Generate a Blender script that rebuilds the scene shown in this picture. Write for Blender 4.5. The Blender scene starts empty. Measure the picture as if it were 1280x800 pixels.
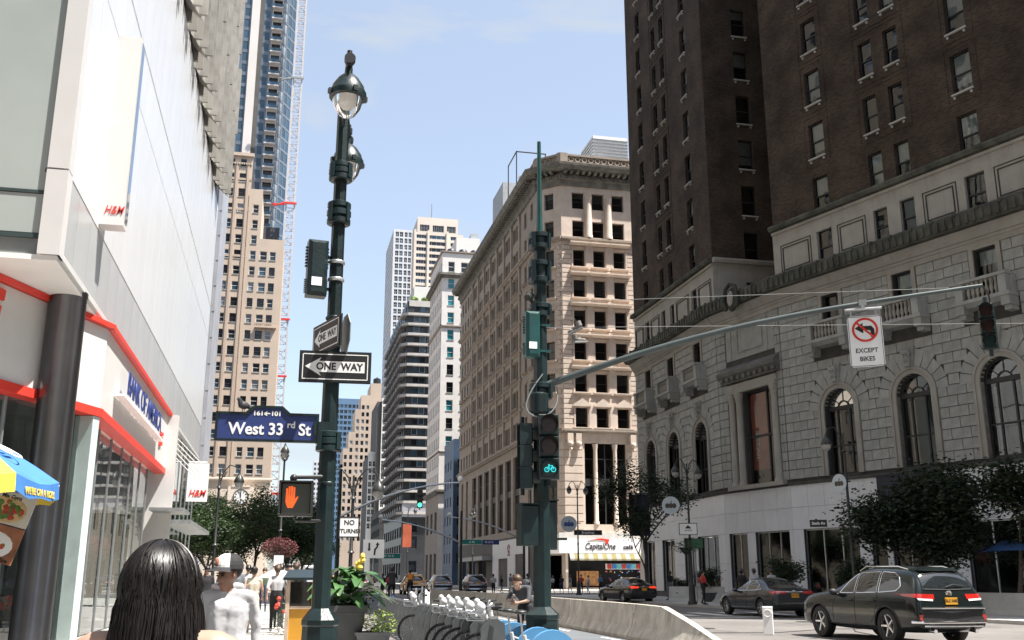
import bpy, bmesh, math, random
from mathutils import Vector, Matrix, noise
from mathutils.bvhtree import BVHTree
R = math.radians
random.seed(11)
SC = bpy.context.scene
COL = SC.collection

# ------------------------------------------------------------ camera, sky, sun, exposure
SUN_AZ, SUN_EL = 122.0, 64.0            # azimuth clockwise from the avenue's direction (+Y)
cam_d = bpy.data.cameras.new('camera'); cam = bpy.data.objects.new('camera', cam_d); COL.objects.link(cam)
cam_d.sensor_width = 36.0; cam_d.lens = 34.99; cam_d.clip_start = 0.1; cam_d.clip_end = 6000
cam.location = (0, 0, 1.45); cam.rotation_euler = (R(90 + 14.51), 0, R(-12.72))
SC.camera = cam
W = bpy.data.worlds.new('World'); SC.world = W; W.use_nodes = True
nt = W.node_tree; nt.nodes.clear()
wo = nt.nodes.new('ShaderNodeOutputWorld'); bg = nt.nodes.new('ShaderNodeBackground'); sky = nt.nodes.new('ShaderNodeTexSky')
sky.sky_type = 'NISHITA'; sky.sun_disc = False; sky.sun_elevation = R(SUN_EL); sky.sun_rotation = R(SUN_AZ)
sky.air_density = 1.0; sky.dust_density = 1.2; sky.ozone_density = 1.0; sky.altitude = 20
tc = nt.nodes.new('ShaderNodeTexCoord'); mp = nt.nodes.new('ShaderNodeMapping'); mp.inputs['Scale'].default_value = (1.2, 1.2, 5.0)
nz = nt.nodes.new('ShaderNodeTexNoise'); nz.inputs['Scale'].default_value = 2.3; nz.inputs['Detail'].default_value = 7; nz.inputs['Distortion'].default_value = .6
cr = nt.nodes.new('ShaderNodeValToRGB'); cr.color_ramp.elements[0].position = .50; cr.color_ramp.elements[1].position = .80
mul = nt.nodes.new('ShaderNodeMath'); mul.operation = 'MULTIPLY'; mul.inputs[1].default_value = .85
hz_ = nt.nodes.new('ShaderNodeMath'); hz_.operation = 'ADD'; hz_.use_clamp = True; hz_.inputs[1].default_value = .45   # thin summer haze over the whole sky
mx = nt.nodes.new('ShaderNodeMix'); mx.data_type = 'RGBA'; mx.inputs['B'].default_value = (2.42, 2.58, 2.70, 1)
L = nt.links.new
L(tc.outputs['Generated'], mp.inputs['Vector']); L(mp.outputs['Vector'], nz.inputs['Vector']); L(nz.outputs['Fac'], cr.inputs['Fac'])
L(cr.outputs['Color'], mul.inputs[0]); L(mul.outputs[0], hz_.inputs[0]); L(hz_.outputs[0], mx.inputs['Factor']); L(sky.outputs['Color'], mx.inputs['A'])
L(mx.outputs['Result'], bg.inputs['Color']); L(bg.outputs['Background'], wo.inputs['Surface'])
bg.inputs['Strength'].default_value = .122
sun_d = bpy.data.lights.new('sun', 'SUN'); sun_d.energy = 5.0; sun_d.angle = R(.53); sun_d.color = (1, .955, .89)
sun = bpy.data.objects.new('sun', sun_d); COL.objects.link(sun)
sv = Vector((math.sin(R(SUN_AZ)) * math.cos(R(SUN_EL)), math.cos(R(SUN_AZ)) * math.cos(R(SUN_EL)), math.sin(R(SUN_EL))))
sun.rotation_euler = sv.to_track_quat('Z', 'Y').to_euler(); sun.location = sv * 200
SC.view_settings.view_transform = 'Standard'; SC.view_settings.look = 'None'; SC.view_settings.gamma = 1
SC.view_settings.exposure = 1.27

# ------------------------------------------------------------ materials
MATS = {}
def pm(name, col, rough=.6, var=.10, scale=2.0, bump=0.0, metal=0.0, spec=.5, bscale=None, coat=0.0, emit=None, es=1.0, stain=0.0, alpha=None):
    """procedural principled material: colour with noise wear, optional relief, stains"""
    if name in MATS: return MATS[name]
    m = bpy.data.materials.new(name); m.use_nodes = True; t = m.node_tree; N = t.nodes; L = t.links.new
    b = N['Principled BSDF']; b.inputs['Roughness'].default_value = rough; b.inputs['Metallic'].default_value = metal
    b.inputs['Specular IOR Level'].default_value = spec; b.inputs['Coat Weight'].default_value = coat; b.inputs['Coat Roughness'].default_value = .05
    c = N.new('ShaderNodeTexCoord'); n = N.new('ShaderNodeTexNoise'); n.inputs['Scale'].default_value = scale; n.inputs['Detail'].default_value = 6
    L(c.outputs['Object'], n.inputs['Vector'])
    x = N.new('ShaderNodeMix'); x.data_type = 'RGBA'
    lo = [max(0, v * (1 - var)) for v in col]; hi = [min(1, v * (1 + var)) for v in col]
    x.inputs['A'].default_value = (*lo, 1); x.inputs['B'].default_value = (*hi, 1)
    r = N.new('ShaderNodeValToRGB'); r.color_ramp.elements[0].position = .32; r.color_ramp.elements[1].position = .68
    L(n.outputs['Fac'], r.inputs['Fac']); L(r.outputs['Color'], x.inputs['Factor'])
    out = x.outputs['Result']
    # small per-object tone shift so that copies differ
    oi = N.new('ShaderNodeObjectInfo'); mr = N.new('ShaderNodeMapRange'); mr.inputs['To Min'].default_value = 1 - var * .6; mr.inputs['To Max'].default_value = 1 + var * .6
    L(oi.outputs['Random'], mr.inputs['Value'])
    hs = N.new('ShaderNodeHueSaturation'); L(out, hs.inputs['Color']); L(mr.outputs['Result'], hs.inputs['Value']); out = hs.outputs['Color']
    if stain:
        mpn = N.new('ShaderNodeMapping'); mpn.inputs['Scale'].default_value = (1.6, 1.6, .22); L(c.outputs['Object'], mpn.inputs['Vector'])
        n2 = N.new('ShaderNodeTexNoise'); n2.inputs['Scale'].default_value = 1.7; n2.inputs['Detail'].default_value = 8; n2.inputs['Roughness'].default_value = .7
        L(mpn.outputs['Vector'], n2.inputs['Vector'])
        r2 = N.new('ShaderNodeValToRGB'); r2.color_ramp.elements[0].position = .5; r2.color_ramp.elements[1].position = .72
        L(n2.outputs['Fac'], r2.inputs['Fac'])
        mm = N.new('ShaderNodeMath'); mm.operation = 'MULTIPLY'; mm.inputs[1].default_value = stain; L(r2.outputs['Color'], mm.inputs[0])
        y = N.new('ShaderNodeMix'); y.data_type = 'RGBA'; L(mm.outputs[0], y.inputs['Factor']); L(out, y.inputs['A']); y.inputs['B'].default_value = (*[v * .35 for v in col], 1)
        out = y.outputs['Result']
    L(out, b.inputs['Base Color'])
    if bump:
        n3 = N.new('ShaderNodeTexNoise'); n3.inputs['Scale'].default_value = bscale or scale * 6; n3.inputs['Detail'].default_value = 8; L(c.outputs['Object'], n3.inputs['Vector'])
        bp = N.new('ShaderNodeBump'); bp.inputs['Strength'].default_value = bump; bp.inputs['Distance'].default_value = .02
        L(n3.outputs['Fac'], bp.inputs['Height']); L(bp.outputs['Normal'], b.inputs['Normal'])
    if emit: b.inputs['Emission Color'].default_value = (*emit, 1); b.inputs['Emission Strength'].default_value = es
    if alpha is not None: b.inputs['Alpha'].default_value = alpha
    MATS[name] = m; return m

def brickmat(name, c1, c2, mortar, bw=.22, rh=.075):
    m = bpy.data.materials.new(name); m.use_nodes = True; t = m.node_tree; N = t.nodes; L = t.links.new; b = N['Principled BSDF']
    b.inputs['Roughness'].default_value = .85; b.inputs['Specular IOR Level'].default_value = .2
    c = N.new('ShaderNodeTexCoord'); s = N.new('ShaderNodeSeparateXYZ'); L(c.outputs['Object'], s.inputs['Vector'])
    a = N.new('ShaderNodeMath'); a.operation = 'ADD'; L(s.outputs['X'], a.inputs[0]); L(s.outputs['Y'], a.inputs[1])
    k = N.new('ShaderNodeCombineXYZ'); L(a.outputs[0], k.inputs['X']); L(s.outputs['Z'], k.inputs['Y'])
    br = N.new('ShaderNodeTexBrick'); br.inputs['Scale'].default_value = 1; br.inputs['Brick Width'].default_value = bw; br.inputs['Row Height'].default_value = rh
    br.inputs['Mortar Size'].default_value = .009; br.inputs['Color1'].default_value = (*c1, 1); br.inputs['Color2'].default_value = (*c2, 1); br.inputs['Mortar'].default_value = (*mortar, 1)
    L(k.outputs['Vector'], br.inputs['Vector'])
    n = N.new('ShaderNodeTexNoise'); n.inputs['Scale'].default_value = .45; n.inputs['Detail'].default_value = 7; L(c.outputs['Object'], n.inputs['Vector'])
    hs = N.new('ShaderNodeHueSaturation'); mr = N.new('ShaderNodeMapRange'); mr.inputs['From Min'].default_value = .3; mr.inputs['From Max'].default_value = .7
    mr.inputs['To Min'].default_value = .55; mr.inputs['To Max'].default_value = 1.4; L(n.outputs['Fac'], mr.inputs['Value']); L(mr.outputs['Result'], hs.inputs['Value'])
    L(br.outputs['Color'], hs.inputs['Color']); L(hs.outputs['Color'], b.inputs['Base Color'])
    bp = N.new('ShaderNodeBump'); bp.inputs['Strength'].default_value = .5; bp.inputs['Distance'].default_value = .01; bp.invert = True
    L(br.outputs['Fac'], bp.inputs['Height']); L(bp.outputs['Normal'], b.inputs['Normal'])
    return m

def glassmat(name, tint=(.6, .66, .66), rough=.02, base=.06, ior=1.55):
    """window glass: mirror reflection by Fresnel over tinted see-through"""
    m = bpy.data.materials.new(name); m.use_nodes = True; t = m.node_tree; N = t.nodes; L = t.links.new
    for n in list(N):
        if n.type != 'OUTPUT_MATERIAL': N.remove(n)
    o = [n for n in N if n.type == 'OUTPUT_MATERIAL'][0]
    f = N.new('ShaderNodeFresnel'); f.inputs['IOR'].default_value = ior
    c = N.new('ShaderNodeTexCoord'); nz = N.new('ShaderNodeTexNoise'); nz.inputs['Scale'].default_value = .7; nz.inputs['Detail'].default_value = 1.5; L(c.outputs['Object'], nz.inputs['Vector'])
    bp = N.new('ShaderNodeBump'); bp.inputs['Strength'].default_value = .05; bp.inputs['Distance'].default_value = .1; L(nz.outputs['Fac'], bp.inputs['Height'])
    a = N.new('ShaderNodeMath'); a.operation = 'ADD'; a.use_clamp = True; a.inputs[1].default_value = base; L(f.outputs[0], a.inputs[0])
    tr = N.new('ShaderNodeBsdfTransparent'); tr.inputs['Color'].default_value = (*tint, 1)
    g = N.new('ShaderNodeBsdfGlossy'); g.inputs['Roughness'].default_value = rough; g.inputs['Color'].default_value = (.9, .93, .95, 1); L(bp.outputs['Normal'], g.inputs['Normal'])
    x = N.new('ShaderNodeMixShader'); L(a.outputs[0], x.inputs['Fac']); L(tr.outputs[0], x.inputs[1]); L(g.outputs[0], x.inputs[2]); L(x.outputs[0], o.inputs['Surface'])
    return m

# ------------------------------------------------------------ mesh helpers
class MB:
    def __init__(s): s.v = []; s.f = []; s.m = []; s.sm = []; s.M = None
    def add(s, vs, fs, m=0, smooth=False):
        o = len(s.v)
        if s.M is not None: vs = [s.M @ Vector(p) for p in vs]
        s.v += [tuple(p) for p in vs]
        for f in fs: s.f.append([i + o for i in f]); s.m.append(m); s.sm.append(smooth)
    def quad(s, a, b, c, d, m=0): s.add([a, b, c, d], [(0, 1, 2, 3)], m)
    def box(s, x0, x1, y0, y1, z0, z1, m=0):
        v = [(x0, y0, z0), (x1, y0, z0), (x1, y1, z0), (x0, y1, z0), (x0, y0, z1), (x1, y0, z1), (x1, y1, z1), (x0, y1, z1)]
        s.add(v, [(0, 3, 2, 1), (4, 5, 6, 7), (0, 1, 5, 4), (1, 2, 6, 5), (2, 3, 7, 6), (3, 0, 4, 7)], m)
    def cbox(s, x0, x1, y0, y1, z0, z1, c, m=0):
        """box with chamfered front (-y) edges: one block of masonry"""
        v = [(x0, y1, z0), (x1, y1, z0), (x1, y1, z1), (x0, y1, z1), (x0, y0 + c, z0), (x1, y0 + c, z0), (x1, y0 + c, z1), (x0, y0 + c, z1),
             (x0 + c, y0, z0 + c), (x1 - c, y0, z0 + c), (x1 - c, y0, z1 - c), (x0 + c, y0, z1 - c)]
        s.add(v, [(8, 9, 10, 11), (4, 5, 9, 8), (5, 6, 10, 9), (6, 7, 11, 10), (7, 4, 8, 11), (0, 1, 5, 4), (1, 2, 6, 5), (2, 3, 7, 6), (3, 0, 4, 7)], m)
    def tube(s, pts, rad, n=8, m=0, cap=True, smooth=True):
        pts = [Vector(p) for p in pts]
        if not hasattr(rad, '__len__'): rad = [rad] * len(pts)
        vs = []; fs = []; up = None
        for i, p in enumerate(pts):
            d = (pts[min(i + 1, len(pts) - 1)] - pts[max(i - 1, 0)])
            if d.length < 1e-9: d = Vector((0, 0, 1))
            d.normalize()
            if up is None: up = d.orthogonal().normalized()
            up = (up - d * up.dot(d))
            up = up.normalized() if up.length > 1e-6 else d.orthogonal().normalized()
            w = d.cross(up)
            for k in range(n):
                a = 2 * math.pi * k / n; vs.append(p + (up * math.cos(a) + w * math.sin(a)) * rad[i])
        for i in range(len(pts) - 1):
            for k in range(n):
                a = i * n + k; b = i * n + (k + 1) % n; fs.append((a, b, b + n, a + n))
        s.add(vs, fs, m, smooth)
        if cap: s.add(vs[:n], [tuple(range(n))[::-1]], m); s.add(vs[-n:], [tuple(range(n))], m)
    def lathe(s, prof, n=16, c=(0, 0, 0), m=0, smooth=True, sx=1, sy=1, cap=True):
        vs = []; fs = []
        for r, z in prof:
            for k in range(n):
                a = 2 * math.pi * k / n; vs.append((c[0] + r * math.cos(a) * sx, c[1] + r * math.sin(a) * sy, c[2] + z))
        for i in range(len(prof) - 1):
            for k in range(n):
                a = i * n + k; b = i * n + (k + 1) % n; fs.append((a, b, b + n, a + n))
        s.add(vs, fs, m, smooth)
        if not cap: return
        if prof[0][0] > 1e-4: s.add(vs[:n], [tuple(range(n))[::-1]], m)
        if prof[-1][0] > 1e-4: s.add(vs[-n:], [tuple(range(n))], m)
    def prism(s, poly, y0, y1, m=0):
        """polygon in (x,z), counter-clockwise seen from -y, extruded y0..y1"""
        n = len(poly); vs = [(x, y0, z) for x, z in poly] + [(x, y1, z) for x, z in poly]
        s.add(vs, [tuple(range(n)), tuple(range(n, 2 * n))[::-1]] + [(i, i + n, (i + 1) % n + n, (i + 1) % n) for i in range(n)], m)
    def sweep(s, prof, x0, x1, m=0):
        """profile in (y,z) swept along x (mouldings)"""
        n = len(prof); vs = [(x0, y, z) for y, z in prof] + [(x1, y, z) for y, z in prof]
        s.add(vs, [tuple(range(n)), tuple(range(n, 2 * n))[::-1]] + [(i, (i + 1) % n, (i + 1) % n + n, i + n) for i in range(n)], m)
    def ball(s, c, r, n=10, m=0, sc=(1, 1, 1)):
        pr = [(math.sin(math.pi * i / n) * r, -math.cos(math.pi * i / n) * r) for i in range(n + 1)]
        vs = []; fs = []; k2 = n * 2
        for rr, z in pr:
            for k in range(k2):
                a = 2 * math.pi * k / k2; vs.append((c[0] + rr * math.cos(a) * sc[0], c[1] + rr * math.sin(a) * sc[1], c[2] + z * sc[2]))
        for i in range(n):
            for k in range(k2): fs.append((i * k2 + k, i * k2 + (k + 1) % k2, (i + 1) * k2 + (k + 1) % k2, (i + 1) * k2 + k))
        s.add(vs, fs, m, True)
    def mesh(s, name, mats):
        me = bpy.data.meshes.new(name); me.from_pydata(s.v, [], s.f)
        for m in (mats if isinstance(mats, (list, tuple)) else [mats]): me.materials.append(m)
        me.polygons.foreach_set('material_index', s.m); me.polygons.foreach_set('use_smooth', s.sm)
        if any(s.sm): me.set_sharp_from_angle(angle=R(40))
        me.validate(); me.update(); return me
    def build(s, name, mats, parent=None, loc=(0, 0, 0), rz=0, **kw): return obj(name, s.mesh(name, mats), parent, loc, rz, **kw)

def obj(name, me, parent=None, loc=(0, 0, 0), rz=0, label=None, cat=None, group=None, kind=None, scale=None):
    o = bpy.data.objects.new(name, me); COL.objects.link(o); o.parent = parent; o.location = loc; o.rotation_euler = (0, 0, rz)
    if scale: o.scale = scale
    tag(o, label, cat, group, kind); return o
def tag(o, label=None, cat=None, group=None, kind=None):
    if label: o['label'] = label
    if cat: o['category'] = cat
    if group: o['group'] = group
    if kind: o['kind'] = kind
    return o
def thing(name, label, cat, loc=(0, 0, 0), rz=0, group=None): return obj(name, None, None, loc, rz, label, cat, group)
KIDS = {}
def kids(o): return [c for c in bpy.data.objects if c.parent == o]
def copy_tree(o, parent=None, loc=None, rz=None, label=None):
    c = o.copy(); COL.objects.link(c); c.parent = parent
    if loc is not None: c.location = loc
    if rz is not None: c.rotation_euler = (0, 0, rz)
    if label: c['label'] = label
    for k in kids(o): copy_tree(k, c)
    return c
def text_mesh(txt, size, mat, ext=.004, bold=0.0, sx=1.0, shear=0.0):
    """flat lettering in the local x-z plane, facing -y, centred"""
    cu = bpy.data.curves.new('lettering', 'FONT'); cu.body = txt; cu.size = size; cu.extrude = ext; cu.offset = bold; cu.align_x = 'CENTER'; cu.align_y = 'CENTER'; cu.resolution_u = 4; cu.shear = shear
    t = bpy.data.objects.new('lettering', cu); me = bpy.data.meshes.new_from_object(t)
    bpy.data.objects.remove(t); me.materials.clear(); me.materials.append(mat)
    me.transform(Matrix.Rotation(R(90), 4, 'X') @ Matrix.Scale(sx, 4, (1, 0, 0))); return me

def wall(mb, x0, x1, z0, z1, ops, depth=.25, m=0, y=0.0):
    """front of a wall at y with openings (x0,x1,z0,z1) cut through and reveals going in"""
    zs = sorted({z0, z1, *[o[2] for o in ops], *[o[3] for o in ops]}); zs = [z for z in zs if z0 <= z <= z1]
    for a, b in zip(zs, zs[1:]):
        mid = (a + b) / 2; cuts = sorted((max(x0, o[0]), min(x1, o[1])) for o in ops if o[2] < mid < o[3])
        x = x0
        for c, d in cuts:
            if c > x + 1e-6: mb.quad((x, y, a), (c, y, a), (c, y, b), (x, y, b), m)
            x = max(x, d)
        if x < x1 - 1e-6: mb.quad((x, y, a), (x1, y, a), (x1, y, b), (x, y, b), m)
    for a, b, c, d in ops:
        e = y + depth
        mb.quad((a, y, c), (a, y, d), (a, e, d), (a, e, c), m); mb.quad((b, y, d), (b, y, c), (b, e, c), (b, e, d), m)
        mb.quad((a, y, d), (b, y, d), (b, e, d), (a, e, d), m); mb.quad((b, y, c), (a, y, c), (a, e, c), (b, e, c), m)

def sash_mesh(name, w, h, mats, fr=.07, mid=.5, d=0.0, blind=0.0, vm=0):
    """double-hung window filling an opening: frame, meeting rail, two panes at their own depths, dark room and blind behind; mats = frame, glass, room, blind"""
    b = MB()
    b.box(0, fr, d, d + .1, 0, h); b.box(w - fr, w, d, d + .1, 0, h); b.box(fr, w - fr, d, d + .1, h - fr, h); b.box(fr, w - fr, d, d + .1, 0, fr)
    zm = h * mid; b.box(fr, w - fr, d - .01, d + .08, zm - fr * .6, zm + fr * .6)
    for i in range(vm):
        xx = w * (i + 1) / (vm + 1); b.box(xx - fr * .4, xx + fr * .4, d + .005, d + .07, fr, h - fr)
    b.quad((fr, d + .06, fr), (w - fr, d + .06, fr), (w - fr, d + .06, zm), (fr, d + .06, zm), 1)
    b.quad((fr, d + .03, zm), (w - fr, d + .03, zm), (w - fr, d + .03, h - fr), (fr, d + .03, h - fr), 1)
    b.quad((0, d + .55, 0), (w, d + .55, 0), (w, d + .55, h), (0, d + .55, h), 2)
    if blind: b.quad((fr, d + .13, h * (1 - blind)), (w - fr, d + .13, h * (1 - blind)), (w - fr, d + .13, h), (fr, d + .13, h), 3)
    return b.mesh(name, mats)

# shared materials
GL = glassmat('window_glass'); GLD = glassmat('dark_window_glass', (.35, .38, .38), .03, .02)
ROOM = pm('dark_room', (.018, .018, .02), .9); BLIND = pm('window_blind', (.55, .55, .52), .8)
BLACKM = pm('black_metal', (.018, .02, .02), .42, .2, 6); GREENM = pm('dark_green_paint', (.006, .017, .018), .38, .35, 5, .2, spec=.5)
GREENL = pm('signal_green_paint', (.006, .055, .052), .4, .18, 4); STEEL = pm('galvanised_steel', (.55, .57, .58), .38, .15, 9, metal=.85)
WHITEP = pm('white_paint', (.80, .80, .79), .45, .05); REDP = pm('red_paint', (.62, .035, .02), .4, .08); GREYM = pm('grey_metal', (.28, .29, .29), .45, .15, 5, metal=.4)
CONC = pm('cast_concrete', (.48, .44, .375), .85, .2, 2.5, .5, stain=.75, bscale=30)
# ------------------------------------------------------------ ground
asphalt = pm('asphalt', (.185, .172, .162), .88, .28, .22, .4, bscale=60, stain=.5)
lane_blue = pm('bike_lane_asphalt', (.115, .125, .135), .88, .15, .5, .3, bscale=60)
walk = pm('sidewalk_slab', (.40, .385, .36), .85, .14, 1.3, .25, bscale=40, stain=.25)
walkbase = pm('sidewalk_joint', (.16, .155, .145), .9); kerbm = pm('kerb_granite', (.33, .33, .32), .8, .12, 6)
b = MB(); b.quad((-2500, -1500, 0), (2500, -1500, 0), (2500, 4000, 0), (-2500, 4000, 0)); b.build('road', asphalt, kind='structure')
b = MB(); b.quad((3.7, 8, .004), (8.2, 8, .004), (8.2, 110, .004), (3.7, 110, .004)); b.build('bike_lane', lane_blue, kind='structure')
def slabbed(name, x0, x1, y0, y1, sx, sy, ys0, ys1, rz=0, loc=(0, 0, 0)):
    """pavement: base with kerb, and slabs laid one by one in the stretch that shows"""
    b = MB(); b.box(x0, x1, y0, y1, -.05, .10, 0)
    b.box(x1, x1 + .18, y0, y1, -.05, .125, 1); root = b.build(name, [walkbase, kerbm], None, loc, rz, kind='structure')
    u = MB(); u.box(0, 1, 0, 1, 0, .025); me = u.mesh('paving_slab', walk)
    nx = max(1, round((x1 - x0) / sx)); ny = max(1, round((ys1 - ys0) / sy)); dx = (x1 - x0) / nx; dy = (ys1 - ys0) / ny
    for i in range(nx):
        for j in range(ny): obj('paving_slab', me, root, (x0 + i * dx + .006, ys0 + j * dy + .006, .1), 0, scale=(dx - .012, dy - .012, 1))
    if ys0 > y0: w = MB(); w.box(x0, x1, y0, ys0 - .01, .1, .123); w.build('plain_paving', walk, root)
    if ys1 < y1: w = MB(); w.box(x0, x1, ys1 + .01, y1, .1, .123); w.build('plain_paving', walk, root)
    return root
slabbed('sidewalk', -4.6, 2.0, 12.3, 75, 1.5, 1.5, 24, 56)
b = MB(); b.box(-60, -4.62, 12.3, 75, -.05, .12); b.build('sidewalk_side_street', walk, kind='structure')
b = MB(); b.box(-60, 2.0, -20, 2.2, -.05, .12); b.build('sidewalk_corner', walk, kind='structure')
b = MB(); b.box(3.2, 5.4, 13.5, 19, -.05, .11); b.build('traffic_island', kerbm, kind='structure')
# plaza with trees where the diagonal street joins
b = MB(); b.box(-9, 2.0, 80, 165, -.05, .12); b.build('plaza', walk, kind='structure')
# hotel-side pavement, along the diagonal street and along the avenue
b = MB()
b.add([(20.2, 80, .12), (20.2, 60, .12), (20.4, 51.5, .12), (24.6, 14, .12), (70, 14, .12), (70, 80, .12)], [(0, 1, 2, 3, 4, 5)])
for p, q in (((20.2, 80), (20.2, 60)), ((20.2, 60), (20.4, 51.5)), ((20.4, 51.5), (24.6, 14))):
    b.add([(p[0], p[1], .12), (q[0], q[1], .12), (q[0], q[1], 0), (p[0], p[1], 0)], [(0, 1, 2, 3)])
b.build('hotel_sidewalk', walk, kind='structure')
b = MB(); b.box(24.8, 90, 104, 186, -.05, .12); b.box(24.6, 24.8, 104, 186, -.05, .13, 1); b.build('block_sidewalk', [walk, kerbm], kind='structure')
b = MB(); b.box(24.8, 90, 192, 420, -.05, .12); b.build('far_sidewalk', walk, kind='structure')
# painted markings
b = MB()
for i in range(9): b.box(8.9 + i * 1.35, 9.45 + i * 1.35, 38, 41.5, .0, .006)
for y in range(30, 110, 9): b.box(12.4, 12.52, y, y + 3, 0, .006)
for y in range(14, 110, 7): b.box(7.9, 8.0, y, y + 4, .004, .009)
b.box(8.9, 22, 36.2, 36.6, 0, .006)
b.build('road_markings', pm('road_paint', (.62, .61, .58), .8, .25, 3), kind='structure')

b = MB()
for x, y, w, l in ((11.0, 26.5, 1.4, 5.0), (16.2, 30.5, 1.8, 1.6), (9.6, 33.5, 1.2, 4), (19.0, 27.2, 2.2, 1.3), (12.6, 44, 1.6, 6)): b.box(x, x + w, y, y + l, .0, .004)
b.build('asphalt_patches', pm('patched_asphalt', (.11, .105, .10), .9, .25, 2, .4, bscale=70), kind='structure')
b = MB()
for pts in ([(9.4, 25), (11, 26.2), (13.2, 25.9), (15.5, 27.4), (18.4, 27.1)], [(12, 31), (12.4, 33.6), (12.1, 36)], [(15, 24), (15.6, 26), (17.2, 28.8)]): b.tube([(x, y, .003) for x, y in pts], .018, 4)
b.build('tar_seams', pm('tar', (.02, .02, .02), .6), kind='structure')
for i, (x, y) in enumerate(((12.2, 28.6), (17.4, 32.0))):
    b = MB(); b.lathe([(.36, 0), (.36, .008), (.32, .012), (0, .012)], 20); b.build('manhole_cover', pm('cast_iron', (.05, .048, .045), .6, .3, 9, metal=.4), None, (x, y, .002), label=('round iron manhole cover in the sunlit road', 'round iron manhole cover near the grey sedan')[i], cat='manhole')
# ------------------------------------------------------------ facade frames
class Fr:
    """a facade's own axes: x to the right as seen from outside, y into the wall, z up"""
    def __init__(s, root, p, q):
        s.root = root; s.p = Vector((p[0], p[1])); d = Vector((q[0] - p[0], q[1] - p[1])); s.L = d.length; s.th = math.atan2(d.y, d.x); s.d = d.normalized(); s.n = Vector((-s.d.y, s.d.x))
    def pos(s, x, y=0, z=0):
        w = s.p + s.d * x + s.n * y; r = s.root.location if s.root else Vector((0, 0, 0)); return (w.x - r.x, w.y - r.y, z)
    def put(s, name, me, x=0, y=0, z=0, scale=None, parent=None, **kw):
        if parent is not None: return obj(name, me, parent, (x, y, z), 0, scale=scale, **kw)      # sub-part, in the part's axes
        return obj(name, me, s.root, s.pos(x, y, z), s.th, scale=scale, **kw)
def unit_block(mat):
    b = MB(); b.cbox(0, 1, 0, 1, 0, 1, .045); return b.mesh('stone_block', mat)
def courses(x0, x1, z0, z1, rh, bl, forbid, gap=.036):
    """running-bond stones of a wall: list of (x0,x1,z0,z1); forbid(z) gives intervals without stones"""
    out = []; n = max(1, round((z1 - z0) / rh)); h = (z1 - z0) / n
    for r in range(n):
        za = z0 + r * h; fb = sorted(forbid(za, za + h)); free = []; x = x0
        for a, b in fb:
            if a > x: free.append((x, min(a, x1)))
            x = max(x, b)
        if x < x1: free.append((x, x1))
        for a, b in free:
            js = [a]; k = math.floor((a - x0) / bl) - 1
            while True:
                k += 1; j = x0 + k * bl + (bl / 2 if r % 2 else 0)
                if j >= b - bl * .3: break
                if j > a + bl * .3: js.append(j)
            js.append(b)
            for p, q in zip(js, js[1:]):
                if q - p > .1: out.append((p + gap / 2, q - gap / 2, za + gap / 2, za + h - gap / 2))
    return out
def arch_fill(mb, xc, r, zs, zt, depth, m=0, n=14):
    """wall above a round-headed opening inside the rectangle xc-r..xc+r, zs..zt, with the soffit"""
    P = [(xc - r * math.cos(math.pi * i / n), zs + r * math.sin(math.pi * i / n)) for i in range(n + 1)]
    for (a, b), (c, d) in zip(P, P[1:]):
        mb.quad((a, 0, b), (c, 0, d), (c, 0, zt), (a, 0, zt), m); mb.quad((a, 0, b), (a, depth, b), (c, depth, d), (c, 0, d), m)
def arch_ring(mb, xc, zs, z0, r0, r1, y0, y1, m=0, n=18):
    """moulding round an arch and down its jambs"""
    P = [(xc - r1, z0), (xc - r1, zs)] + [(xc - r1 * math.cos(math.pi * i / n), zs + r1 * math.sin(math.pi * i / n)) for i in range(1, n)] + [(xc + r1, zs), (xc + r1, z0)]
    Q = [(xc - r0, z0), (xc - r0, zs)] + [(xc - r0 * math.cos(math.pi * i / n), zs + r0 * math.sin(math.pi * i / n)) for i in range(1, n)] + [(xc + r0, zs), (xc + r0, z0)]
    for (a, b), (c, d), (e, f), (g, h) in zip(P, P[1:], Q, Q[1:]):
        mb.quad((a, y0, b), (e, y0, f), (g, y0, h), (c, y0, d), m); mb.quad((a, y1, b), (a, y0, b), (c, y0, d), (c, y1, d), m); mb.quad((e, y0, f), (e, y1, f), (g, y1, h), (g, y0, h), m)

# ------------------------------------------------------------ hotel on the diagonal street
lime = pm('limestone', (.305, .310, .290), .85, .13, 1.6, .3, bscale=22, stain=.35); limej = pm('limestone_joint', (.05, .049, .045), .95, .2)
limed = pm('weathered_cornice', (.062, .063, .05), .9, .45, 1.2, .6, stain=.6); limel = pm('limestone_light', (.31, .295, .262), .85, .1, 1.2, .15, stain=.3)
brick = brickmat('brown_brick', (.070, .046, .031), (.030, .022, .017), (.075, .062, .05)); marble = pm('white_marble', (.64, .655, .68), .3, .06, .8, .05, stain=.15)
wframe = pm('dark_window_frame', (.022, .022, .024), .5); sillm = pm('pale_sill', (.36, .355, .33), .8, .12, 3)
K1, K2, KE, KF = (27.4, 59.77), (28.63, 53.33), (39.85, 19.8), (27.4, 75.5)
hotel = thing('hotel_building', 'dark brown brick tower on pale rusticated stone base with arched windows and balconies', 'building', (27.4, 59.77, 0))
F6 = Fr(hotel, KF, K1); FB = Fr(hotel, K1, K2); FW = Fr(hotel, K2, KE); FP = Fr(hotel, K1, (36.5, 59.77)); FS = Fr(hotel, KE, (80, 19.8)); FH = Fr(hotel, (33.4, 60.5), K2)
SB = unit_block(lime); nblk = [0]; rest = {}
def lay(fr, rects, proud=.07, indiv=True):
    for a, b, c, d in rects:
        if indiv and nblk[0] < 296: nblk[0] += 1; fr.put('stone_block', SB, a, -proud, c, (b - a, proud, d - c))
        else: rest.setdefault(id(fr), (fr, MB()))[1].cbox(a, b, -proud, 0, c, d, .02)
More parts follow.
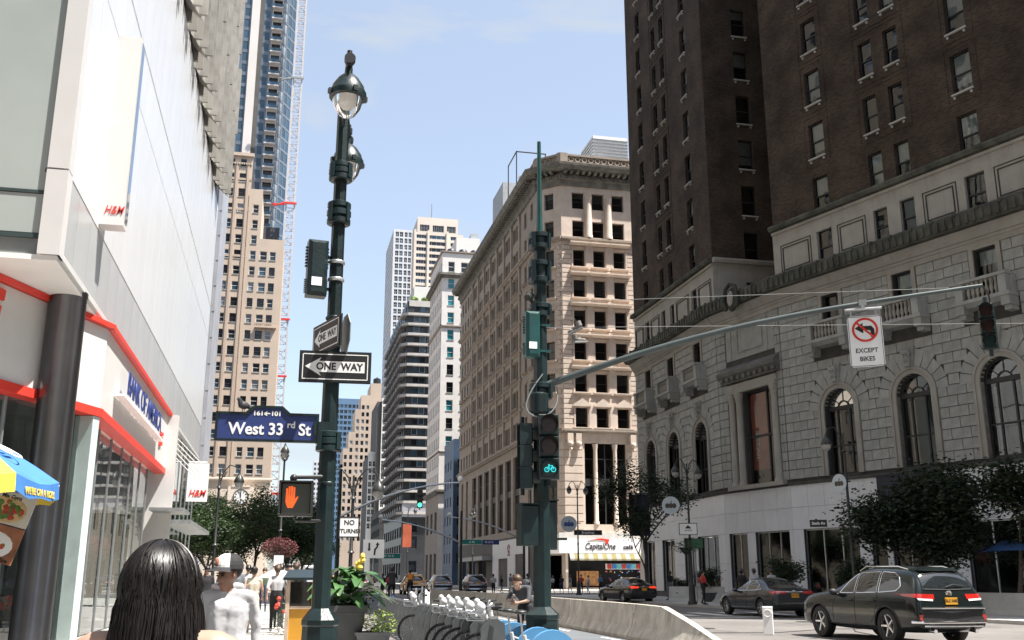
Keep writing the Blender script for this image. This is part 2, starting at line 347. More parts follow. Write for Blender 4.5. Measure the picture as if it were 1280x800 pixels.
AZ0, AZS, AR, AO = 6.95, 10.65, 1.05, 1.42          # arch sill, spring, radii
def arch_window(fr, xc):
    r = AR; h = AZS - AZ0; b = MB()
    arch_ring(b, r, h, 0, r - .09, r, .28, .42, 0); b.box(.06, 2 * r - .06, .27, .42, h - .12, h + .12); b.box(.08, 2 * r - .08, .3, .4, 0, .12)
    for x in (r - .42, r + .42): b.box(x - .05, x + .05, .3, .4, .1, h - .1)
    b.box(.08, 2 * r - .08, .31, .39, h * .42, h * .42 + .09)
    arch_ring(b, r, h, h + .1, .34, .42, .31, .39, 0, 12)
    for a in (40, 90, 140): b.tube([(r + .4 * math.cos(R(a)), .35, h + .4 * math.sin(R(a))), (r + 1.0 * math.cos(R(a)), .35, h + 1.0 * math.sin(R(a)))], .03, 4)
    w = fr.put('arched_window', b.mesh('arched_window', wframe), xc - r, 0, AZ0)
    n = 14; g = MB(); g.add([(r - r * math.cos(math.pi * i / n), .36, h + r * math.sin(math.pi * i / n)) for i in range(n + 1)][::-1], [tuple(range(n + 1))[::-1]]); g.build('fanlight_pane', GL, w)
    for i, (x0, x1) in enumerate(((.08, r - .42), (r - .42, r + .42), (r + .42, 2 * r - .08))):
        g = MB(); g.quad((x0, .36, .1), (x1, .36, .1), (x1, .36, h - .1), (x0, .36, h - .1)); g.build('pane', GL, w)
    g = MB(); g.box(0, 2 * r, 1.0, 1.05, 0, h + r, 0); g.box(.15, .5, .75, .78, .1, h - .2, 1); g.box(2 * r - .5, 2 * r - .15, .75, .78, .1, h - .2, 1); g.build('dim_interior', [ROOM, BLIND], w)
    m = MB(); arch_ring(m, 0, AZS, AZ0, AR, AO - .14, -.10, .25, 0); arch_ring(m, 0, AZS, AZ0, AO - .14, AO, -.16, .1, 0); fr.put('arch_moulding', m.mesh('arch_moulding', limel), xc)
    nw = 11
    for i in range(nw):
        if i == nw // 2: continue
        a0 = math.pi * i / nw + .012; a1 = math.pi * (i + 1) / nw - .012; ro = 2.12 + (.22 if abs(i - 5) in (2, 1) else 0); ri = AO + .02
        v = MB(); v.prism([(-ri * math.cos(a0), ri * math.sin(a0)), (-ri * math.cos(a1), ri * math.sin(a1)), (-ro * math.cos(a1), ro * math.sin(a1)), (-ro * math.cos(a0), ro * math.sin(a0))][::-1], -.085, 0)
        fr.put('voussoir', v.mesh('voussoir', lime), xc, 0, AZS)
    k = MB(); k.prism([(-.20, 1.3), (.20, 1.3), (.40, 2.45), (-.40, 2.45)], -.2, 0)
    for j in range(3): k.tube([(-.16 - .04 * j, -.24 - .04 * j, 1.5 + .33 * j), (.16 + .04 * j, -.24 - .04 * j, 1.5 + .33 * j)], .13, 8)
    for j in (-1, 0, 1): k.tube([(.11 * j, -.28, 1.45), (.16 * j, -.38, 1.9), (.22 * j, -.3, 2.4)], .05, 6)
    fr.put('keystone', k.mesh('keystone', lime), xc, 0, AZS)
def balcony(fr, xc, w=2.7):
    m = MB(); m.box(-w / 2 - .12, w / 2 + .12, -.85, 0, 14.38, 14.55); m.sweep([(-.78, 14.38), (-.55, 14.2), (0, 14.15), (0, 14.38)], -w / 2, w / 2)
    for s in (-1, 1):
        m.box(s * (w / 2 - .15) - .22, s * (w / 2 - .15) + .22, -.78, 0, 13.92, 14.38); m.box(s * (w / 2 - .15) - .18, s * (w / 2 - .15) + .18, -.6, 0, 13.7, 13.92)
        m.box(s * (w / 2 - .2) - .2, s * (w / 2 - .2) + .2, -.8, -.42, 14.55, 15.42)
        m.box(s * (w / 2 - .05) - .12, s * (w / 2 - .05) + .12, -.42, 0, 14.55, 15.42)
    m.box(-w / 2 - .06, w / 2 + .06, -.86, -.36, 15.42, 15.56)
    o = fr.put('balcony', m.mesh('balcony', lime), xc)
    u = MB(); u.lathe([(.09, 0), (.09, .08), (.05, .14), (.10, .32), (.085, .45), (.045, .62), (.06, .74), (.09, .78), (.09, .87)], 8); me = u.mesh('baluster', limel)
    for i in range(7): obj('baluster', me, o, (-w / 2 + .62 + i * (w - 1.24) / 6, -.6, 14.55))
VAR = {}
def sash(fr, x, z, w, h, sill=True, d=.18, name='window', mats=None, sillw=.12, surround=False):
    kk = (round(w, 2), round(h, 2), random.choice((0, 0, .3, .5, .8)), d); key = kk + (id(mats),)
    if key not in VAR: VAR[key] = sash_mesh('window', w, h, mats or [wframe, GL, ROOM, BLIND], .06, .48, d, kk[2])
    o = fr.put(name, VAR[key], x, 0, z)
    if sill:
        k2 = ('sill', round(w, 2), sillw)
        if k2 not in VAR:
            s = MB(); s.box(-.06, w + .06, -sillw, .12, -.08, 0); s.box(.02, .13, -.09, 0, -.27, -.16); s.box(w - .13, w - .02, -.09, 0, -.27, -.16); VAR[k2] = s.mesh('sill', sillm)
        obj('sill', VAR[k2], o, (0, 0, 0))
    return o
def surround(fr, x0, x1, z0, z1):
    m = MB()
    for a, b, c, d in ((x0, x0 + .11, z0, z1), (x1 - .11, x1, z0, z1), (x0 + .11, x1 - .11, z1 - .11, z1), (x0 + .11, x1 - .11, z0, z0 + .11)): m.box(a, b, -.035, 0, c, d)
    fr.put('brick_surround', m.mesh('brick_surround', brick))
def brick_face(fr, L, cols, rows, z1=88.0, z0=22.2, ztop=None):
    ops = []
    for k in range(rows):
        zb = z0 + .05 + 3.46 * k
        for x, w in cols: ops.append((x - w / 2, x + w / 2, zb, zb + 2.22))
    m = MB(); wall(m, 0, L, z0, z1, ops, .2); fr.put('brick_wall', m.mesh('brick_wall', brick))
    for a, b, c, d in ops: sash(fr, a, c, b - a, d - c, sill=c > z0 + 1)
    return ops
S1, S2 = 1.12, .92
cB = [(3.92, S1), (7.88, S2), (9.62, S2), (13.62, S1), (18.6, S1)]
brick_face(FW, FW.L, cB, 6); brick_face(FP, FP.L, [(3.0, 1.1)], 8); brick_face(F6, F6.L, [(2.95, 1.0), (6.45, .85), (8.25, .85), (12.4, 1.0)], 10)
m = MB(); wall(m, 0, FS.L, 0, 88, []); FS.put('brick_wall', m.mesh('brick_wall', brick)); m = MB(); wall(m, 0, FH.L, 18, 88, []); FH.put('brick_wall', m.mesh('brick_wall', brick))
for k in range(1, 6):
    zb = 22.25 + 3.46 * k
    for c in (3.92, 13.62): surround(FW, c - .95, c + .95, zb - .55, zb + 2.75)
    surround(FW, 7.0, 10.5, zb - .55, zb + 2.75)
for k in range(1, 9):
    zb = 22.25 + 3.46 * k; surround(F6, 5.6, 9.1, zb - .5, zb + 2.7)
# stone base, three faces
def base_face(fr, bays, kind, L=None, bl=1.08, dw=()):
    L = L or fr.L; ops = []; fb = []
    for xc in bays:
        ops.append((xc - AR, xc + AR, AZ0, AZS + AR)); ops.append((xc - .62, xc + .62, 14.6, 17.2))
    m = MB(); wall(m, 0, L, 6.7, 17.75, ops, .45)
    for xc in bays: arch_fill(m, xc, AR, AZS, AZS + AR, .45)
    fr.put('stone_backing', m.mesh('stone_backing', limej))
    def forbid(a, b):
        r = []; zm = (a + b) / 2
        for xc in bays:
            if zm < AZS: r.append((xc - AO - .02, xc + AO + .02))
            elif zm < AZS + 2.2:
                q = 2.14 ** 2 - (zm - AZS) ** 2; e = max(math.sqrt(q) if q > 0 else 0, .42); r.append((xc - e, xc + e))
            if b > 13.75 and a < 14.5: r.append((xc - 1.5, xc + 1.5))
            if b > 14.5: r.append((xc - .9, xc + .9))
        return r
    lay(fr, courses(.02, L - .02, 6.95, 17.3, .54, bl, forbid), indiv=kind)
    for xc in bays:
        arch_window(fr, xc); balcony(fr, xc); sash(fr, xc - .62, 14.6, 1.24, 2.6, sill=False, d=.25)
        s = MB()
        for a, b, c, d in ((-.86, -.62, 14.55, 17.4), (.62, .86, 14.55, 17.4), (-.62, .62, 17.2, 17.4)): s.box(a, b, -.11, 0, c, d)
        fr.put('window_surround', s.mesh('window_surround', limel), xc)
def entab(fr, x0, x1, attic, panels, upper=True):
    m = MB(); m.sweep([(0, 17.3), (-.12, 17.3), (-.14, 17.55), (-.22, 17.6), (-.24, 17.72), (0, 17.72)], x0, x1); fr.put('architrave', m.mesh('architrave', limel))
    m = MB(); m.sweep([(0, 17.72), (-.28, 17.74), (-.52, 18.1), (-.62, 18.2), (0, 18.22)], x0, x1); fr.put('frieze', m.mesh('frieze', limel))
    m = MB(); m.sweep([(0, 18.22), (-.9, 18.24), (-.98, 18.5), (-1.0, 18.95), (-.85, 19.08), (0, 19.1)], x0, x1)
    for i in range(int((x1 - x0) / .42)):
        x = x0 + .21 + i * .42; m.box(x - .11, x + .11, -1.06, -.9, 18.32, 18.86)
        if i % 3 == 0: m.ball((x + .21, -1.02, 18.95), .12, 4)
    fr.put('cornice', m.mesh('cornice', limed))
    if not upper: return
    ops = [(a - w / 2, a + w / 2, 19.15, 21.15) for a, w in attic]
    m = MB(); wall(m, x0, x1, 19.08, 21.9, ops, .2); fr.put('attic_wall', m.mesh('attic_wall', limel))
    for a, b, c, d in ops: sash(fr, a, c, b - a, d - c, sill=False)
    for a, b in panels:
        m = MB()
        for k, (u, y) in enumerate(((0, -.03), (.18, -.05))):
            for p, q, r, s in ((a + u, a + u + .05, 19.3 + u, 21.1 - u), (b - u - .05, b - u, 19.3 + u, 21.1 - u), (a + u, b - u, 21.05 - u, 21.1 - u), (a + u, b - u, 19.3 + u, 19.35 + u)): m.box(p, q, y, 0, r, s)
        fr.put('attic_panel', m.mesh('attic_panel', limej))
    m = MB(); m.sweep([(0, 21.9), (-.1, 21.9), (-.14, 22.05), (0, 22.1)], x0, x1); m.sweep([(0, 22.1), (-.32, 22.12), (-.4, 22.3), (-.36, 22.42), (.1, 22.5)], x0, x1, 1)
    fr.put('string_course', m.mesh('string_course', [limel, limed]))
base_face(FW, [3.98, 8.85, 13.7, 18.6], True, 22.0); base_face(F6, [2.95, 7.65, 12.6], False, bl=1.0)
entab(FW, -.1, 22.0, cB, [(.5, 2.9), (4.9, 6.9), (10.6, 12.6), (14.7, 17.5)]); entab(F6, 0, F6.L, [(2.95, 1.0), (6.45, .85), (8.25, .85), (12.4, 1.0)], [(.3, 2.2), (3.8, 5.7), (9.1, 11.5), (13.2, 15.4)])
m = MB(); wall(m, 22, FW.L, 0, 22.2, []); FW.put('stone_wall', m.mesh('stone_wall', lime))
m = MB(); wall(m, 0, 4.9, 17, 22.3, [(2.45, 3.7, 19.1, 20.9)], .2); m.sweep([(0, 22.1), (-.32, 22.12), (-.4, 22.3), (-.36, 22.42), (.1, 22.5)], 0, 6); FP.put('attic_wall', m.mesh('attic_wall', limel)); sash(FP, 2.45, 19.1, 1.25, 1.8, sill=False)
# corner bay with the tall window and red banner
x0, x1 = 1.15, 5.95
m = MB(); wall(m, 0, FB.L, 6.7, 17.75, [(2.55, 5.35, 6.95, 12.75)], .5); FB.put('stone_backing', m.mesh('stone_backing', limej))
lay(FB, courses(.02, 1.0, 6.95, 17.3, .54, .98, lambda a, b: [] ), indiv=False); lay(FB, courses(6.0, FB.L - .02, 6.95, 17.3, .54, .5, lambda a, b: []), indiv=False)
m = MB(); m.box(1.1, 6.0, -.05, 0, 14.95, 17.3); m.box(1.6, 1.7, -.1, 0, 15.0, 17.3); m.box(5.3, 5.4, -.1, 0, 15.0, 17.3)
for a, b, c, d in ((2.3, 4.9, 16.95, 17.05), (2.3, 4.9, 15.35, 15.45), (2.3, 2.4, 15.45, 16.95), (4.8, 4.9, 15.45, 16.95)): m.box(a, b, -.12, 0, c, d)
FB.put('carved_panel', m.mesh('carved_panel', lime))
m = MB(); m.sweep([(0, 13.45), (-.22, 13.5), (-.3, 13.75), (-.55, 13.95), (-.6, 14.15), (-.52, 14.22), (0, 14.6)], .55, 6.4)
for i in range(10): m.box(.8 + i * .58, 1.05 + i * .58, -.46, -.25, 13.6, 13.85)
FB.put('window_ledge', m.mesh('window_ledge', pm('grey_ledge', (.14, .14, .125), .9, .3, 1.2, .4)))
m = MB(); m.sweep([(0, 12.75), (-.3, 12.75), (-.34, 12.95), (-.2, 13.0), (-.22, 13.35), (0, 13.4)], 1.1, 6.1); FB.put('lintel', m.mesh('lintel', limel)); m = MB(); m.sweep([(0, 6.7), (-.35, 6.7), (-.35, 6.95), (0, 7.0)], .9, 6.3); FB.put('window_sill', m.mesh('window_sill', limel))
for xp in (1.45, 2.2, 5.7):
    m = MB(); m.lathe([(.3, 0), (.3, .15), (.24, .25), (.22, 5.2), (.27, 5.3), (.24, 5.36), (.32, 5.6), (.34, 5.8)], 14); FB.put('pilaster', m.mesh('pilaster', limel), xp, -.05, 6.95)
m = MB()
for a, b, c, d in ((0, .1, 0, 5.8), (2.7, 2.8, 0, 5.8), (.1, 2.7, 5.7, 5.8), (.1, 2.7, 0, .1), (.1, 2.7, 2.9, 3.02), (1.85, 1.98, .1, 5.7)): m.box(a, b, .3, .42, c, d)
bw_ = FB.put('banner_window', m.mesh('banner_window', wframe), 2.55, 0, 6.95)
g = MB(); g.quad((.1, .37, .1), (2.7, .37, .1), (2.7, .37, 5.7), (.1, .37, 5.7)); g.build('pane', GL, bw_); g = MB(); g.box(0, 2.8, 1.0, 1.05, 0, 5.8); g.build('dim_interior', ROOM, bw_)
bn = MB(); bn.quad((.12, .42, .9), (1.86, .42, .9), (1.86, .42, 5.65), (.12, .42, 5.65)); o = bn.build('banner', pm('red_banner', (.62, .17, .12), .8, .2, .8), bw_); o['label'] = 'faded red banner behind the tall corner window'
tm = text_mesh('RETAIL', .62, pm('banner_lettering', (.62, .5, .46), .8), .003); tm.transform(Matrix.Rotation(R(90), 4, 'Y')); obj('lettering', tm, bw_, (.62, .41, 2.4))
entab(FB, 0, FB.L, [], [], False)
m = MB(); m.ball((0, 0, 0), .62, 10, 0, (.8, .35, 1.25)); m.ball((0, -.1, .05), .42, 10, 1, (.8, .4, 1.3)); m.tube([(-.55, -.1, -.6), (-.7, -.15, 0), (-.5, -.1, .8), (0, -.15, 1.0), (.5, -.1, .8), (.7, -.15, 0), (.55, -.1, -.6)], .12, 8); FB.put('cartouche', m.mesh('cartouche', [limed, limel]), 3.4, -1.05, 18.5)
for i, (fr, mbx) in rest.items(): fr.put('stone_block', mbx.mesh('stone_blocks', lime), kind='stuff')
# ground floor faced with white panels, dark shop windows between piers
def shop(fr, L, wins, panels, ztop=6.62, zw=4.1):
    m = MB(); wall(m, 0, L, .0, 6.7, [(a, b, .55, zw) for a, b in wins], .35); fr.put('ground_floor_wall', m.mesh('ground_floor_wall', limej))
    xs = [0] + [v for w in wins for v in w] + [L]
    def panel(a, b, c, d):
        u = MB(); u.cbox(a + .006, b - .006, -.05, 0, c + .006, d - .006, .006); fr.put('marble_panel', u.mesh('marble_panel', marble))
    n = round(L / panels); dx = L / n
    for i in range(n):
        for c, d in ((zw, 5.35), (5.35, ztop)): panel(i * dx, (i + 1) * dx, c, d)
    for a, b in zip(xs[::2], xs[1::2]):
        if b - a > .1: panel(a, b, .5, 2.3); panel(a, b, 2.3, zw)
    u = MB(); u.box(0, L, -.06, 0, .12, .48); fr.put('plinth', u.mesh('plinth', pm('black_granite', (.02, .02, .022), .25)))
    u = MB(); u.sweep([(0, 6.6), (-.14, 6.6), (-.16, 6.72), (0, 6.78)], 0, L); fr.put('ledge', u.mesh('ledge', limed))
    for a, b in wins:
        w = b - a; u = MB(); k = max(1, round(w / 1.1))
        for i in range(k + 1): u.box(i * w / k - .03, i * w / k + .03, .15, .24, 0, zw - .55)
        u.box(0, w, .16, .23, zw - .62, zw - .55); u.box(0, w, .16, .23, 0, .07)
        o = fr.put('shop_window', u.mesh('shop_window', STEEL), a, 0, .55)
        for i in range(k): g = MB(); g.quad((i * w / k, .2, 0), ((i + 1) * w / k, .2, 0), ((i + 1) * w / k, .2, zw - .55), (i * w / k, .2, zw - .55)); g.build('pane', GLD, o)
        g = MB(); g.box(0, w, 2.2, 2.25, -.1, zw - .4, 0); g.box(0, w, .3, 2.25, zw - .5, zw - .45, 0); g.box(0, w, .3, 2.2, -.1, -.05, 0)
        for i in range(2): g.box(w * .2 + i * w * .4, w * .2 + i * w * .4 + .5, .9 + i * .4, 1.0 + i * .4, zw - .53, zw - .505, 1)
        g.build('shop_interior', [pm('shop_interior', (.10, .095, .085), .8, .3, 2), pm('fluorescent_tube', (.9, .9, .85), .5, emit=(1, .95, .85), es=1.6)], o)
shop(F6, F6.L, [(1.0, 3.1), (4.6, 7.0), (8.8, 10.6), (11.2, 14.6)], 1.75); shop(FB, FB.L, [(.35, 2.2), (3.0, 6.2)], 1.31); shop(FW, 22.0, [(.75, 4.6), (5.4, 6.35), (6.7, 9.6), (11.0, 14.8), (16, 20)], 1.22)
m = MB(); m.box(0, 3.3, -.55, -.1, 0, 2.75); m.box(-.03, 3.33, -.58, -.12, 2.75, 2.83); m.box(-.03, 3.33, -.58, -.1, -.06, 0); FW.put('shop_canopy', m.mesh('shop_canopy', pm('navy_canopy', (.010, .012, .03), .5)), 6.45, 0, 3.8)
m = MB()
def poly_prism(m, pts, z0, z1):
    n = len(pts); m.add([(x, y, z0) for x, y in pts] + [(x, y, z1) for x, y in pts], [tuple(range(n))[::-1], tuple(range(n, 2 * n))] + [(i, (i + 1) % n, (i + 1) % n + n, i + n) for i in range(n)])
poly_prism(m, [(x - 27.4, y - 59.77) for x, y in ((30.8, 53.6), (41.6, 21.2), (80, 21.2), (80, 70), (34.2, 70), (34.2, 60))], 0, 88)
poly_prism(m, [(x - 27.4, y - 59.77) for x, y in ((28.9, 61.2), (60, 61.2), (60, 75.2), (28.9, 75.2))], 0, 88)
poly_prism(m, [(x - 27.4, y - 59.77) for x, y in ((28.6, 61), (29.9, 54), (36, 54), (36, 61))], 0, 17.7)
m.build('inner_core', ROOM, hotel)
m = MB(); m.add([(x - 27.4, y - 59.77, 18.9) for x, y in (K1, K2, (36, 53.4), (36, 59.7))], [(0, 1, 2, 3)]); m.build('terrace_roof', limed, hotel)
m = MB(); wall(m, 0, 40, 0, 88, []); Fr(hotel, (67.4, 75.5), KF).put('brick_wall', m.mesh('brick_wall', brick))
# ------------------------------------------------------------ store with bank on the corner (left)
store = thing('store_building', 'white glass panelled store block over a corner bank with red edged fascia', 'building', (-4.3, 18.8, 0))
FE = Fr(store, (-4.3, 18.8), (-4.3, 52.2)); FSo = Fr(store, (-14.3, 18.8), (-4.3, 18.8))
frit = pm('white_fritted_glass', (.62, .625, .63), .22, .03, .6, .012, spec=.3, bscale=1.2); fritw = pm('white_metal_frame', (.58, .57, .555), .35, .03, 1.0)
frost = pm('frosted_green_glass', (.34, .38, .36), .28, .06, .6); gap = pm('panel_joint', (.05, .05, .055), .6); navy = pm('navy_letters', (.012, .03, .16), .4); redl = pm('red_band', (.66, .045, .03), .45, .06)
clear = glassmat('storefront_glass', (.72, .78, .77), .015, .05); clearb = glassmat('upper_storefront_glass', (.92, .93, .92), .03, .0, 1.10)
LE = FE.L; nc = 26; dx = (LE - .05) / nc
m = MB(); wall(m, 0, LE, 8.85, 42, []); m.box(0, LE, .001, .3, 8.8, 8.86); FE.put('panel_backing', m.mesh('panel_backing', gap), 0, .10)
rows = [(8.83, 13.48, .012), (13.5, 15.06, .012), (15.14, 20.55, .012)]
for r0, r1, g in rows:
    u = MB(); u.box(.011, dx - .011, 0, .09, r0 + .011, r1 - .011); me = u.mesh('glass_panel', frit)
    for i in range(nc): FE.put('glass_panel', me, .02 + i * dx, 0, 0)
u = MB(); u.box(.008, dx - .008, .01, .03, 7.3, 8.81); me = u.mesh('clear_pane', pm('milky_lower_glass', (.40, .41, .41), .25, .06, .5, spec=.3))
for i in range(nc): FE.put('clear_pane', me, .02 + i * dx, 0, 0)
m = MB(); m.box(-.36, 0, -.02, .5, 7.18, 8.84); m.box(-.36, 0, -.02, .5, 8.87, 42)
FE.put('corner_frame', m.mesh('corner_frame', fritw), .36 - .36, 0, 0) if False else None
m = MB(); m.box(9.64, 10.02, -.04, .35, 7.18, 8.84); FSo.put('corner_frame', m.mesh('corner_frame', fritw)); m = MB(); m.box(9.64, 10.02, -.04, .35, 8.875, 42); FSo.put('corner_frame', m.mesh('corner_frame', fritw))
m = MB(); m.box(0, LE, -.02, .3, 7.18, 7.30); FE.put('bottom_rail', m.mesh('bottom_rail', fritw))
for a, b, z0, z1 in [(6.0, 9.62, 7.6, 8.36), (6.0, 9.62, 8.44, 14.9), (6.0, 9.62, 14.98, 22), (2.3, 5.95, 7.6, 8.36), (2.3, 5.95, 8.44, 14.9)]:
    u = MB(); u.box(a, b, .05, .09, z0, z1); FSo.put('frosted_panel', u.mesh('frosted_panel', frost))
m = MB(); m.box(2.3, 9.64, .1, .3, 7.18, 42); FSo.put('side_wall', m.mesh('side_wall', pm('grey_lining', (.2, .22, .21), .7)))
m = MB(); m.box(2.3, 9.64, .03, .12, 7.50, 7.58); m.box(2.3, 9.64, .03, .12, 8.37, 8.43); FSo.put('mullion', m.mesh('mullion', pm('dark_teal_mullion', (.04, .06, .06), .4)), kind='stuff')
m = MB(); m.box(-9.9, -.02, .02, 20, 7.08, 7.18); m.build('soffit', pm('white_soffit', (.74, .73, .70), .6, .04), store)
# louvred metal screen above the glass: folded panels set like saw teeth
lou = pm('louvre_metal', (.36, .345, .315), .45, .2, 1.5, metal=.3); loup = pm('pale_louvre_return', (.70, .68, .63), .5, .08)
u = MB(); wd, ht = 2.9, 3.9
for i in range(5):
    a = i / 5; b = (i + 1) / 5
    u.add([(a * wd, -.05 - a * .75, 0), (b * wd, -.05 - b * .75, 0), (b * wd, -.05 - b * .75 - .0, ht), (a * wd, -.05 - a * .75, ht)], [(0, 1, 2, 3)], 0)
    u.box(a * wd, a * wd + .12, -.35 - a * .75, -.05 - a * .75, 0, ht, 0)
u.add([(wd, -.8, 0), (wd, .15, .9), (wd, .15, ht - .2), (wd, -.8, ht)], [(0, 1, 2, 3)], 1); u.add([(0, -.05, 0), (wd, -.8, 0), (wd, .15, .9), (0, .15, .6)], [(3, 2, 1, 0)], 1)
u.add([(0, -.05, ht), (wd, -.8, ht), (wd, .15, ht), (0, .15, ht)], [(0, 1, 2, 3)], 1)
LM = u.mesh('louvre_panel', [lou, loup])
for j in range(6):
    for i in range(12):
        x = i * wd - (wd / 2 if j % 2 else 0) + .3
        if 0 <= x <= LE - wd + .5: FE.put('louvre_panel', LM, x, .25, 20.75 + j * (ht + .12))
# big blade sign, small flag sign
redh = pm('red_lettering', (.62, .03, .02), .5)
s = MB(); s.box(-4.3, -3.8, 22.05, 22.5, 8.95, 13.55); so = s.build('blade_sign', pm('white_sign_box', (.58, .57, .555), .4, .03), None, label='tall white blade sign with red H&M script on glass wall', cat='sign')
g = MB(); g.box(-3.8, -3.785, 22.2, 22.5, 9.1, 13.5); g.build('mirror_edge', pm('mirror_edge', (.35, .42, .5), .05, metal=1), so)
obj('lettering', text_mesh('H&M', .28, redh, .004, .001, .66, .35), so, (-4.02, 22.04, 9.28))
s = MB(); s.box(-4.3, -3.4, 47.2, 47.4, 4.75, 6.45); s.box(-4.3, -3.5, 47.28, 47.33, 6.5, 6.55); so = s.build('flag_sign', WHITEP, None, label='small white projecting sign with red H&M lettering above the pavement', cat='sign')
obj('lettering', text_mesh('H&M', .42, redh, .006, .008, .8, .3), so, (-3.85, 47.19, 5.1))
# bank corner
C0 = Vector((-4.15, 23.6)); dW = Vector((math.sin(R(22)), math.cos(R(22)))); C1 = C0 - dW * 9.5
F1 = Fr(store, C1, C0); F2 = Fr(store, C0, (-4.15, 36.6)); L1 = F1.L; L2 = F2.L
white = pm('white_fascia', (.60, .59, .57), .4, .03)
for fr, L in ((F1, L1), (F2, L2)):
    m = MB(); m.box(0, L, 0, .35, 5.12, 6.95); fr.put('fascia', m.mesh('fascia', white))
    m = MB(); m.box(0, L + .05, -.06, .3, 4.93, 5.115); fr.put('red_trim', m.mesh('red_trim', redl))
    m = MB(); m.box(0, L + .1, -.14, .3, 6.965, 7.07); fr.put('red_trim', m.mesh('red_trim', redl))
def glazing(fr, x0, x1, n, y, z0, z1, mat, fm):
    w = (x1 - x0) / n; u = MB(); u.quad((.03, 0, z0), (w - .03, 0, z0), (w - .03, 0, z1), (.03, 0, z1)); me = u.mesh('glass_pane', mat)
    v = MB(); v.box(-.02, .02, -.03, .05, z0, z1); mv = v.mesh('mullion', fm)
    for i in range(n): fr.put('glass_pane', me, x0 + i * w, y)
    for i in range(n + 1): fr.put('mullion', mv, x0 + i * w, y)
alum = pm('aluminium_mullion', (.30, .31, .31), .4, .1, 4, metal=.5)
glazing(F1, 0, L1 - .1, 7, .3, .15, 4.92, clear, alum); glazing(F2, .1, 11.2, 6, .3, .15, 4.92, clear, alum)
m = MB(); m.box(-.25, 0, -.02, .4, .12, 4.92); F1.put('corner_post', m.mesh('corner_post', pm('pale_green_frame', (.45, .55, .53), .35)), L1)
obj('fascia_lettering', text_mesh('BANK OF AMERICA', .80, navy, .012, .012, 1.04), store, F2.pos(5.9, -.20, 6.12), F2.th)
m = MB(); m.box(1.6, 10.2, -.24, -.02, 5.70, 5.75); F2.put('letter_rail', m.mesh('letter_rail', WHITEP))
def flag_logo(fr, x, z, s, parent=None):
    for k in range(3):
        m = MB(); y0 = -.05; a = [(x + i * s * .17 + k * .05 * s, z + (k * .22 - .05 * math.sin(i * 1.1)) * s) for i in range(6)]
        m.prism(a + [(p + .02, q + .14 * s) for p, q in a[::-1]], -.06, -.003); fr.put('logo_stripe', m.mesh('logo_stripe', redl))
flag_logo(F2, 10.9, 5.7, .75); flag_logo(F1, 4.4, 5.9, 1.5)
m = MB(); m.box(L2, L2 + .35, -.35, .5, .12, 7.0); F2.put('party_pier', m.mesh('party_pier', white))
m = MB(); m.box(L2 - 1.4, L2 + 1.0, -.9, .2, 3.6, 3.7); F2.put('door_canopy', m.mesh('door_canopy', GREYM))
# beyond the bank: dark glazed storefront under the white panels
glazing(FE, 18.4, LE, 8, .15, .15, 7.17, clear, alum)
m = MB()
for i in range(5): m.tube([FE.pos(20 + i * .2, -.05, 6.7 - i * .18), FE.pos(24.5, -1.0, 5.9 - .2 * i)], .02, 5)
m.build('canopy_rods', WHITEP, store, kind='stuff')
m = MB(); m.box(20, 30, -1.0, 0, 3.35, 3.5); FE.put('store_canopy', m.mesh('store_canopy', GREYM))
# rooms behind the glass
m = MB(); m.box(-9.9, -4.2, 26.5 - 18.8, 26.6 - 18.8, 0, 7, 0); m.box(-5.0, -4.9, 8.0, LE, 0, 7, 0); m.box(-9.9, -.6, .3, 33, .121, .13, 1); m.box(-9.9, -.4, 3, 33, 4.95, 5.05, 1)
m.build('bank_interior', [pm('dim_teal_lining', (.10, .14, .14), .6, .2, 1.0), pm('interior_floor', (.3, .3, .29), .5)], store)
m = MB(); m.box(.1, LE, .14, .18, 7.3, 8.82); FE.put('upper_interior', m.mesh('upper_interior', pm('white_lining', (.72, .71, .68), .7)))
for k, t in enumerate((1.6, 3.4)):
    p = C0 - dW * t; m = MB(); m.box(-.5, .5, 1.0, 1.5, 0, 2.5, 0); m.box(-.34, .34, .97, 1.0, 1.0, 1.75, 1); m.box(-.22, .22, .96, .97, 1.25, 1.65, 2); m.box(-.15, .2, .95, 1.0, 1.95, 2.15, 2)
    a = obj('cash_machine', m.mesh('cash_machine', [pm('machine_case', (.06, .065, .07), .4), pm('machine_face', (.2, .21, .22), .4), pm('white_notice', (.75, .75, .75), .6)]), None, (p.x, p.y, .12), F1.th, 'dark cash machine with white notice inside the corner bank window' if k == 0 else 'second dark cash machine deeper along the bank window', 'cash machine')
m = MB(); m.lathe([(.38, 0), (.38, .02), (.365, .05), (.365, 6.96), (.38, 6.98), (.38, 7.08)], 32, smooth=True); m.box(-.0, .0, 0, 0, 0, 0) if False else None
obj('steel_column', m.mesh('steel_column', pm('brushed_dark_steel', (.13, .13, .135), .28, .12, 1.5, metal=.9)), None, (-4.62, 21.5, .12), 0, 'big round dark steel column under the white soffit at the bank corner', 'column')

# bulk of the block behind the store
m = MB(); m.box(-55, -9.95, .4, 50, 0, 41); m.box(-9.9, -1.2, 14, 33, 9, 41.5); m.build('rear_block', pm('grey_lining', (.2, .22, .21), .7), store)
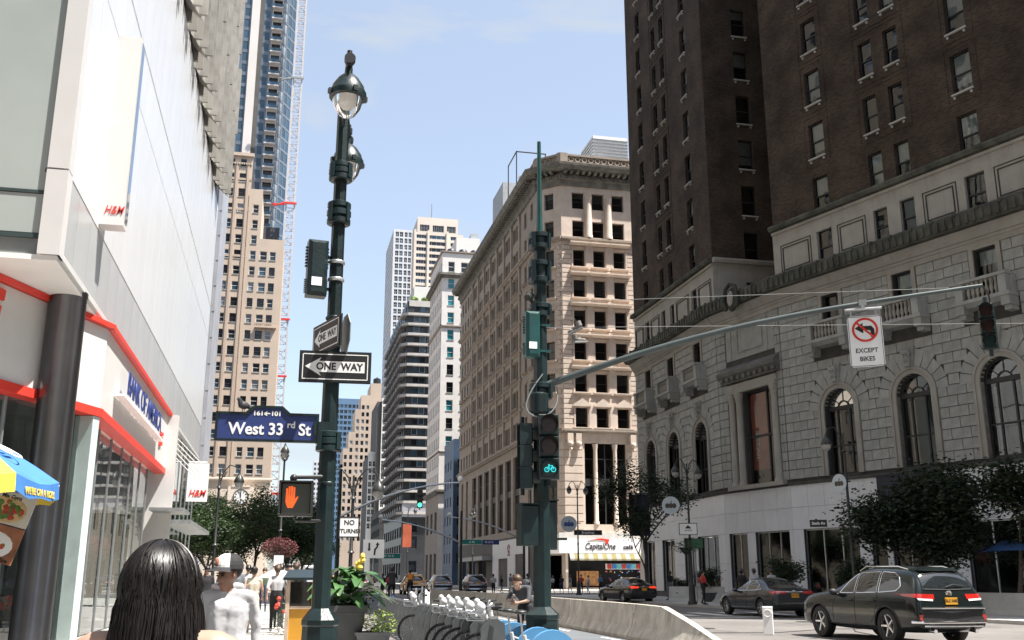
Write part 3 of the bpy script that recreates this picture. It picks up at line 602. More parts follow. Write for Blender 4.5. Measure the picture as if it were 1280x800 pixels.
# ------------------------------------------------------------ stone office block with chamfered corner and cafe
tan = pm('tan_stone', (.60, .50, .42), .85, .09, 1.0, .2, bscale=14, stain=.18); tand = pm('shade_toned_tan_stone', (.31, .262, .218), .85, .12, 1.0, .2, stain=.3); tanc = pm('sooty_cornice', (.16, .15, .13), .9, .35, 1.2, .4)  # tand: tan stone darkened as the shaded avenue side; reused for trim
tanj = pm('tan_joint', (.2, .17, .145), .9)
off = thing('office_building', 'tan stone office block with chamfered corner, heavy dark cornice and cafe at street level', 'building', (32.65, 116, 0))
OS = Fr(off, (32.65, 116), (48, 116)); OC = Fr(off, (30.09, 118.56), (32.65, 116)); OW = Fr(off, (30.09, 176), (30.09, 118.56))
RZ = [(19.2, 2.45), (23.55, 2.4), (27.6, 2.4), (31.65, 2.4), (35.65, 2.4), (39.7, 2.35), (43.75, 2.2), (47.55, 2.25)]
offg = pm('office_window_frame', (.03, .03, .032), .5); BG = glassmat('office_glass', (.35, .38, .4), .02, .06); offm = [offg, BG, ROOM, BLIND]; offw = [offg, pm('office_side_pane', (.03, .032, .034), .3, .5, .3, spec=.25), ROOM, BLIND]
def moulding(fr, x0, x1, z, p, h, mat, name='ledge'):
    m = MB(); m.sweep([(0, z), (-p * .5, z), (-p * .7, z + h * .45), (-p, z + h * .5), (-p, z + h), (0, z + h * 1.15)], x0, x1); fr.put(name, m.mesh(name, mat))
def office(fr, L, cols, groups, wm, base_ops, rus=()):
    ops = [(x - w / 2, x + w / 2, z, z + h) for z, h in RZ for x, w in cols]
    m = MB(); wall(m, 0, L, 6.7, 53.4, ops + base_ops, .5); fr.put('stone_wall', m.mesh('stone_wall', wm))
    for a, b, c, d in ops: sash(fr, a, c, b - a, d - c, sill=False, d=.42, mats=offw if fr is OW else offm)
    for z in (18.45, 43.0): moulding(fr, -.1, L + .1, z, .55, .5, tand)
    for (a, b) in groups:
        for z, h in RZ[:6]:
            moulding(fr, a - .35, b + .35, z - .28, .48, .24, wm, 'sill')
            if z > 20: m = MB(); m.box(a - .28, b + .28, -.12, 0, z + h + .12, z + h + .32); fr.put('lintel', m.mesh('lintel', wm))
    m = MB(); m.sweep([(0, 50.6), (-.25, 50.65), (-.3, 51.3), (-.55, 51.4), (-.6, 51.9), (0, 52.0)], -.3, L + .3)
    for i in range(int(L / .8)): m.box(i * .8 + .2, i * .8 + .55, -1.3, -.3, 52.0, 52.45)
    for i in range(int(L / .35)): m.box(i * .35, i * .35 + .2, -.7, -.5, 51.45, 51.75)
    m.sweep([(0, 52.4), (-1.45, 52.45), (-1.7, 52.9), (-1.75, 53.2), (0, 53.5)], -.7, L + .7); fr.put('cornice', m.mesh('cornice', tanc))
cS = [(2.28, 1.62), (4.96, 1.62), (7.66, 1.62), (11.5, 1.62)]
bS = [(2.55, 7.85, 7.6, 17.3)]
office(OS, OS.L, cS, [(c - w / 2, c + w / 2) for c, w in cS], tan, bS)
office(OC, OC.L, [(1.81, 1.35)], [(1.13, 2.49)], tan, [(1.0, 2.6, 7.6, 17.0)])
yW = [176 - (130.75 + 5.1 * k) for k in range(7)]; cW = []
for x in yW: cW += [(x - 1.0, 1.72), (x + 1.0, 1.72)]
pw = [(2.2, 1.3), (4.9, 1.3), (7.6, 1.3), (10.2, 1.3), (51.0, 1.3), (54.6, 1.3)]
bW = [(x - 1.85, x + 1.85, 7.6, 17.2) for x in yW] + [(a - .9, a + .9, 7.6, 17.2) for a in (3.5, 8.0, 52.8)]
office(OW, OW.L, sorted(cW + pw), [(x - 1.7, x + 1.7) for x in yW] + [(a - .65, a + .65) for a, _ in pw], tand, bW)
# quoins: stones picked out at the corner
QB = unit_block(tan)
for fr, x0, x1 in ((OS, .0, 1.32), (OS, 8.7, 9.7), (OC, 0, .62), (OC, 3.0, 3.62)):
    n = 40
    for i in range(n):
        z = 19.0 + i * .62
        if z < 43 or 44 < z < 46.6: fr.put('quoin_stone', QB, x0, -.12, z, (x1 - x0 - (.22 if i % 2 else 0), .12, .52))
for i in range(11):
    OS.put('quoin_stone', QB, 0, -.09, 7.0 + i * .95, (2.3, .09, .83)); OS.put('quoin_stone', QB, 8.0, -.09, 7.0 + i * .95, (1.8, .09, .83)); OC.put('quoin_stone', QB, 2.75, -.09, 7.0 + i * .95, (.85, .09, .83)); OC.put('quoin_stone', QB, 0, -.09, 7.0 + i * .95, (.85, .09, .83))
# pilaster columns between the top windows, window splays and pediments (south side)
for xp in (3.62, 6.31):
    m = MB(); m.lathe([(.5, 0), (.5, .35), (.42, .5), (.4, 4.6), (.36, 5.0), (.45, 5.3), (.5, 5.6)], 14); OS.put('pilaster', m.mesh('pilaster', tan), xp, -.12, 43.6)
    for i in range(6):
        z = RZ[i][0]; m = MB(); m.box(-.42, .42, -.2, 0, z - .3, z + 3.6); OS.put('pier', m.mesh('pier', tan), xp)
for c, w in cS[:3]:
    m = MB(); m.prism([(c - 1.15, 21.75), (c + 1.15, 21.75), (c + 1.15, 21.95), (c, 22.75), (c - 1.15, 21.95)], -.42, 0); OS.put('pediment', m.mesh('pediment', tan))
    for z, h in RZ[:6]:
        m = MB(); m.box(c - 1.0, c - .81, -.16, 0, z, z + h + .1); m.box(c + .81, c + 1.0, -.16, 0, z, z + h + .1); OS.put('window_jamb', m.mesh('window_jamb', tan), kind='stuff')
    for z, h in RZ[1:6]: moulding(OS, c - 1.3, c + 1.3, z + h + .5, .85, .32, tan, 'hood')
def bigwin(fr, x0, x1, z0, z1, n):
    w = (x1 - x0) / n; m = MB()
    for i in range(n + 1): m.box(i * w - .07, i * w + .07, .3, .45, 0, z1 - z0)
    m.box(0, x1 - x0, .28, .45, (z1 - z0) * .47, (z1 - z0) * .56); m.box(0, x1 - x0, .3, .44, (z1 - z0) * .8, (z1 - z0) * .8 + .1)
    o = fr.put('tall_window', m.mesh('tall_window', offg), x0, 0, z0)
    for i in range(n): g = MB(); g.quad((i * w, .38, 0), (i * w + w, .38, 0), (i * w + w, .38, z1 - z0), (i * w, .38, z1 - z0)); g.build('pane', BG, o)
    g = MB(); g.box(0, x1 - x0, 1.2, 1.25, 0, z1 - z0); g.build('dim_interior', ROOM, o)
for a, b, c, d in bS: bigwin(OS, a, b, c, d, 4)
bigwin(OC, 1.0, 2.6, 7.6, 17.0, 2)
for a, b, c, d in bW: bigwin(OW, a, b, c, d, 2)
for xp in (3.95, 6.45):
    m = MB(); m.lathe([(.34, 0), (.34, .3), (.26, .4), (.24, 8.9), (.3, 9.2), (.36, 9.6)], 12); OS.put('column', m.mesh('column', tan), xp, .12, 7.6)
for x in (.7, 1.75, 8.7):
    m = MB(); m.box(-.35, .35, -.5, 0, 17.2, 18.4); m.ball((0, -.45, 17.1), .34, 6); m.ball((0, -.42, 16.5), .24, 6); OS.put('corbel', m.mesh('corbel', tan), x)
# parapet with roundels, roof plant
for fr, L in ((OS, OS.L), (OC, OC.L), (OW, OW.L)):
    m = MB(); m.box(-.1, L + .1, -.25, .3, 53.45, 53.95); m.box(-.1, L + .1, -.25, .3, 54.75, 55.0); m.box(-.1, .9 if L > 5 else .5, -.3, .3, 53.9, 55.1); m.box(L - .8 if L > 5 else L - .4, L + .1, -.3, .3, 53.9, 55.1); m.box(0, L, .1, .25, 53.9, 54.8)
    fr.put('parapet', m.mesh('parapet', tand))
    if fr is OW: continue
    u = MB(); u.tube([(.32 * math.cos(2 * math.pi * i / 10), 0, .32 * math.sin(2 * math.pi * i / 10)) for i in range(11)], .07, 5, cap=False); me = u.mesh('roundel', tand)
    for i in range(int((L - 1.6) / .9)): fr.put('roundel', me, 1.4 + i * .9 if L > 5 else 1.1 + i * .7, -.12, 54.35)
m = MB(); m.box(.6, 46, .8, 58, .0, 53.2); m.build('inner_core', ROOM, off, loc=(.9, 1.0, 0)); m = MB(); m.box(-1.6, 46, 3.0, 59, 53.25, 53.4); m.build('roof', tanc, off)
rw = pm('white_roof_plant', (.72, .72, .72), .5, .08); rg = pm('grey_penthouse', (.34, .36, .38), .6, .1)
m = MB(); m.box(4.2, 9.2, 7, 13, 53.4, 57.5); m.box(4.8, 6.6, 6.9, 7, 56.0, 57.2, 1); m.box(7.4, 12.5, 9, 15, 57.5, 62.5); m.build('roof_plant', [rw, BLACKM], off)
m = MB()
for i in range(9): m.box(7.3, 12.6, 8.9, 15.1, 57.9 + i * .5, 58.0 + i * .5)
m.build('plant_louvre', GREYM, off, kind='stuff')
m = MB(); m.box(2.6, 2.75, 6, 6.15, 53.4, 57.4); m.lathe([(.2, 0), (.2, .4)], 8, (2.67, 6.07, 57.2)); m.build('vent_pipe', GREYM, off)
m = MB(); m.box(-1.4, 3.4, 29, 37, 53.4, 62.6); m.build('lift_penthouse', rg, off)
m = MB()
for a, b in ((-.8, 22.2), (3.8, 22.2), (-.8, 28), (3.8, 28)): m.box(a, a + .15, b, b + .15, 53.4, 65)
m.box(-.8, 3.95, 22.2, 22.35, 64.9, 65.05); m.box(-.8, -.65, 22.2, 28, 64.9, 65.05); m.build('penthouse_frame', BLACKM, off); m = MB(); m.lathe([(1.4, 0), (1.4, 3.4), (.2, 4.2)], 14, (1.6, 25, 58.6)); m.build('water_tank', rw, off)
m = MB(); m.lathe([(1.0, 0), (1.0, 2.6)], 12, (-.6, 14, 53.4)); m.build('roof_tank', BLACKM, off)
# cafe front
cw = pm('cafe_white_sign', (.85, .85, .84), .4, .02); aw1 = pm('shaded_awning_yellow', (.22, .19, .07), .8, .1); aw2 = pm('shaded_awning_white', (.30, .29, .27), .8, .06)  # awning stripe colours darkened to stand for shade below the sign
m = MB(); m.box(-.9, 10.2, -.5, -.05, 4.25, 5.85, 0); m.box(-.9, 10.2, -.45, -.05, 5.85, 6.6, 1); OS.put('cafe_fascia', m.mesh('cafe_fascia', [cw, pm('pale_stone_band', (.6, .58, .55), .7)]))
m = MB(); wall(m, 0, OS.L, 0, 6.7, [(.3, 9.4, .3, 4.2)], .6); OS.put('ground_floor_wall', m.mesh('ground_floor_wall', tan)); m = MB(); wall(m, 0, OC.L, 0, 6.7, [(.5, 3.1, .2, 4.0)], .6); OC.put('ground_floor_wall', m.mesh('ground_floor_wall', tand))
m = MB(); m.box(0, OC.L, -.1, -.02, 4.2, 6.5); OC.put('corner_fascia', m.mesh('corner_fascia', cw))
obj('lettering', text_mesh('CapitalOne', 1.05, pm('sign_dark_letters', (.03, .03, .05), .5), .02, .012, .78, .25), off, OS.pos(4.1, -.53, 5.0), OS.th); obj('lettering', text_mesh('café', .72, pm('sign_dark_letters', (.03, .03, .05), .5), .02, .012, 1.1), off, OS.pos(7.6, -.53, 4.95), OS.th)
P = [(2.6 + i * .33, 5.75 + .28 * math.sin(i * .34)) for i in range(9)]; m = MB(); m.prism([(2.6, 5.7), (4.2, 5.95), (5.3, 5.85), (5.0, 5.2), (4.7, 5.7), (3.8, 5.78)], -.56, -.51); OS.put('sign_swoosh', m.mesh('sign_swoosh', redl))
for i in range(16):
    x = .3 + i * .57; m = MB(); m.quad((x, -.55, 4.2), (x + .57, -.55, 4.2), (x + .57, -1.0, 3.6), (x, -1.0, 3.6)); m.quad((x, -1.0, 3.6), (x + .57, -1.0, 3.6), (x + .57, -1.0, 3.4), (x, -1.0, 3.4)); OS.put('awning_stripe', m.mesh('awning_stripe', aw1 if i % 2 else aw2))
m = MB(); m.box(.3, 9.4, 1.9, 2.0, 0, 4.2, 0)
for i in range(7): m.box(5.2 + i * .6, 5.7 + i * .6, .2, .3, 2.45, 3.0, 1 + i % 3)
m.box(5.0, 9.4, .31, .35, 2.4, 3.05, 4); m.box(1.5, 4.2, .6, .7, .5, 2.2, 5)
for i in range(26): x = random.uniform(4.6, 9.2); z = random.uniform(.9, 2.2); m.box(x, x + random.uniform(.05, .2), .35, .4, z, z + random.uniform(.05, .22), random.choice((1, 2, 4, 4, 5)))
OS.put('shop_interior', m.mesh('shop_interior', [ROOM, pm('poster_red', (.5, .05, .05), .5), pm('poster_blue', (.05, .2, .55), .5), pm('poster_cyan', (.1, .5, .6), .5), pm('poster_white', (.8, .8, .8), .5), pm('warm_display', (.45, .22, .08), .6, .4, 3)]))
# avenue side: pale shop front with rounded display opening
m = MB(); wall(m, 30.5, 52.5, 0, 6.4, [(34.5, 40.5, .2, 4.0), (45, 51, .2, 4.4)], .8, y=-.15); OW.put('shopfront', m.mesh('shopfront', pm('grey_white_shopfront', (.62, .62, .63), .5, .05)))
for a in (34.5, 45): m = MB(); m.box(a, a + 6, 1.2, 1.3, .2, 4.4, 0); m.box(a + .6, a + 5.4, 1.1, 1.15, .4, 3.2, 1); OW.put('shop_interior', m.mesh('shop_interior', [ROOM, pm('warm_display', (.45, .22, .08), .6, .4, 3)]))
m = MB(); wall(m, 0, OW.L, 0, 6.7, [(3, 8, .3, 4), (11, 16, .3, 4), (19, 25, .3, 4)], .5); OW.put('ground_floor_wall', m.mesh('ground_floor_wall', pm('shaded_shop_base', (.07, .065, .06), .7, .2, .5))); m = MB(); m.box(10, 30, -1.6, -.1, 3.9, 4.5); OW.put('flat_canopy', m.mesh('flat_canopy', GREYM))  # ground-floor wall colour darkened to stand for street-level shade
obj('lettering', text_mesh('bakery', 1.0, pm('sign_maroon', (.25, .04, .08), .5), .02, 0, 1, .2), off, OW.pos(41.5, -.2, 5.1), OW.th) if False else None
m = MB(); m.tube([(math.cos(a) * .5 * (1 + .3 * math.sin(3 * a)), 0, math.sin(a) * .55) for a in [i * .45 for i in range(14)]], .06, 5); m.box(-.7, .7, -.03, .03, -.9, -.7); OW.put('shop_emblem', m.mesh('shop_emblem', pm('sign_maroon', (.25, .04, .08), .5)), 41.5, -.2, 5.2)

for k in range(8):
    x = yW[0] + 2.55 - 5.1 * k
    for z0, z1 in ((18.9, 43.0), (43.6, 50.6)): m = MB(); m.box(x - .42, x + .42, -.22, 0, z0, z1); m.box(x - .55, x + .55, -.3, 0, z1 - .5, z1 - .1); OW.put('pilaster', m.mesh('pilaster', tand))
for z, h in RZ[1:6]: moulding(OW, 11.5, 49.0, z - .75, .28, .3, tand, 'string_course')
# ------------------------------------------------------------ buildings farther along
def simple_win(w, h, mats, d=.3, vm=0, hm=1, fr=.08):
    b = MB(); b.box(0, fr, d - .05, d + .05, 0, h); b.box(w - fr, w, d - .05, d + .05, 0, h); b.box(fr, w - fr, d - .05, d + .05, h - fr, h); b.box(fr, w - fr, d - .05, d + .05, 0, fr)
    if hm: b.box(fr, w - fr, d - .04, d + .04, h * .5 - fr * .5, h * .5 + fr * .5)
    for i in range(vm): x = w * (i + 1) / (vm + 1); b.box(x - fr * .4, x + fr * .4, d - .04, d + .04, fr, h - fr)
    b.quad((0, d + .02, 0), (w, d + .02, 0), (w, d + .02, h), (0, d + .02, h), 1); return b.mesh('window', mats)
pane_d = pm('far_pane_dark', (.022, .026, .032), .08, .6, .15); pane_b = pm('far_pane_blue', (.05, .095, .14), .06, .5, .12); pane_l = pm('far_pane_pale', (.22, .25, .28), .15, .5, .2)
pane_t = pm('far_pane_teal', (.03, .22, .27), .1, .5, .2)
FRW = pm('far_white_frame', (.68, .68, .66), .6); FRD = pm('far_dark_frame', (.05, .05, .05), .6)
cnt = {}
def face(fr, L, z0, z1, cols, rows, wm, wmats, depth=.3, vm=0, hm=1, sill=None, limit=290, name='window'):
    """one wall with recessed windows; wmats: list of material lists picked at random"""
    ops = [(x - w / 2, x + w / 2, z, z + h) for z, h in rows for x, w in cols if z >= z0 - .01 and z + h <= z1 + .01]
    m = MB(); wall(m, 0, L, z0, z1, ops, depth); fr.put('wall', m.mesh('wall', wm)); memo = {}; extra = {}
    for a, b, c, d in ops:
        k = random.randrange(len(wmats)); key = (round(b - a, 2), round(d - c, 2), k)
        if key not in memo: memo[key] = simple_win(b - a, d - c, wmats[k], depth - .06, vm, hm)
        cnt[fr.root.name] = cnt.get(fr.root.name, 0) + 1
        if cnt[fr.root.name] <= limit: fr.put(name, memo[key], a, 0, c)
        else:
            M = memo[key]; e = extra.setdefault(k, MB()); o = len(e.v); e.v += [(v.co.x + a, v.co.y, v.co.z + c) for v in M.vertices]
            for p in M.polygons: e.f.append([i + o for i in p.vertices]); e.m.append(p.material_index); e.sm.append(False)
    for k, e in extra.items(): fr.put(name, e.mesh('windows', wmats[k]), kind='stuff')
    if sill:
        for c in sorted({o[2] for o in ops}):
            m = MB()
            for a, b, cc, d in ops:
                if cc == c: m.box(a - .08, b + .08, -.1, .1, c - .14, c)
            fr.put('sill', m.mesh('sill', sill), kind='stuff')
def bldg(name, label, loc): return thing(name, label, 'building', loc)
def topbox(root, x0, x1, y0, y1, z0, z1, mat, name='roof'):
    m = MB(); m.box(x0 - root.location.x, x1 - root.location.x, y0 - root.location.y, y1 - root.location.y, z0, z1); m.build(name, mat, root)
W3 = [[FRD, pane_d], [FRD, pane_d], [FRW, pane_d], [FRW, pane_l], [FRD, pane_b]]

# white office block with sash windows
wo_ = bldg('white_office_building', 'slim white office block with single sash windows and dark cornice beside the tan block', (29.5, 196.5, 0))
a, c = Fr(wo_, (29.5, 196.5), (46, 196.5)), Fr(wo_, (29.5, 214.3), (29.5, 196.5))
wst = pm('white_brick', (.66, .63, .60), .8, .06, .6, stain=.12); wsd = pm('shaded_stone_base', (.24, .215, .19), .85, .1, .8, stain=.2)  # wsd: avenue-side base with street-level shade put into its colour
rws = [(63.3 - 3.66 * k, 2.15) for k in range(13)]; wt = [[FRW, pane_t], [FRD, pane_d], [FRW, pane_d]]
face(a, 16.5, 18.2, 67.5, [(1.9, 1.35), (4.65, 1.45), (7.4, 1.4), (10.2, 1.4), (13, 1.4)], rws, wst, wt, .35, sill=sillm)
face(c, 17.8, 18.2, 67.5, [(1.3 + 2.5 * i, 1.1) for i in range(7)], rws, wst, wt, .35, sill=sillm)
for fr, L in ((a, 16.5), (c, 17.8)):
    moulding(fr, -.6, L + .6, 61.9, .9, .9, tanc, 'cornice'); moulding(fr, -.3, L + .3, 51.2, .3, .5, tand, 'band'); moulding(fr, -.5, L + .5, 17.4, .6, .8, tanc, 'cornice'); moulding(fr, -.2, L + .2, 25.5, .2, .3, tanc, 'band'); moulding(fr, -.2, L + .2, 67.3, .3, .4, tand, 'coping')
face(a, 16.5, 0, 17.5, [(3.0, 2.1), (7.5, 2.1)], [(11.5, 2.4)], wst, [[FRD, pane_d]], .4); face(c, 17.8, 0, 17.5, [(3, 3), (8.9, 3), (14.5, 3)], [(1, 5), (10, 4)], wsd, [[FRD, pane_d]], .4, vm=2)
topbox(wo_, 30.2, 45.5, 197.2, 213.5, 0, 67.2, ROOM, 'inner_core'); topbox(wo_, 30.5, 44, 199, 212, 67.3, 68.0, tand)
topbox(wo_, 33.6, 38.8, 204, 211, 68, 73.6, pm('pale_louvre_plant', (.60, .58, .56), .7, .05), 'roof_plant'); topbox(wo_, 37, 38.6, 205, 210, 73.6, 75, rg, 'roof_plant_top')
for i in range(4): m = MB(); m.lathe([(1.1, 0), (1.1, .5), (.7, 1.0), (0, 1.15)], 10); obj('roof_dome', m.mesh('roof_dome', pm('navy_canopy', (.018, .022, .06), .5)), wo_, (2.2 + i * 2.5, 2.5, 68))
# blue narrow building between
bl = bldg('blue_slim_building', 'narrow blue clad building squeezed behind the tan office block', (30.2, 183, 0)); a, c = Fr(bl, (30.2, 183), (40, 183)), Fr(bl, (30.2, 194), (30.2, 183)); bc = pm('blue_cladding', (.05, .085, .15), .5, .15, .5)
face(a, 9.8, 0, 26.5, [(1.2, .9), (3.4, .9)], [(4 + 3.4 * k, 1.8) for k in range(6)], bc, [[FRD, pane_d]]); face(c, 11, 0, 26.5, [(2, 1), (5, 1), (8, 1)], [(4 + 3.4 * k, 1.8) for k in range(6)], bc, [[FRD, pane_d]]); topbox(bl, 30.8, 39.5, 183.6, 193.5, 0, 26.3, ROOM, 'inner_core')

# balcony tower
bt = bldg('balcony_tower', 'dark glass apartment tower with stacked white concrete balconies', (29, 254.5, 0)); a, c = Fr(bt, (29, 254.5), (42, 254.5)), Fr(bt, (29, 300), (29, 254.5))
dg = pm('dark_curtain_wall', (.028, .03, .034), .4, .2, .4); slabm = pm('balcony_concrete', (.44, .415, .39), .8, .06, .5, stain=.15); slabd = pm('shaded_balcony_concrete', (.22, .21, .20), .85, .12, .5)  # slabd: same concrete, darkened for balconies on the shaded avenue side
fl = [(17.6 + 2.72 * k) for k in range(20)]
face(a, 13, 16, 72.5, [(2.6, 1.5), (4.3, 1.5), (6.6, 1.9), (9.6, 1.6)], [(z + .35, 1.95) for z in fl], dg, [[FRD, pane_b], [FRD, pane_d], [FRW, pane_b]], .25, hm=0); face(c, 45.5, 16, 72.5, [(4 + 5.6 * i, 2.2) for i in range(8)], [(z + .35, 1.95) for z in fl], dg, [[FRD, pane_d], [FRD, pane_b]], .25, hm=0, limit=290)
u = MB(); pts = [(-1.3, 5.5), (-1.35, 1.2), (-1.0, -.2), (.2, -1.15), (1.5, -1.3), (7.6, -1.3), (7.6, -.05)]
for (p, q), (r_, s_) in zip(pts, pts[1:]): u.add([(p, q, 0), (r_, s_, 0), (r_, s_, .62), (p, q, .62)], [(0, 1, 2, 3)])
u.add([(p, q, .02) for p, q in pts] + [(0, 5.5, .02)], [tuple(range(8))]); u.add([(p, q, .61) for p, q in pts] + [(0, 5.5, .94)], [tuple(range(8))[::-1]]); BM = u.mesh('balcony', slabm)
for z in fl: a.put('balcony', BM, 0, 0, z - .75)
u = MB(); u.box(-2.0, 2.0, -1.5, 0, 0, .18); u.box(-2.0, 2.0, -1.5, -1.4, .18, 1.05); u.box(-2, -1.9, -1.4, 0, .18, 1.05); u.box(1.9, 2, -1.4, 0, .18, 1.05); BM2 = u.mesh('side_balcony', slabd)
for i in range(8):
    for z in fl[:-1]: c.put('side_balcony', BM2, 4 + 5.6 * i - 1.0, 0, z - .75)
face(a, 13, 0, 16, [(3, 2), (7, 2), (10.5, 2)], [(2, 3.5), (8.5, 3), (12.5, 2.3)], dg, [[FRD, pane_d]], .3, hm=0); face(c, 45.5, 0, 16, [(4 + 5.6 * i, 4) for i in range(8)], [(2, 3), (6.8, 2.6), (11.2, 2.6)], dg, [[FRD, pane_d], [FRD, pane_d], [FRD, pane_l]], .3, vm=2)
topbox(bt, 30, 41.5, 255.5, 299, 0, 72, ROOM, 'inner_core'); topbox(bt, 31, 41, 257, 290, 72.4, 77.5, pm('pale_louvre_plant', (.60, .58, .56), .7, .05), 'penthouse'); topbox(bt, 29.5, 42, 254.3, 262, 71.2, 72.8, slabm, 'parapet')
leafr = pm('roof_garden_leaf', (.10, .16, .03), .6, .3, 2)
for i in range(5): m = MB(); [m.ball((random.uniform(-1, 1), random.uniform(-.6, .6), random.uniform(.3, 1.0)), random.uniform(.4, .8), 4) for _ in range(9)]; obj('roof_shrub', m.mesh('roof_shrub', leafr), None, (31.5 + 2.2 * i, 255.4 + (i % 2) * .6, 72.9), 0, 'green shrub on the roof terrace of the balcony tower', 'shrub', 'roof terrace shrubs')
m = MB(); m.box(0, 11, -1.0, -.2, 16.2, 19.8); a.put('grey_sign_band', m.mesh('grey_sign_band', pm('lilac_grey_band', (.30, .30, .34), .6)))

# tall pale tower behind
tt = bldg('pale_tower', 'tall cream apartment tower with ribbon windows rising behind the balcony tower', (39.6, 407, 0)); a, c = Fr(tt, (39.6, 407), (70, 407)), Fr(tt, (39.6, 440), (39.6, 407))
cr_ = pm('cream_concrete', (.62, .545, .47), .8, .05, .1); gw = pm('grey_white_grid', (.52, .53, .55), .7, .06, .2); rr = [(72 + 2.87 * k, 1.7) for k in range(26)]
face(a, 8.1, 0, 147, [(1.6, 1.5), (3.4, 1.5), (5.4, 1.3), (7.1, 1.3)], [(z, 2.2) for z, h in rr], gw, [[FRW, pane_d], [FRW, pane_b]], .3, vm=1, limit=170)
a2 = Fr(tt, (47.7, 407), (70, 407)); face(a2, 22.3, 0, 146.5, [(4.0, 4.4), (10.5, 8.2), (19, 4.6)], rr, cr_, [[FRW, pane_d], [FRW, pane_b]], .35, vm=3, hm=0, limit=290)
face(c, 33, 0, 147, [(3 + 4 * i, 2) for i in range(8)], [(z, 1.8) for z, h in rr], gw, [[FRD, pane_d]], .3)
for i, x in enumerate((1.2, 7, 15.3)): m = MB(); m.box(x - .45, x + .45, -.5, 0, 40, 147.5); a2.put('pier', m.mesh('pier', cr_))
a3 = Fr(tt, (50.3, 411), (72, 411)); face(a3, 18, 140, 155, [(3.2, 4.2), (9.2, 5), (15, 4)], [(142.5, 2.6), (148.5, 3)], cr_, [[FRW, pane_d]], .3, vm=5, hm=0); topbox(tt, 50.4, 68.2, 411.4, 430, 140, 154.8, cr_, 'upper_block'); topbox(tt, 40.4, 69, 408, 439, 0, 146.3, ROOM, 'inner_core')
m = MB(); m.tube([(57, 415, 155), (57, 415, 163)], [.35, .15], 6); m.M = None; mm = m.mesh('roof_mast', GREYM); mm.transform(Matrix.Translation((-39.6, -407, 0))); obj('roof_mast', mm, tt)

# stepped cream building, white-grid block and blue tower far up the avenue
pk = pm('pink_beige_brick', (.50, .40, .32), .85, .07, .1, stain=.1); st = bldg('stepped_building', 'stepped pinkish beige brick office building far up the avenue', (25.6, 480, 0))
stp = [(26, 61), (28.3, 69), (31.0, 80), (33.6, 87), (38, 93)]; x = 25.6
for i, (x0, z1) in enumerate(stp):
    x1 = stp[i + 1][0] if i < 4 else 50; f_ = Fr(st, (x0, 480 - .0), (x1, 480)); L_ = x1 - x0; n = max(1, round(L_ / 2.7))
    face(f_, L_, 0, z1, [((k + .5) * L_ / n, 1.35) for k in range(n)] if z1 < 92 else [((k + .5) * L_ / n, 1.35) for k in range(n)], [(18 + 3.45 * k, 2.0) for k in range(30) if 18 + 3.45 * k + 2.0 < (z1 - 2 if i < 4 else 80)], pk, [[FRD, pane_d], [FRD, pane_d], [FRW, pane_l]], .3, hm=0)
    topbox(st, x0 + .02, x1 - .02, 480.5, 500, 0, z1 - .1, pk, 'upper_block')
f_ = Fr(st, (26, 505), (26, 480)); face(f_, 25, 0, 61, [(3 + 3.2 * k, 1.4) for k in range(7)], [(18 + 3.45 * k, 2.0) for k in range(12)], pk, [[FRD, pane_d]], .3, hm=0)
m = MB(); m.lathe([(1.9, 0), (1.9, 3.6), (.2, 4.6)], 10, (16, 8, 93)); m.build('water_tank', BLACKM, st)
gd = bldg('grid_building', 'dark block with white square window grid far up the avenue', (31.5, 400, 0)); gwh = pm('white_window_grid', (.58, .56, .52), .7, .06, .3); side = pm('dark_side_wall', (.09, .085, .08), .85, .15, .3)
f1 = Fr(gd, (31.6, 400), (36.2, 400)); f2 = Fr(gd, (36.2, 397), (40.5, 397))
face(f1, 4.6, 0, 49, [(.95, 1.2), (2.5, 1.2), (3.9, .9)], [(20 + 2.7 * k, 2.0) for k in range(10)], gwh, [[FRW, pane_d]], .4, vm=1); face(f2, 4.3, 0, 70, [(1.0, 1.3), (2.8, 1.3)], [(20 + 2.7 * k, 2.0) for k in range(18)], gwh, [[FRW, pane_d]], .4, vm=1)
topbox(gd, 31.5, 36.2, 400.6, 425, 0, 48.6, side, 'side_block'); topbox(gd, 34.4, 41, 398, 425, 0, 70, side, 'side_block'); topbox(gd, 31.4, 36.3, 399.8, 402, 49, 50, gwh, 'parapet'); topbox(gd, 36.0, 41, 396.8, 399, 70, 71.2, gwh, 'parapet')
bu = bldg('blue_glass_tower', 'distant blue glass office tower behind the stepped building', (24.8, 750, 0)); f_ = Fr(bu, (24.8, 750), (70, 750)); bgm = pm('blue_spandrel', (.10, .17, .27), .3, .1, .05)
face(f_, 45, 0, 132, [(1.5 + 3.0 * k, 2.3) for k in range(15)], [(20 + 4.2 * k, 2.6) for k in range(26)], bgm, [[FRD, pane_b], [FRD, pane_d]], .3, hm=0); topbox(bu, 25.5, 69, 751, 780, 0, 131.5, bgm, 'inner_core')
bu2 = bldg('small_far_tower', 'pale slim tower at the far end of the avenue', (19.4, 750, 0)); f_ = Fr(bu2, (19.4, 748), (24.7, 748)); face(f_, 5.3, 0, 85.5, [(1.3, 1.6), (3.9, 1.6)], [(20 + 3.6 * k, 2) for k in range(18)], gw, [[FRD, pane_b]], .3, hm=0); topbox(bu2, 19.5, 24.6, 748.6, 760, 0, 85, gw, 'inner_core')

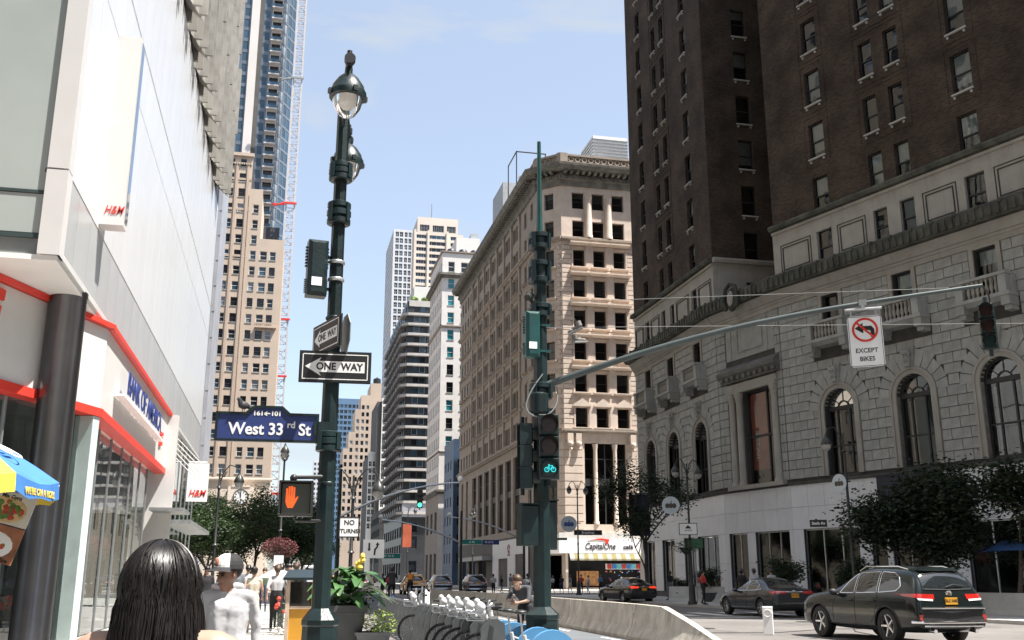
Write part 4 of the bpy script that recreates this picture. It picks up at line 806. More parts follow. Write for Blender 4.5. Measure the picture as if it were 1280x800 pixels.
# beige brick tower, clock block and glass tower on the left
bk = pm('beige_brick', (.50, .405, .325), .85, .06, .25, .1, stain=.1); bkd = pm('beige_brick_band', (.43, .34, .27), .85, .08, .3); br_ = bldg('beige_brick_tower', 'stepped beige brick office tower with dark sash windows above the clock', (-22, 205, 0))
rz = [(48.7 + 3.42 * k, 1.85) for k in range(-9, 12)]
fA = Fr(br_, (-22, 205), (-10.5, 205)); fB = Fr(br_, (-10.5, 205), (-8.0, 205)); fC = Fr(br_, (-8.0, 205), (-3, 205)); wb = [[FRD, pane_d], [FRD, pane_d], [FRW, pane_l], [FRW, pane_d], [FRW, pane_b]]
face(fA, 11.5, 0, 89.3, [(4.2, 1.35), (7.2, 1.35), (9.6, 1.35)], rz, bk, wb, .3, sill=sillm)
face(fB, 2.5, 0, 81.4, [(1.25, 1.15)], [r for r in rz if r[0] < 78], bk, wb, .3, sill=sillm); face(fC, 5.0, 0, 70.4, [(.9, 1.4), (2.8, 1.2)], [r for r in rz if r[0] < 67], bk, wb, .3, sill=sillm)
fD = Fr(br_, (-3, 205), (-3, 225)); face(fD, 20, 0, 70.4, [(2 + 3 * k, 1.3) for k in range(6)], rz, bk, wb, .3)
for x in (3.0, 5.6, 8.4, 10.7): m = MB(); m.box(x - .25, x + .25, -.22, 0, 14, 86.6); fA.put('pilaster', m.mesh('pilaster', bkd))
for x in (10.95, 11.3): m = MB(); m.box(x - .1, x + .1, -.15, 0, 14, 80); fA.put('rib', m.mesh('rib', bkd))
for z in (83.2, 66.1, 76.4): m = MB(); m.box(0, 11.5, -.08, 0, z, z + .5); fA.put('ornament_band', m.mesh('ornament_band', bkd))
m = MB(); m.box(-.3, 11.7, -.5, .4, 88.6, 89.3)
for i in range(24): m.box(i * .48, i * .48 + .28, -.35, 0, 86.7, 87.1)
fA.put('cornice', m.mesh('cornice', bk)); m = MB(); m.box(-.4, 3.9, -.7, 0, 51.1, 51.3); m.box(-.4, 3.9, -.7, -.6, 52.0, 52.2)
for i in range(11): m.box(-.35 + i * .4, -.2 + i * .4, -.68, -.6, 51.3, 52.0)
fC.put('balcony', m.mesh('balcony', bk), .5)
topbox(br_, -21.5, -10.7, 205.7, 224, 0, 89, ROOM, 'inner_core'); topbox(br_, -10.6, -8.1, 205.7, 223, 0, 81.2, bk, 'setback'); topbox(br_, -8.05, -3.5, 205.7, 224, 0, 70.2, bk, 'setback')
gs = bldg('grey_pier_building', 'narrow grey metal clad building edge between the store and the brick tower', (-20, 150, 0)); m = MB(); m.box(0, 8.2, 0, 12, 0, 92)
for i in range(22): m.box(-.05, 8.26, -.06, 0, 4 + i * 4, 4.2 + i * 4)
for x in (6.3, 7.6): m.box(x, x + .25, -.25, 0, 0, 92)
m.build('wall', pm('lilac_grey_cladding', (.30, .31, .34), .5, .1, .3), gs)
# low block with the clock
cs = pm('clock_stone', (.66, .57, .48), .8, .07, .4, stain=.15); ck = bldg('clock_building', 'low pale stone building carrying a white clock above the trees', (-14, 170, 0)); f_ = Fr(ck, (-14, 170), (-2.4, 170))
face(f_, 11.6, 0, 16.9, [(3.4, 2.0), (8.9, 1.2)], [(11, 3.0)], cs, [[FRD, pane_b]], .4, vm=1); topbox(ck, -13.5, -2.6, 170.6, 185, 0, 16.6, cs, 'inner_core'); moulding(f_, -.3, 11.9, 16.7, .4, .5, cs, 'coping')
f2 = Fr(ck, (-2.4, 170), (-2.4, 186)); m = MB(); wall(m, 0, 16, 0, 16.9, []); f2.put('wall', m.mesh('wall', cs))
m = MB(); m.box(5.0, 9.1, -1.2, 0, 12.0, 15.7); m.box(4.8, 9.3, -1.4, 0, 11.4, 12.0); m.box(5.6, 8.5, -1.3, 0, 15.7, 16.0); f_.put('clock_case', m.mesh('clock_case', cs))
m = MB(); m.tube([(0, -.08, 0), (0, .05, 0)], 1.12, 32, smooth=False); cl = f_.put('clock_face', m.mesh('clock_face', WHITEP), 7.1, -1.25, 14.1)
m = MB(); m.tube([(1.16 * math.cos(2 * math.pi * i / 32), 0, 1.16 * math.sin(2 * math.pi * i / 32)) for i in range(33)], .09, 6, cap=False); m.build('clock_rim', BLACKM, cl, (0, -.06, 0))
m = MB()
for i in range(12):
    m.M = Matrix.Rotation(-R(30 * i), 4, 'Y'); m.box(-.07, .07, -.12, -.085, .72, 1.0)
m.build('clock_numerals', BLACKM, cl, kind='stuff')
for nme, ang, ln in (('hour_hand', 2, .6), ('minute_hand', 22, .92)):
    m = MB(); m.M = Matrix.Rotation(R(ang) * -1 if nme == 'hour_hand' else R(-14), 4, 'Y'); m.box(-.05, .05, -.15, -.125, -.15, ln); m.build(nme, BLACKM, cl)
for x in (4.3, 9.8): m = MB(); m.ball((0, 0, 0), .35, 5, 0, (.7, .7, 1.6)); m.box(-.7, .7, -.1, .1, -.1, .1); f_.put('bronze_eagle', m.mesh('bronze_eagle', BLACKM), x, -.7, 13.4)
# glass tower
gt = bldg('glass_tower', 'very tall blue glass tower under construction behind the beige brick tower', (-26, 270, 0)); gbl = pm('blue_curtain_wall', (.13, .155, .19), .12, .12, .08, spec=.8); gwp = pm('pale_pier', (.60, .56, .53), .6, .05, .1); ggr = pm('grey_netting', (.10, .10, .11), .9, .4, .3)
zz = [(92 + 3.6 * k) for k in range(26)]
f_ = Fr(gt, (-26, 270), (-17.1, 270)); face(f_, 8.9, 0, 188, [(1.2 + 2.2 * k, 1.5) for k in range(4)], [(z, 2.6) for z in zz], gbl, [[gbl, pane_b], [FRD, pane_b]], .12, hm=0)
m = MB(); m.box(-17.1, -14.8, 269.6, 272, 0, 188); m.M = Matrix.Identity(4); mm = m.mesh('pale_pier', gwp); mm.transform(Matrix.Translation((26, -270, 0))); obj('pale_pier', mm, gt)
m = MB(); m.box(-14.75, -13.6, 269.8, 272, 60, 188); mm = m.mesh('dark_strip', side); mm.transform(Matrix.Translation((26, -270, 0))); obj('dark_strip', mm, gt)
f_ = Fr(gt, (-13.6, 270), (-11.2, 270)); face(f_, 2.4, 0, 188, [(1.2, 1.5)], [(z, 2.6) for z in zz], gbl, [[gbl, pane_b]], .12, hm=0)
f_ = Fr(gt, (-11.2, 270), (-8.3, 270)); face(f_, 2.9, 0, 188, [(1.45, 2.5)], [(z, 2.7) for z in zz], gwp, [[FRD, pane_d], [FRD, pane_b]], .5, hm=0, vm=1)
u = MB(); u.box(-.1, 3.0, -1.4, 0, 0, .35); u.box(-.1, 3.0, -1.4, -1.35, .35, 1.2, 1); bm_ = u.mesh('balcony', [gwp, pane_b])
for z in zz: f_.put('balcony', bm_, 0, 0, z - .5)
f_ = Fr(gt, (-8.3, 270), (-6.6, 272.0)); face(f_, f_.L, 0, 188, [(1.3, 2.0)], [(z, 2.9) for z in zz], gbl, [[FRD, pane_l]], .1, hm=0); f_ = Fr(gt, (-6.6, 272), (-4.6, 276)); face(f_, f_.L, 0, 188, [(1.1, 1.9), (3.3, 1.9)], [(z, 2.9) for z in zz], gbl, [[FRD, pane_b]], .1, hm=0)
topbox(gt, -25, -8.0, 271, 295, 0, 187.5, ROOM, 'inner_core'); m = MB(); m.box(-15, -5.4, 267.6, 269, 62, 95); mm = m.mesh('netting', ggr); mm.transform(Matrix.Translation((26, -270, 0))); obj('netting', mm, gt)
# hoist mast with red ties
lat = pm('white_lattice', (.50, .47, .46), .5, .1); hm_ = thing('hoist_mast', 'white lattice construction hoist mast with red ties beside the glass tower', 'hoist', (-2.9, 266, 0)); m = MB(); s_ = 1.15
for a_, b_ in ((-s_, -s_), (s_, -s_), (s_, s_), (-s_, s_)): m.box(a_ - .22, a_ + .22, b_ - .22, b_ + .22, 0, 190)
m.build('mast_leg', lat, hm_, kind='stuff'); m = MB()
for k in range(95):
    z = k * 2.0
    for a_, b_, c_, d_ in ((-s_, -s_, s_, -s_), (s_, -s_, s_, s_), (s_, s_, -s_, s_), (-s_, s_, -s_, -s_)):
        m.tube([(a_, b_, z), (c_, d_, z + (2 if k % 2 else 0))], .13, 4, cap=False, smooth=False); m.tube([(a_, b_, z + 2), (c_, d_, z + 2)], .12, 4, cap=False, smooth=False)
m.build('lattice_bracing', lat, hm_, kind='stuff')
for z in (22, 44, 52.5, 68, 101, 139): m = MB(); m.box(-1.6, 1.7, -1.9, -1.5, z, z + .5); m.box(-5.0, -1.5, -1.7, -1.3, z - .4, z - .1); m.tube([(-4.5, -1.5, z - .8), (-1.5, -1.5, z + .3)], .25, 5); m.build('tie_bracket', REDP if z != 139 else GREYM, hm_)

pd = bldg('dark_cover_block', 'low dark block added before the bright wall far along the avenue', (29.5, 318, 0)); dk_ = pm('dark_cover_wall', (.05, .048, .045), .8, .3, .4)  # added block darkening the street front, in place of foliage and scaffold
f_ = Fr(pd, (29.5, 318), (48, 318)); face(f_, 18.5, 0, 22, [(2 + 3.2 * k, 2.0) for k in range(5)], [(6 + 4 * k, 2.2) for k in range(4)], dk_, [[FRD, pane_l], [FRD, pane_d]], .3, hm=0); f_ = Fr(pd, (29.5, 350), (29.5, 318)); face(f_, 32, 0, 22, [(2 + 3.5 * k, 2.2) for k in range(9)], [(6 + 4 * k, 2.2) for k in range(4)], dk_, [[FRD, pane_l], [FRD, pane_d]], .3, hm=0); topbox(pd, 30, 47.5, 318.6, 349, 0, 21.8, dk_, 'inner_core')
# ------------------------------------------------------------ unseen blocks closing the square round the viewpoint, added to block sky light
def backblock(label, x0, x1, y0, y1, h, mat, faces):
    r_ = bldg('unseen_street_block', label, (x0, y0, 0)); m = MB(); m.box(.5, x1 - x0 - .5, .5, y1 - y0 - .5, 0, h - .3); m.build('inner_core', ROOM, r_)
    F_ = dict(n=((x1, y1), (x0, y1)), s=((x0, y0), (x1, y0)), e=((x1, y0), (x1, y1)), w=((x0, y1), (x0, y0)))
    for k in faces:
        f_ = Fr(r_, *F_[k]); n = max(2, int(f_.L / 4)); face(f_, f_.L, 0, h, [((i + .5) * f_.L / n, 1.8) for i in range(n)], [(5 + 3.8 * i, 2.2) for i in range(int((h - 8) / 3.8))], mat, [[FRD, pane_d], [FRD, pane_l]], .3, limit=0)
    for k in 'nsew':
        if k not in faces: f_ = Fr(r_, *F_[k]); m = MB(); wall(m, 0, f_.L, 0, h, []); f_.put('wall', m.mesh('wall', mat))
bm1, bm2, bm3 = pm('grey_brown_stone', (.22, .19, .16), .85, .1, .3, stain=.2), pm('dark_brown_stone', (.15, .12, .10), .85, .1, .3), pm('buff_stone', (.30, .26, .21), .85, .1, .3, stain=.2)
backblock('grey brown office block across the side street behind the viewpoint', -60, -6, -110, -12, 95, bm1, 'ne'); backblock('dark brown office block south of the square', 8, 44, -190, -120, 105, bm2, 'nw'); backblock('buff office block beyond the square to the south east', 48, 90, -70, 4, 46, bm3, 'wn'); backblock('tall grey tower behind the store block', -110, -58, 20, 90, 125, bm1, 'es'); backblock('long buff department store beyond the glass store on the same side', -75, -14, 60, 147, 52, bm3, 'es')
# ------------------------------------------------------------ poles, signals, signs
lensoff = pm('unlit_lens', (.03, .012, .010), .2, .3); lensoff_g = pm('unlit_green_lens', (.008, .03, .028), .2, .3); glow = pm('lit_cyan', (.05, .6, .6), .5, emit=(.04, .62, .66), es=.42); handm = pm('lit_orange_hand', (.8, .16, .03), .5, emit=(1, .12, .02), es=.35); greenlit = pm('lit_green', (.05, .8, .5), .5, emit=(.1, 1, .6), es=.8)
lampglass = glassmat('lamp_bowl_glass', (.93, .93, .92), .03, .03); lampw = pm('lamp_reflector', (.72, .69, .65), .35, .05); signw = pm('sign_white', (.80, .80, .79), .45, .04); signk = pm('sign_black', (.012, .012, .013), .45)
def ring(m, z, r, h, n=16): m.lathe([(r * .86, z - h / 2), (r, z - h * .36), (r, z + h * .36), (r * .86, z + h / 2)], n)
def tubecurve(p0, p1, p2, n=10): p0, p1, p2 = Vector(p0), Vector(p1), Vector(p2); return [p0 * (1 - t) ** 2 + p1 * 2 * t * (1 - t) + p2 * t * t for t in [i / n for i in range(n + 1)]]
def pedestal(h=1.0, r=.24, f=.34):
    m = MB(); m.lathe([(f, 0), (f, .10), (f * .9, .14), (r, .22), (r * .92, h - .22), (r * .98, h - .2), (r * .98, h - .14), (.13, h)], 8, smooth=False); return m
def lantern(root, x, y, z, s=1.0, flip=False):
    """dome luminaire with clear bowl hanging from z"""
    m = MB(); m.lathe([(.0, 0), (.05, -.01), (.05, -.10), (.09, -.12), (.14, -.17), (.21, -.28), (.232, -.36), (.245, -.37), (.25, -.40), (.245, -.45), (.20, -.455)], 24)
    for a in range(0, 360, 90): m.M = Matrix.Rotation(R(a + 20), 4, 'Z'); m.box(.235, .275, -.03, .03, -.44, -.37); m.M = None
    o = m.build('lamp_hood', GREENM, root, (x, y, z)); o.scale = (s, s, s)
    m = MB(); m.lathe([(.20, -.45), (.198, -.50), (.17, -.60), (.10, -.70), (.04, -.735), (0, -.74)], 24); m.build('lamp_bowl', lampglass, o)
    m = MB(); m.lathe([(.19, -.445), (.13, -.52), (.07, -.60), (0, -.62)], 20); m.build('lamp_reflector', lampw, o); return o
px, py = .53, 13.45
p1 = thing('street_lamp', 'dark green octagonal street lamp with two dome lanterns carrying the blue street name sign', 'street lamp', (px, py, .12))
pedestal(.95).build('pedestal', GREENM, p1)
m = MB(); m.tube([(0, 0, .9), (0, 0, 4.0)], [.118, .108], 8, smooth=False); m.build('lower_shaft', GREENM, p1); m = MB(); m.tube([(0, 0, 4.0), (0, 0, 8.05)], [.10, .085], 8, smooth=False); m.build('upper_shaft', GREENM, p1)
for z, h in ((6.30, .34), (6.93, .26), (3.08, .26)):
    m = MB(); ring(m, z - h * .35, .165, .09); ring(m, z, .17, .10); ring(m, z + h * .35, .165, .09); m.tube([(0, 0, z - h * .5), (0, 0, z + h * .5)], .13, 12)
    for a in range(4): m.M = Matrix.Rotation(R(45 + 90 * a), 4, 'Z'); m.box(.14, .18, -.03, .03, z - h * .4, z + h * .4); m.M = None
    m.build('clamp', GREENM, p1)
for z in (5.3, 5.55, 2.5, 4.75): m = MB(); m.lathe([(.108, z), (.116, z + .01), (.116, z + .04), (.108, z + .05)], 12); m.build('band', STEEL if z > 5 else GREENM, p1)
m = MB(); m.tube([(0.0, -1.28, 8.02), (.0, 0, 8.02), (.15, 1.28, 8.02)], .05, 10); m.tube([(0, -.5, 8.02), (0, 0, 7.55), (.05, .5, 8.02)], .025, 6); m.build('lamp_arm', GREENM, p1)
for s in (-1, 1): m = MB(); m.lathe([(.0, 0), (.055, .01), (.055, .1), (.035, .12), (.035, .16), (.0, .17)], 10, (.07 * (s + 1), s * 1.15, 8.06)); m.tube([(.075 * (s + 1), s * 1.24, 8.02), (.075 * (s + 1), s * 1.34, 8.02)], .075, 12); m.build('arm_fitting', BLACKM, p1); lantern(p1, .07 * (s + 1), s * 1.13, 7.98)
def plate(w, h, mat, rim=None, t=.012, r=.0):
    m = MB(); m.box(-w / 2, w / 2, -t, 0, -h / 2, h / 2); o = [m]
    return m
def one_way(loc, rz, label, w=.93, h=.41):
    m = MB(); m.box(-w / 2, w / 2, -.006, .0, -h / 2, h / 2); o = obj('one_way_sign', m.mesh('one_way_sign', signk), None, loc, rz, label, 'sign')
    m = MB(); i = .03; t = .012
    for a, b, c, d in ((-w / 2 + i, w / 2 - i, h / 2 - i - t, h / 2 - i), (-w / 2 + i, w / 2 - i, -h / 2 + i, -h / 2 + i + t), (-w / 2 + i, -w / 2 + i + t, -h / 2 + i, h / 2 - i), (w / 2 - i - t, w / 2 - i, -h / 2 + i, h / 2 - i)): m.box(a, b, -.009, -.0065, c, d)
    m.build('sign_border', signw, o)
    m = MB(); m.prism([(-.40, 0), (-.19, -.125), (-.215, -.075), (.39, -.075), (.39, .075), (-.215, .075), (-.19, .125)], -.0095, -.0065); m.build('arrow', signw, o)
    obj('lettering', text_mesh('ONE  WAY', .135, signk, .0015, .004, .92), o, (.055, -.0105, 0)); m = MB(); m.box(-w / 2 - .012, w / 2 + .012, .004, .03, -h / 2 - .012, h / 2 + .012); m.build('back_plate', GREENM, o); return o
one_way((px + .04, py - .14, 4.19), R(-3), 'black one way sign with white left arrow facing the street'); one_way((px - .10, py - .10, 4.62), R(-70), 'second one way sign turned side on above the first')
m = MB(); m.prism([(.3 * math.cos(2 * math.pi * i / 8 + R(22.5)), .3 * math.sin(2 * math.pi * i / 8 + R(22.5))) for i in range(8)], -.006, .006); obj('octagon_sign_back', m.mesh('octagon_sign_back', pm('sign_back_aluminium', (.22, .24, .23), .45, .1, metal=.6)), None, (px + .16, py - .05, 4.66), R(100), 'octagonal sign seen almost edge on behind the one way signs', 'sign')
# street name sign
navyb = pm('street_sign_blue', (.022, .042, .16), .45, .05); w, h = 1.27, .33
def outline(e): return [(-w / 2 - e, -h / 2 - e), (w / 2 + e, -h / 2 - e), (w / 2 + e, h / 2 + e), (.26 + e, h / 2 + e), (.17 + e * .5, h / 2 + .09 + e), (-.17 - e * .5, h / 2 + .09 + e), (-.26 - e, h / 2 + e), (-w / 2 - e, h / 2 + e)]
m = MB(); m.prism(outline(.0), -.012, .012); ss = obj('street_name_sign', m.mesh('street_name_sign', navyb), None, (px - .80, py - .05, 3.36), R(-2), 'blue street name sign reading West 33rd St', 'sign')
m = MB(); P_ = outline(.028); Q_ = outline(-.004)
for i in range(8):
    a, b, c, d = P_[i], P_[(i + 1) % 8], Q_[(i + 1) % 8], Q_[i]; m.add([(a[0], -.03, a[1]), (b[0], -.03, b[1]), (c[0], -.03, c[1]), (d[0], -.03, d[1]), (a[0], .03, a[1]), (b[0], .03, b[1]), (c[0], .03, c[1]), (d[0], .03, d[1])], [(0, 1, 2, 3), (1, 0, 4, 5), (3, 2, 6, 7), (7, 6, 5, 4)])
m.build('sign_frame', GREENM, ss)
obj('lettering', text_mesh('West 33', .215, signw, .002, .005, .93), ss, (-.14, -.015, -.03)); obj('lettering', text_mesh('rd', .12, signw, .002, .003), ss, (.305, -.015, .035)); obj('lettering', text_mesh('St', .215, signw, .002, .005, .93), ss, (.48, -.015, -.03)); obj('lettering', text_mesh('161←101', .085, signw, .002, .003, 1.1), ss, (-.01, -.015, .18))
m = MB(); m.box(.6, .86, -.03, .03, -.09, .09); m.build('sign_bracket', GREENM, ss)
def pigeon(loc, rz, s=1.0, label='', mat=None):
    m = MB(); m.ball((0, 0, .11), .07, 8, 0, (1.5, .85, .95)); m.ball((.10, 0, .2), .032, 7, 0, (1.1, .9, 1)); m.tube([(.06, 0, .14), (.095, 0, .2)], [.05, .03], 8); m.tube([(-.08, 0, .1), (-.2, 0, .06)], [.045, .02], 6); m.tube([(.128, 0, .198), (.155, 0, .19)], [.01, .003], 5)
    for s_ in (-1, 1): m.tube([(0, s_ * .025, .06), (.0, s_ * .025, 0)], .006, 4)
    o = m.build('pigeon', mat or pm('pigeon_feathers', (.035, .035, .04), .6, .3, 20), None, loc, rz, label=label, cat='pigeon'); o.scale = (s, s, s); return o
pigeon((px - 1.12, py - .05, 3.555), R(-140), .8, 'dark pigeon perched on the blue street name sign')
# signal heads
def signal(loc, rz, label, lens=.105, lit=None, vis=True, name='traffic_signal', body=None):
    body = body or GREENM; w = lens * 2.55; hh = lens * 2.75; root = thing(name, label, 'traffic signal', loc, rz)
    m = MB()
    for i in range(3): z = (1 - i) * hh; m.cbox(-w / 2, w / 2, -w * .1, w * .55, z - hh * .49, z + hh * .49, .02)
    m.build('housing', body, root)
    for i in range(3):
        z = (1 - i) * hh; m = MB(); m.tube([(0, -w * .12, z), (0, -w * .08, z)], lens, 20, smooth=False); m.build('lens', (lensoff_g if i == 2 else lensoff) if lit is None or i != 2 else lit, root)
        m = MB(); n = 16; ang = [R(-40 + 260 * k / n) for k in range(n + 1)]; r = lens * 1.1
        A = [(r * math.cos(a), -w * .1, z + r * math.sin(a)) for a in ang]; B = [(r * math.cos(a), -w * .1 - lens * (1.1 + .75 * max(0, math.sin(a))), z + r * math.sin(a)) for a in ang]
        m.add(A + B, [(k, k + 1, n + 2 + k, n + 1 + k) for k in range(n)], 0, True); m.add([(x * .95, y, z + (q - z) * .95) for x, y, q in A] + [(x * .95, y, z + (q - z) * .95) for x, y, q in B], [(n + 1 + k, n + 2 + k, k + 1, k) for k in range(n)], 0, True); m.build('visor', BLACKM, root)
    m = MB(); m.tube([(0, w * .35, -hh * 1.5 - .1), (0, w * .35, hh * 1.5 + .12)], .035, 8); m.build('mount', body, root); return root
# signal seen from behind on the lamp pole
def signal_back(loc, rz, label, mat, w=.27, h=.80):
    root = thing('traffic_signal', label, 'traffic signal', loc, rz); m = MB(); m.cbox(-w / 2, w / 2, -.14, .08, -h / 2, h / 2, .05); m.build('housing', mat, root); m = MB()
    for s in (-1, 1):
        for i in range(7): m.box(s * w / 2 - .025, s * w / 2 + .025, .0, .05, h / 2 - .1 - i * .045, h / 2 - .08 - i * .045); m.box(s * w / 2 - .025, s * w / 2 + .025, .0, .05, -h / 2 + .06 + i * .03, -h / 2 + .07 + i * .03)
    m.build('visor_ribs', mat, root, kind='stuff'); m = MB(); m.box(-.085, .055, -.146, -.141, -h / 2 + .13, -h / 2 + .25); m.build('white_label', signw, root); m = MB(); m.box(.1, .36, .02, .06, .18, .22); m.box(.1, .36, .02, .06, -.28, -.24); m.box(.1, .14, .021, .059, -.24, .18); m.build('mount', mat, root)
signal_back((px - .27, py - .05, 5.57), R(8), 'dark green signal housing seen from behind, high on the lamp pole', GREENM)
# pedestrian signal with orange hand
ps = thing('pedestrian_signal', 'black pedestrian signal showing an orange hand', 'traffic signal', (px - .385, py - .25, 2.43), R(-4))
m = MB(); m.cbox(-.21, .21, -.02, .2, -.22, .22, .035); m.build('housing', BLACKM, ps); m = MB(); m.box(-.175, .175, -.025, -.021, -.185, .185, 0); m.build('dark_screen', pm('signal_screen', (.06, .065, .055), .3, .1), ps)
m = MB()
for i, (x, l) in enumerate(((-.115, .085), (-.085, .11), (-.055, .115), (-.025, .10))): m.box(x - .0115, x + .0115, -.03, -.027, .02, .04 + l)
m.prism([(-.128, .03), (-.128, -.05), (-.10, -.12), (-.035, -.12), (-.005, -.06), (.03, .015), (.022, .03), (-.012, -.01), (-.012, .03)][::1], -.03, -.027)
m.build('hand_symbol', handm, ps); m = MB()
for s in (-1, 1): m.box(s * .2 - .012, s * .2 + .012, -.12, 0, -.2, .21)
m.box(-.21, .21, -.12, 0, .2, .22); m.build('visor', BLACKM, ps); m = MB(); m.tube([(-.05, .1, .22), (-.05, .1, .28), (.35, .22, .3)], .03, 8); m.ball((-.05, .1, .27), .05, 6); m.build('mount', BLACKM, ps); m = MB(); m.tube([(0, .1, -.22), (.0, .1, -.27), (.38, .22, -.27)], .022, 8); m.build('lower_mount', BLACKM, ps)

# mast-arm pole
qx, qy = 4.18, 16.28; wirem = pm('weathered_wire', (.16, .16, .16), .7)
p2 = thing('signal_pole', 'dark green octagonal signal pole with long mast arm reaching over the road', 'pole', (qx, qy, .11))
pedestal(.9, .29, .40).build('pedestal', GREENM, p2); m = MB(); m.tube([(0, 0, .85), (0, 0, 7.1)], [.15, .105], 8, smooth=False); m.build('shaft', GREENM, p2)
m = MB(); m.tube([(0, 0, 7.0), (0, 0, 7.6), (0, 0, 9.05)], [.075, .05, .035], 8, smooth=False); m.build('top_spike', GREENL, p2); m = MB(); m.box(-.10, .10, -.405, -.38, .2, .62); m.build('access_door', GREENM, p2)
for z, h in ((7.12, .3), (6.55, .42), (5.85, .2), (4.42, .26)):
    m = MB(); ring(m, z - h * .35, .19, .1); ring(m, z + h * .35, .2, .1); m.tube([(0, 0, z - h * .5), (0, 0, z + h * .5)], .15, 12)
    for a in range(4): m.M = Matrix.Rotation(R(45 + 90 * a), 4, 'Z'); m.box(.16, .215, -.035, .035, z - h * .45, z + h * .45); m.M = None
    m.build('clamp', GREENM, p2)
ex, ey, ez = 11.02, 13.64, 6.0
armp = [Vector((0, 0, 4.5)) * (1 - t) + Vector((ex - qx, ey - qy, ez)) * t + Vector((0, 0, .30 * math.sin(math.pi * t) * (1 - .35 * t))) for t in [i / 14 for i in range(15)]]
m = MB(); m.tube(armp, [.062 - .03 * i / 14 for i in range(15)], 10); m.build('mast_arm', pm('grey_green_arm', (.085, .105, .105), .4, .12, 3, metal=.3), p2)
for z0, t in ((6.0, .97),): m = MB(); q = armp[int(t * 14)]; m.tube([(0, 0, z0), q + Vector((0, 0, .04))], .006, 5); m.build('tie_wire', wirem, p2)
m = MB(); m.tube([Vector((0, 0, 5.55)), Vector((12, -4, 5.35)), Vector((30, -10, 5.5))], .006, 5); obj('overhead_wire', m.mesh('overhead_wire', wirem), None, (qx, qy, .11), 0, 'thin overhead wire running from the signal pole across the road', 'wire')
m = MB(); m.tube(tubecurve((0, -.15, 4.7), (-.55, -.2, 4.0), (-.1, -.2, 3.95)) + tubecurve((-.1, -.2, 3.95), (.3, -.2, 4.0), (.26, -.1, 4.5))[1:], .012, 6); m.build('cable_loop', pm('pale_cable', (.2, .22, .22), .5), p2)
m = MB(); m.lathe([(.14, 0), (.17, .03), (.17, .33), (.13, .36)], 14, (-.06, -.08, 4.02)); m.build('junction_drum', GREENM, p2)
m = MB(); m.tube([(-.25, -.1, 6.05), (-.08, 0, 5.95)], .03, 6); m.tube([(-.28, -.2, 6.02), (-.16, .0, 6.12)], .055, 8); m.build('pole_camera', BLACKM, p2)
signal_back((qx - .2, qy - .16, 5.48), R(4), 'teal signal housing seen from behind, high on the mast arm pole', GREENL, .25, .80)
signal((qx + .06, qy - .28, 3.56), R(-10), 'dark three lens signal with a lit cyan bicycle on the mast pole', .132)
BK = thing('bicycle_symbol', 'glowing cyan bicycle in the lowest lens of the pole signal', 'light', (qx + .055, qy - .37, 3.19), R(-10)); m = MB()
for cx in (-.055, .055): m.tube([(cx + .036 * math.cos(2 * math.pi * i / 12), 0, -.02 + .036 * math.sin(2 * math.pi * i / 12)) for i in range(13)], .008, 5, cap=False)
m.tube([(-.055, 0, -.02), (-.02, 0, .045), (.04, 0, .045), (.055, 0, -.02)], .008, 5); m.tube([(-.02, 0, .045), (.0, 0, -.02), (.04, 0, .045)], .008, 5); m.tube([(-.035, 0, .06), (-.01, 0, .06)], .008, 5); m.build('symbol', glow, BK)
signal((qx - .20, qy + .02, 3.42), R(85), 'dark three lens signal turned sideways on the mast pole', .132)
for x_, y_, z_, w_, h_, rz_, lb in ((-.26, -.12, 2.28, .30, .66, 10, 'dark pedestrian signal box seen from behind on the mast pole'), (.17, .22, 2.3, .27, .8, 0, 'large dark green cabinet behind the mast pole')):
    r_ = thing('signal_box', lb, 'signal box', (qx + x_, qy + y_, z_), R(rz_)); m = MB(); m.cbox(-w_ / 2, w_ / 2, -.1, .15, -h_ / 2, h_ / 2, .025); m.build('case', GREENM, r_); m = MB(); m.box(-w_ / 2 - .02, w_ / 2 + .02, -.14, .17, h_ / 2, h_ / 2 + .02); m.box(0, .34, .05, .1, -h_ * .3, -h_ * .25); m.build('hood', GREENM, r_)
# no left turn sign and far signal on the arm
ns = thing('no_left_turn_sign', 'white sign with red barred left turn arrow reading except bikes', 'sign', (9.2, 14.28, 5.22), R(-30)); m = MB(); w, h = .54, .86; c = .04
m.prism([(-w / 2 + c, -h / 2), (w / 2 - c, -h / 2), (w / 2, -h / 2 + c), (w / 2, h / 2 - c), (w / 2 - c, h / 2), (-w / 2 + c, h / 2), (-w / 2, h / 2 - c), (-w / 2, -h / 2 + c)], -.004, .004); m.build('plate', signw, ns)
m = MB()
for a, b, c_, d in ((-.25, .25, .41, .418), (-.25, .25, -.418, -.41), (-.258, -.25, -.4, .4), (.25, .258, -.4, .4)): m.box(a, b, -.007, -.0045, c_, d)
m.build('sign_border', signk, ns); m = MB(); m.prism([(-.16, .22), (-.03, .13), (-.03, .185), (.06, .185), (.085, .165), (.085, .06), (.145, .06), (.145, .20), (.10, .255), (-.03, .255), (-.03, .31)], -.008, -.0045); m.build('arrow', signk, ns)
m = MB(); n = 32; C_ = [(.205 * math.cos(2 * math.pi * i / n), .205 * math.sin(2 * math.pi * i / n)) for i in range(n)]; D_ = [(x * .82, z * .82) for x, z in C_]
for i in range(n): j = (i + 1) % n; m.add([(C_[i][0], -.011, .19 + C_[i][1]), (C_[j][0], -.011, .19 + C_[j][1]), (D_[j][0], -.011, .19 + D_[j][1]), (D_[i][0], -.011, .19 + D_[i][1])], [(3, 2, 1, 0)])
m.M = Matrix.Translation((0, 0, .19)) @ Matrix.Rotation(R(45), 4, 'Y'); m.box(-.18, .18, -.0115, -.0095, -.017, .017); m.build('red_ring', REDP, ns)
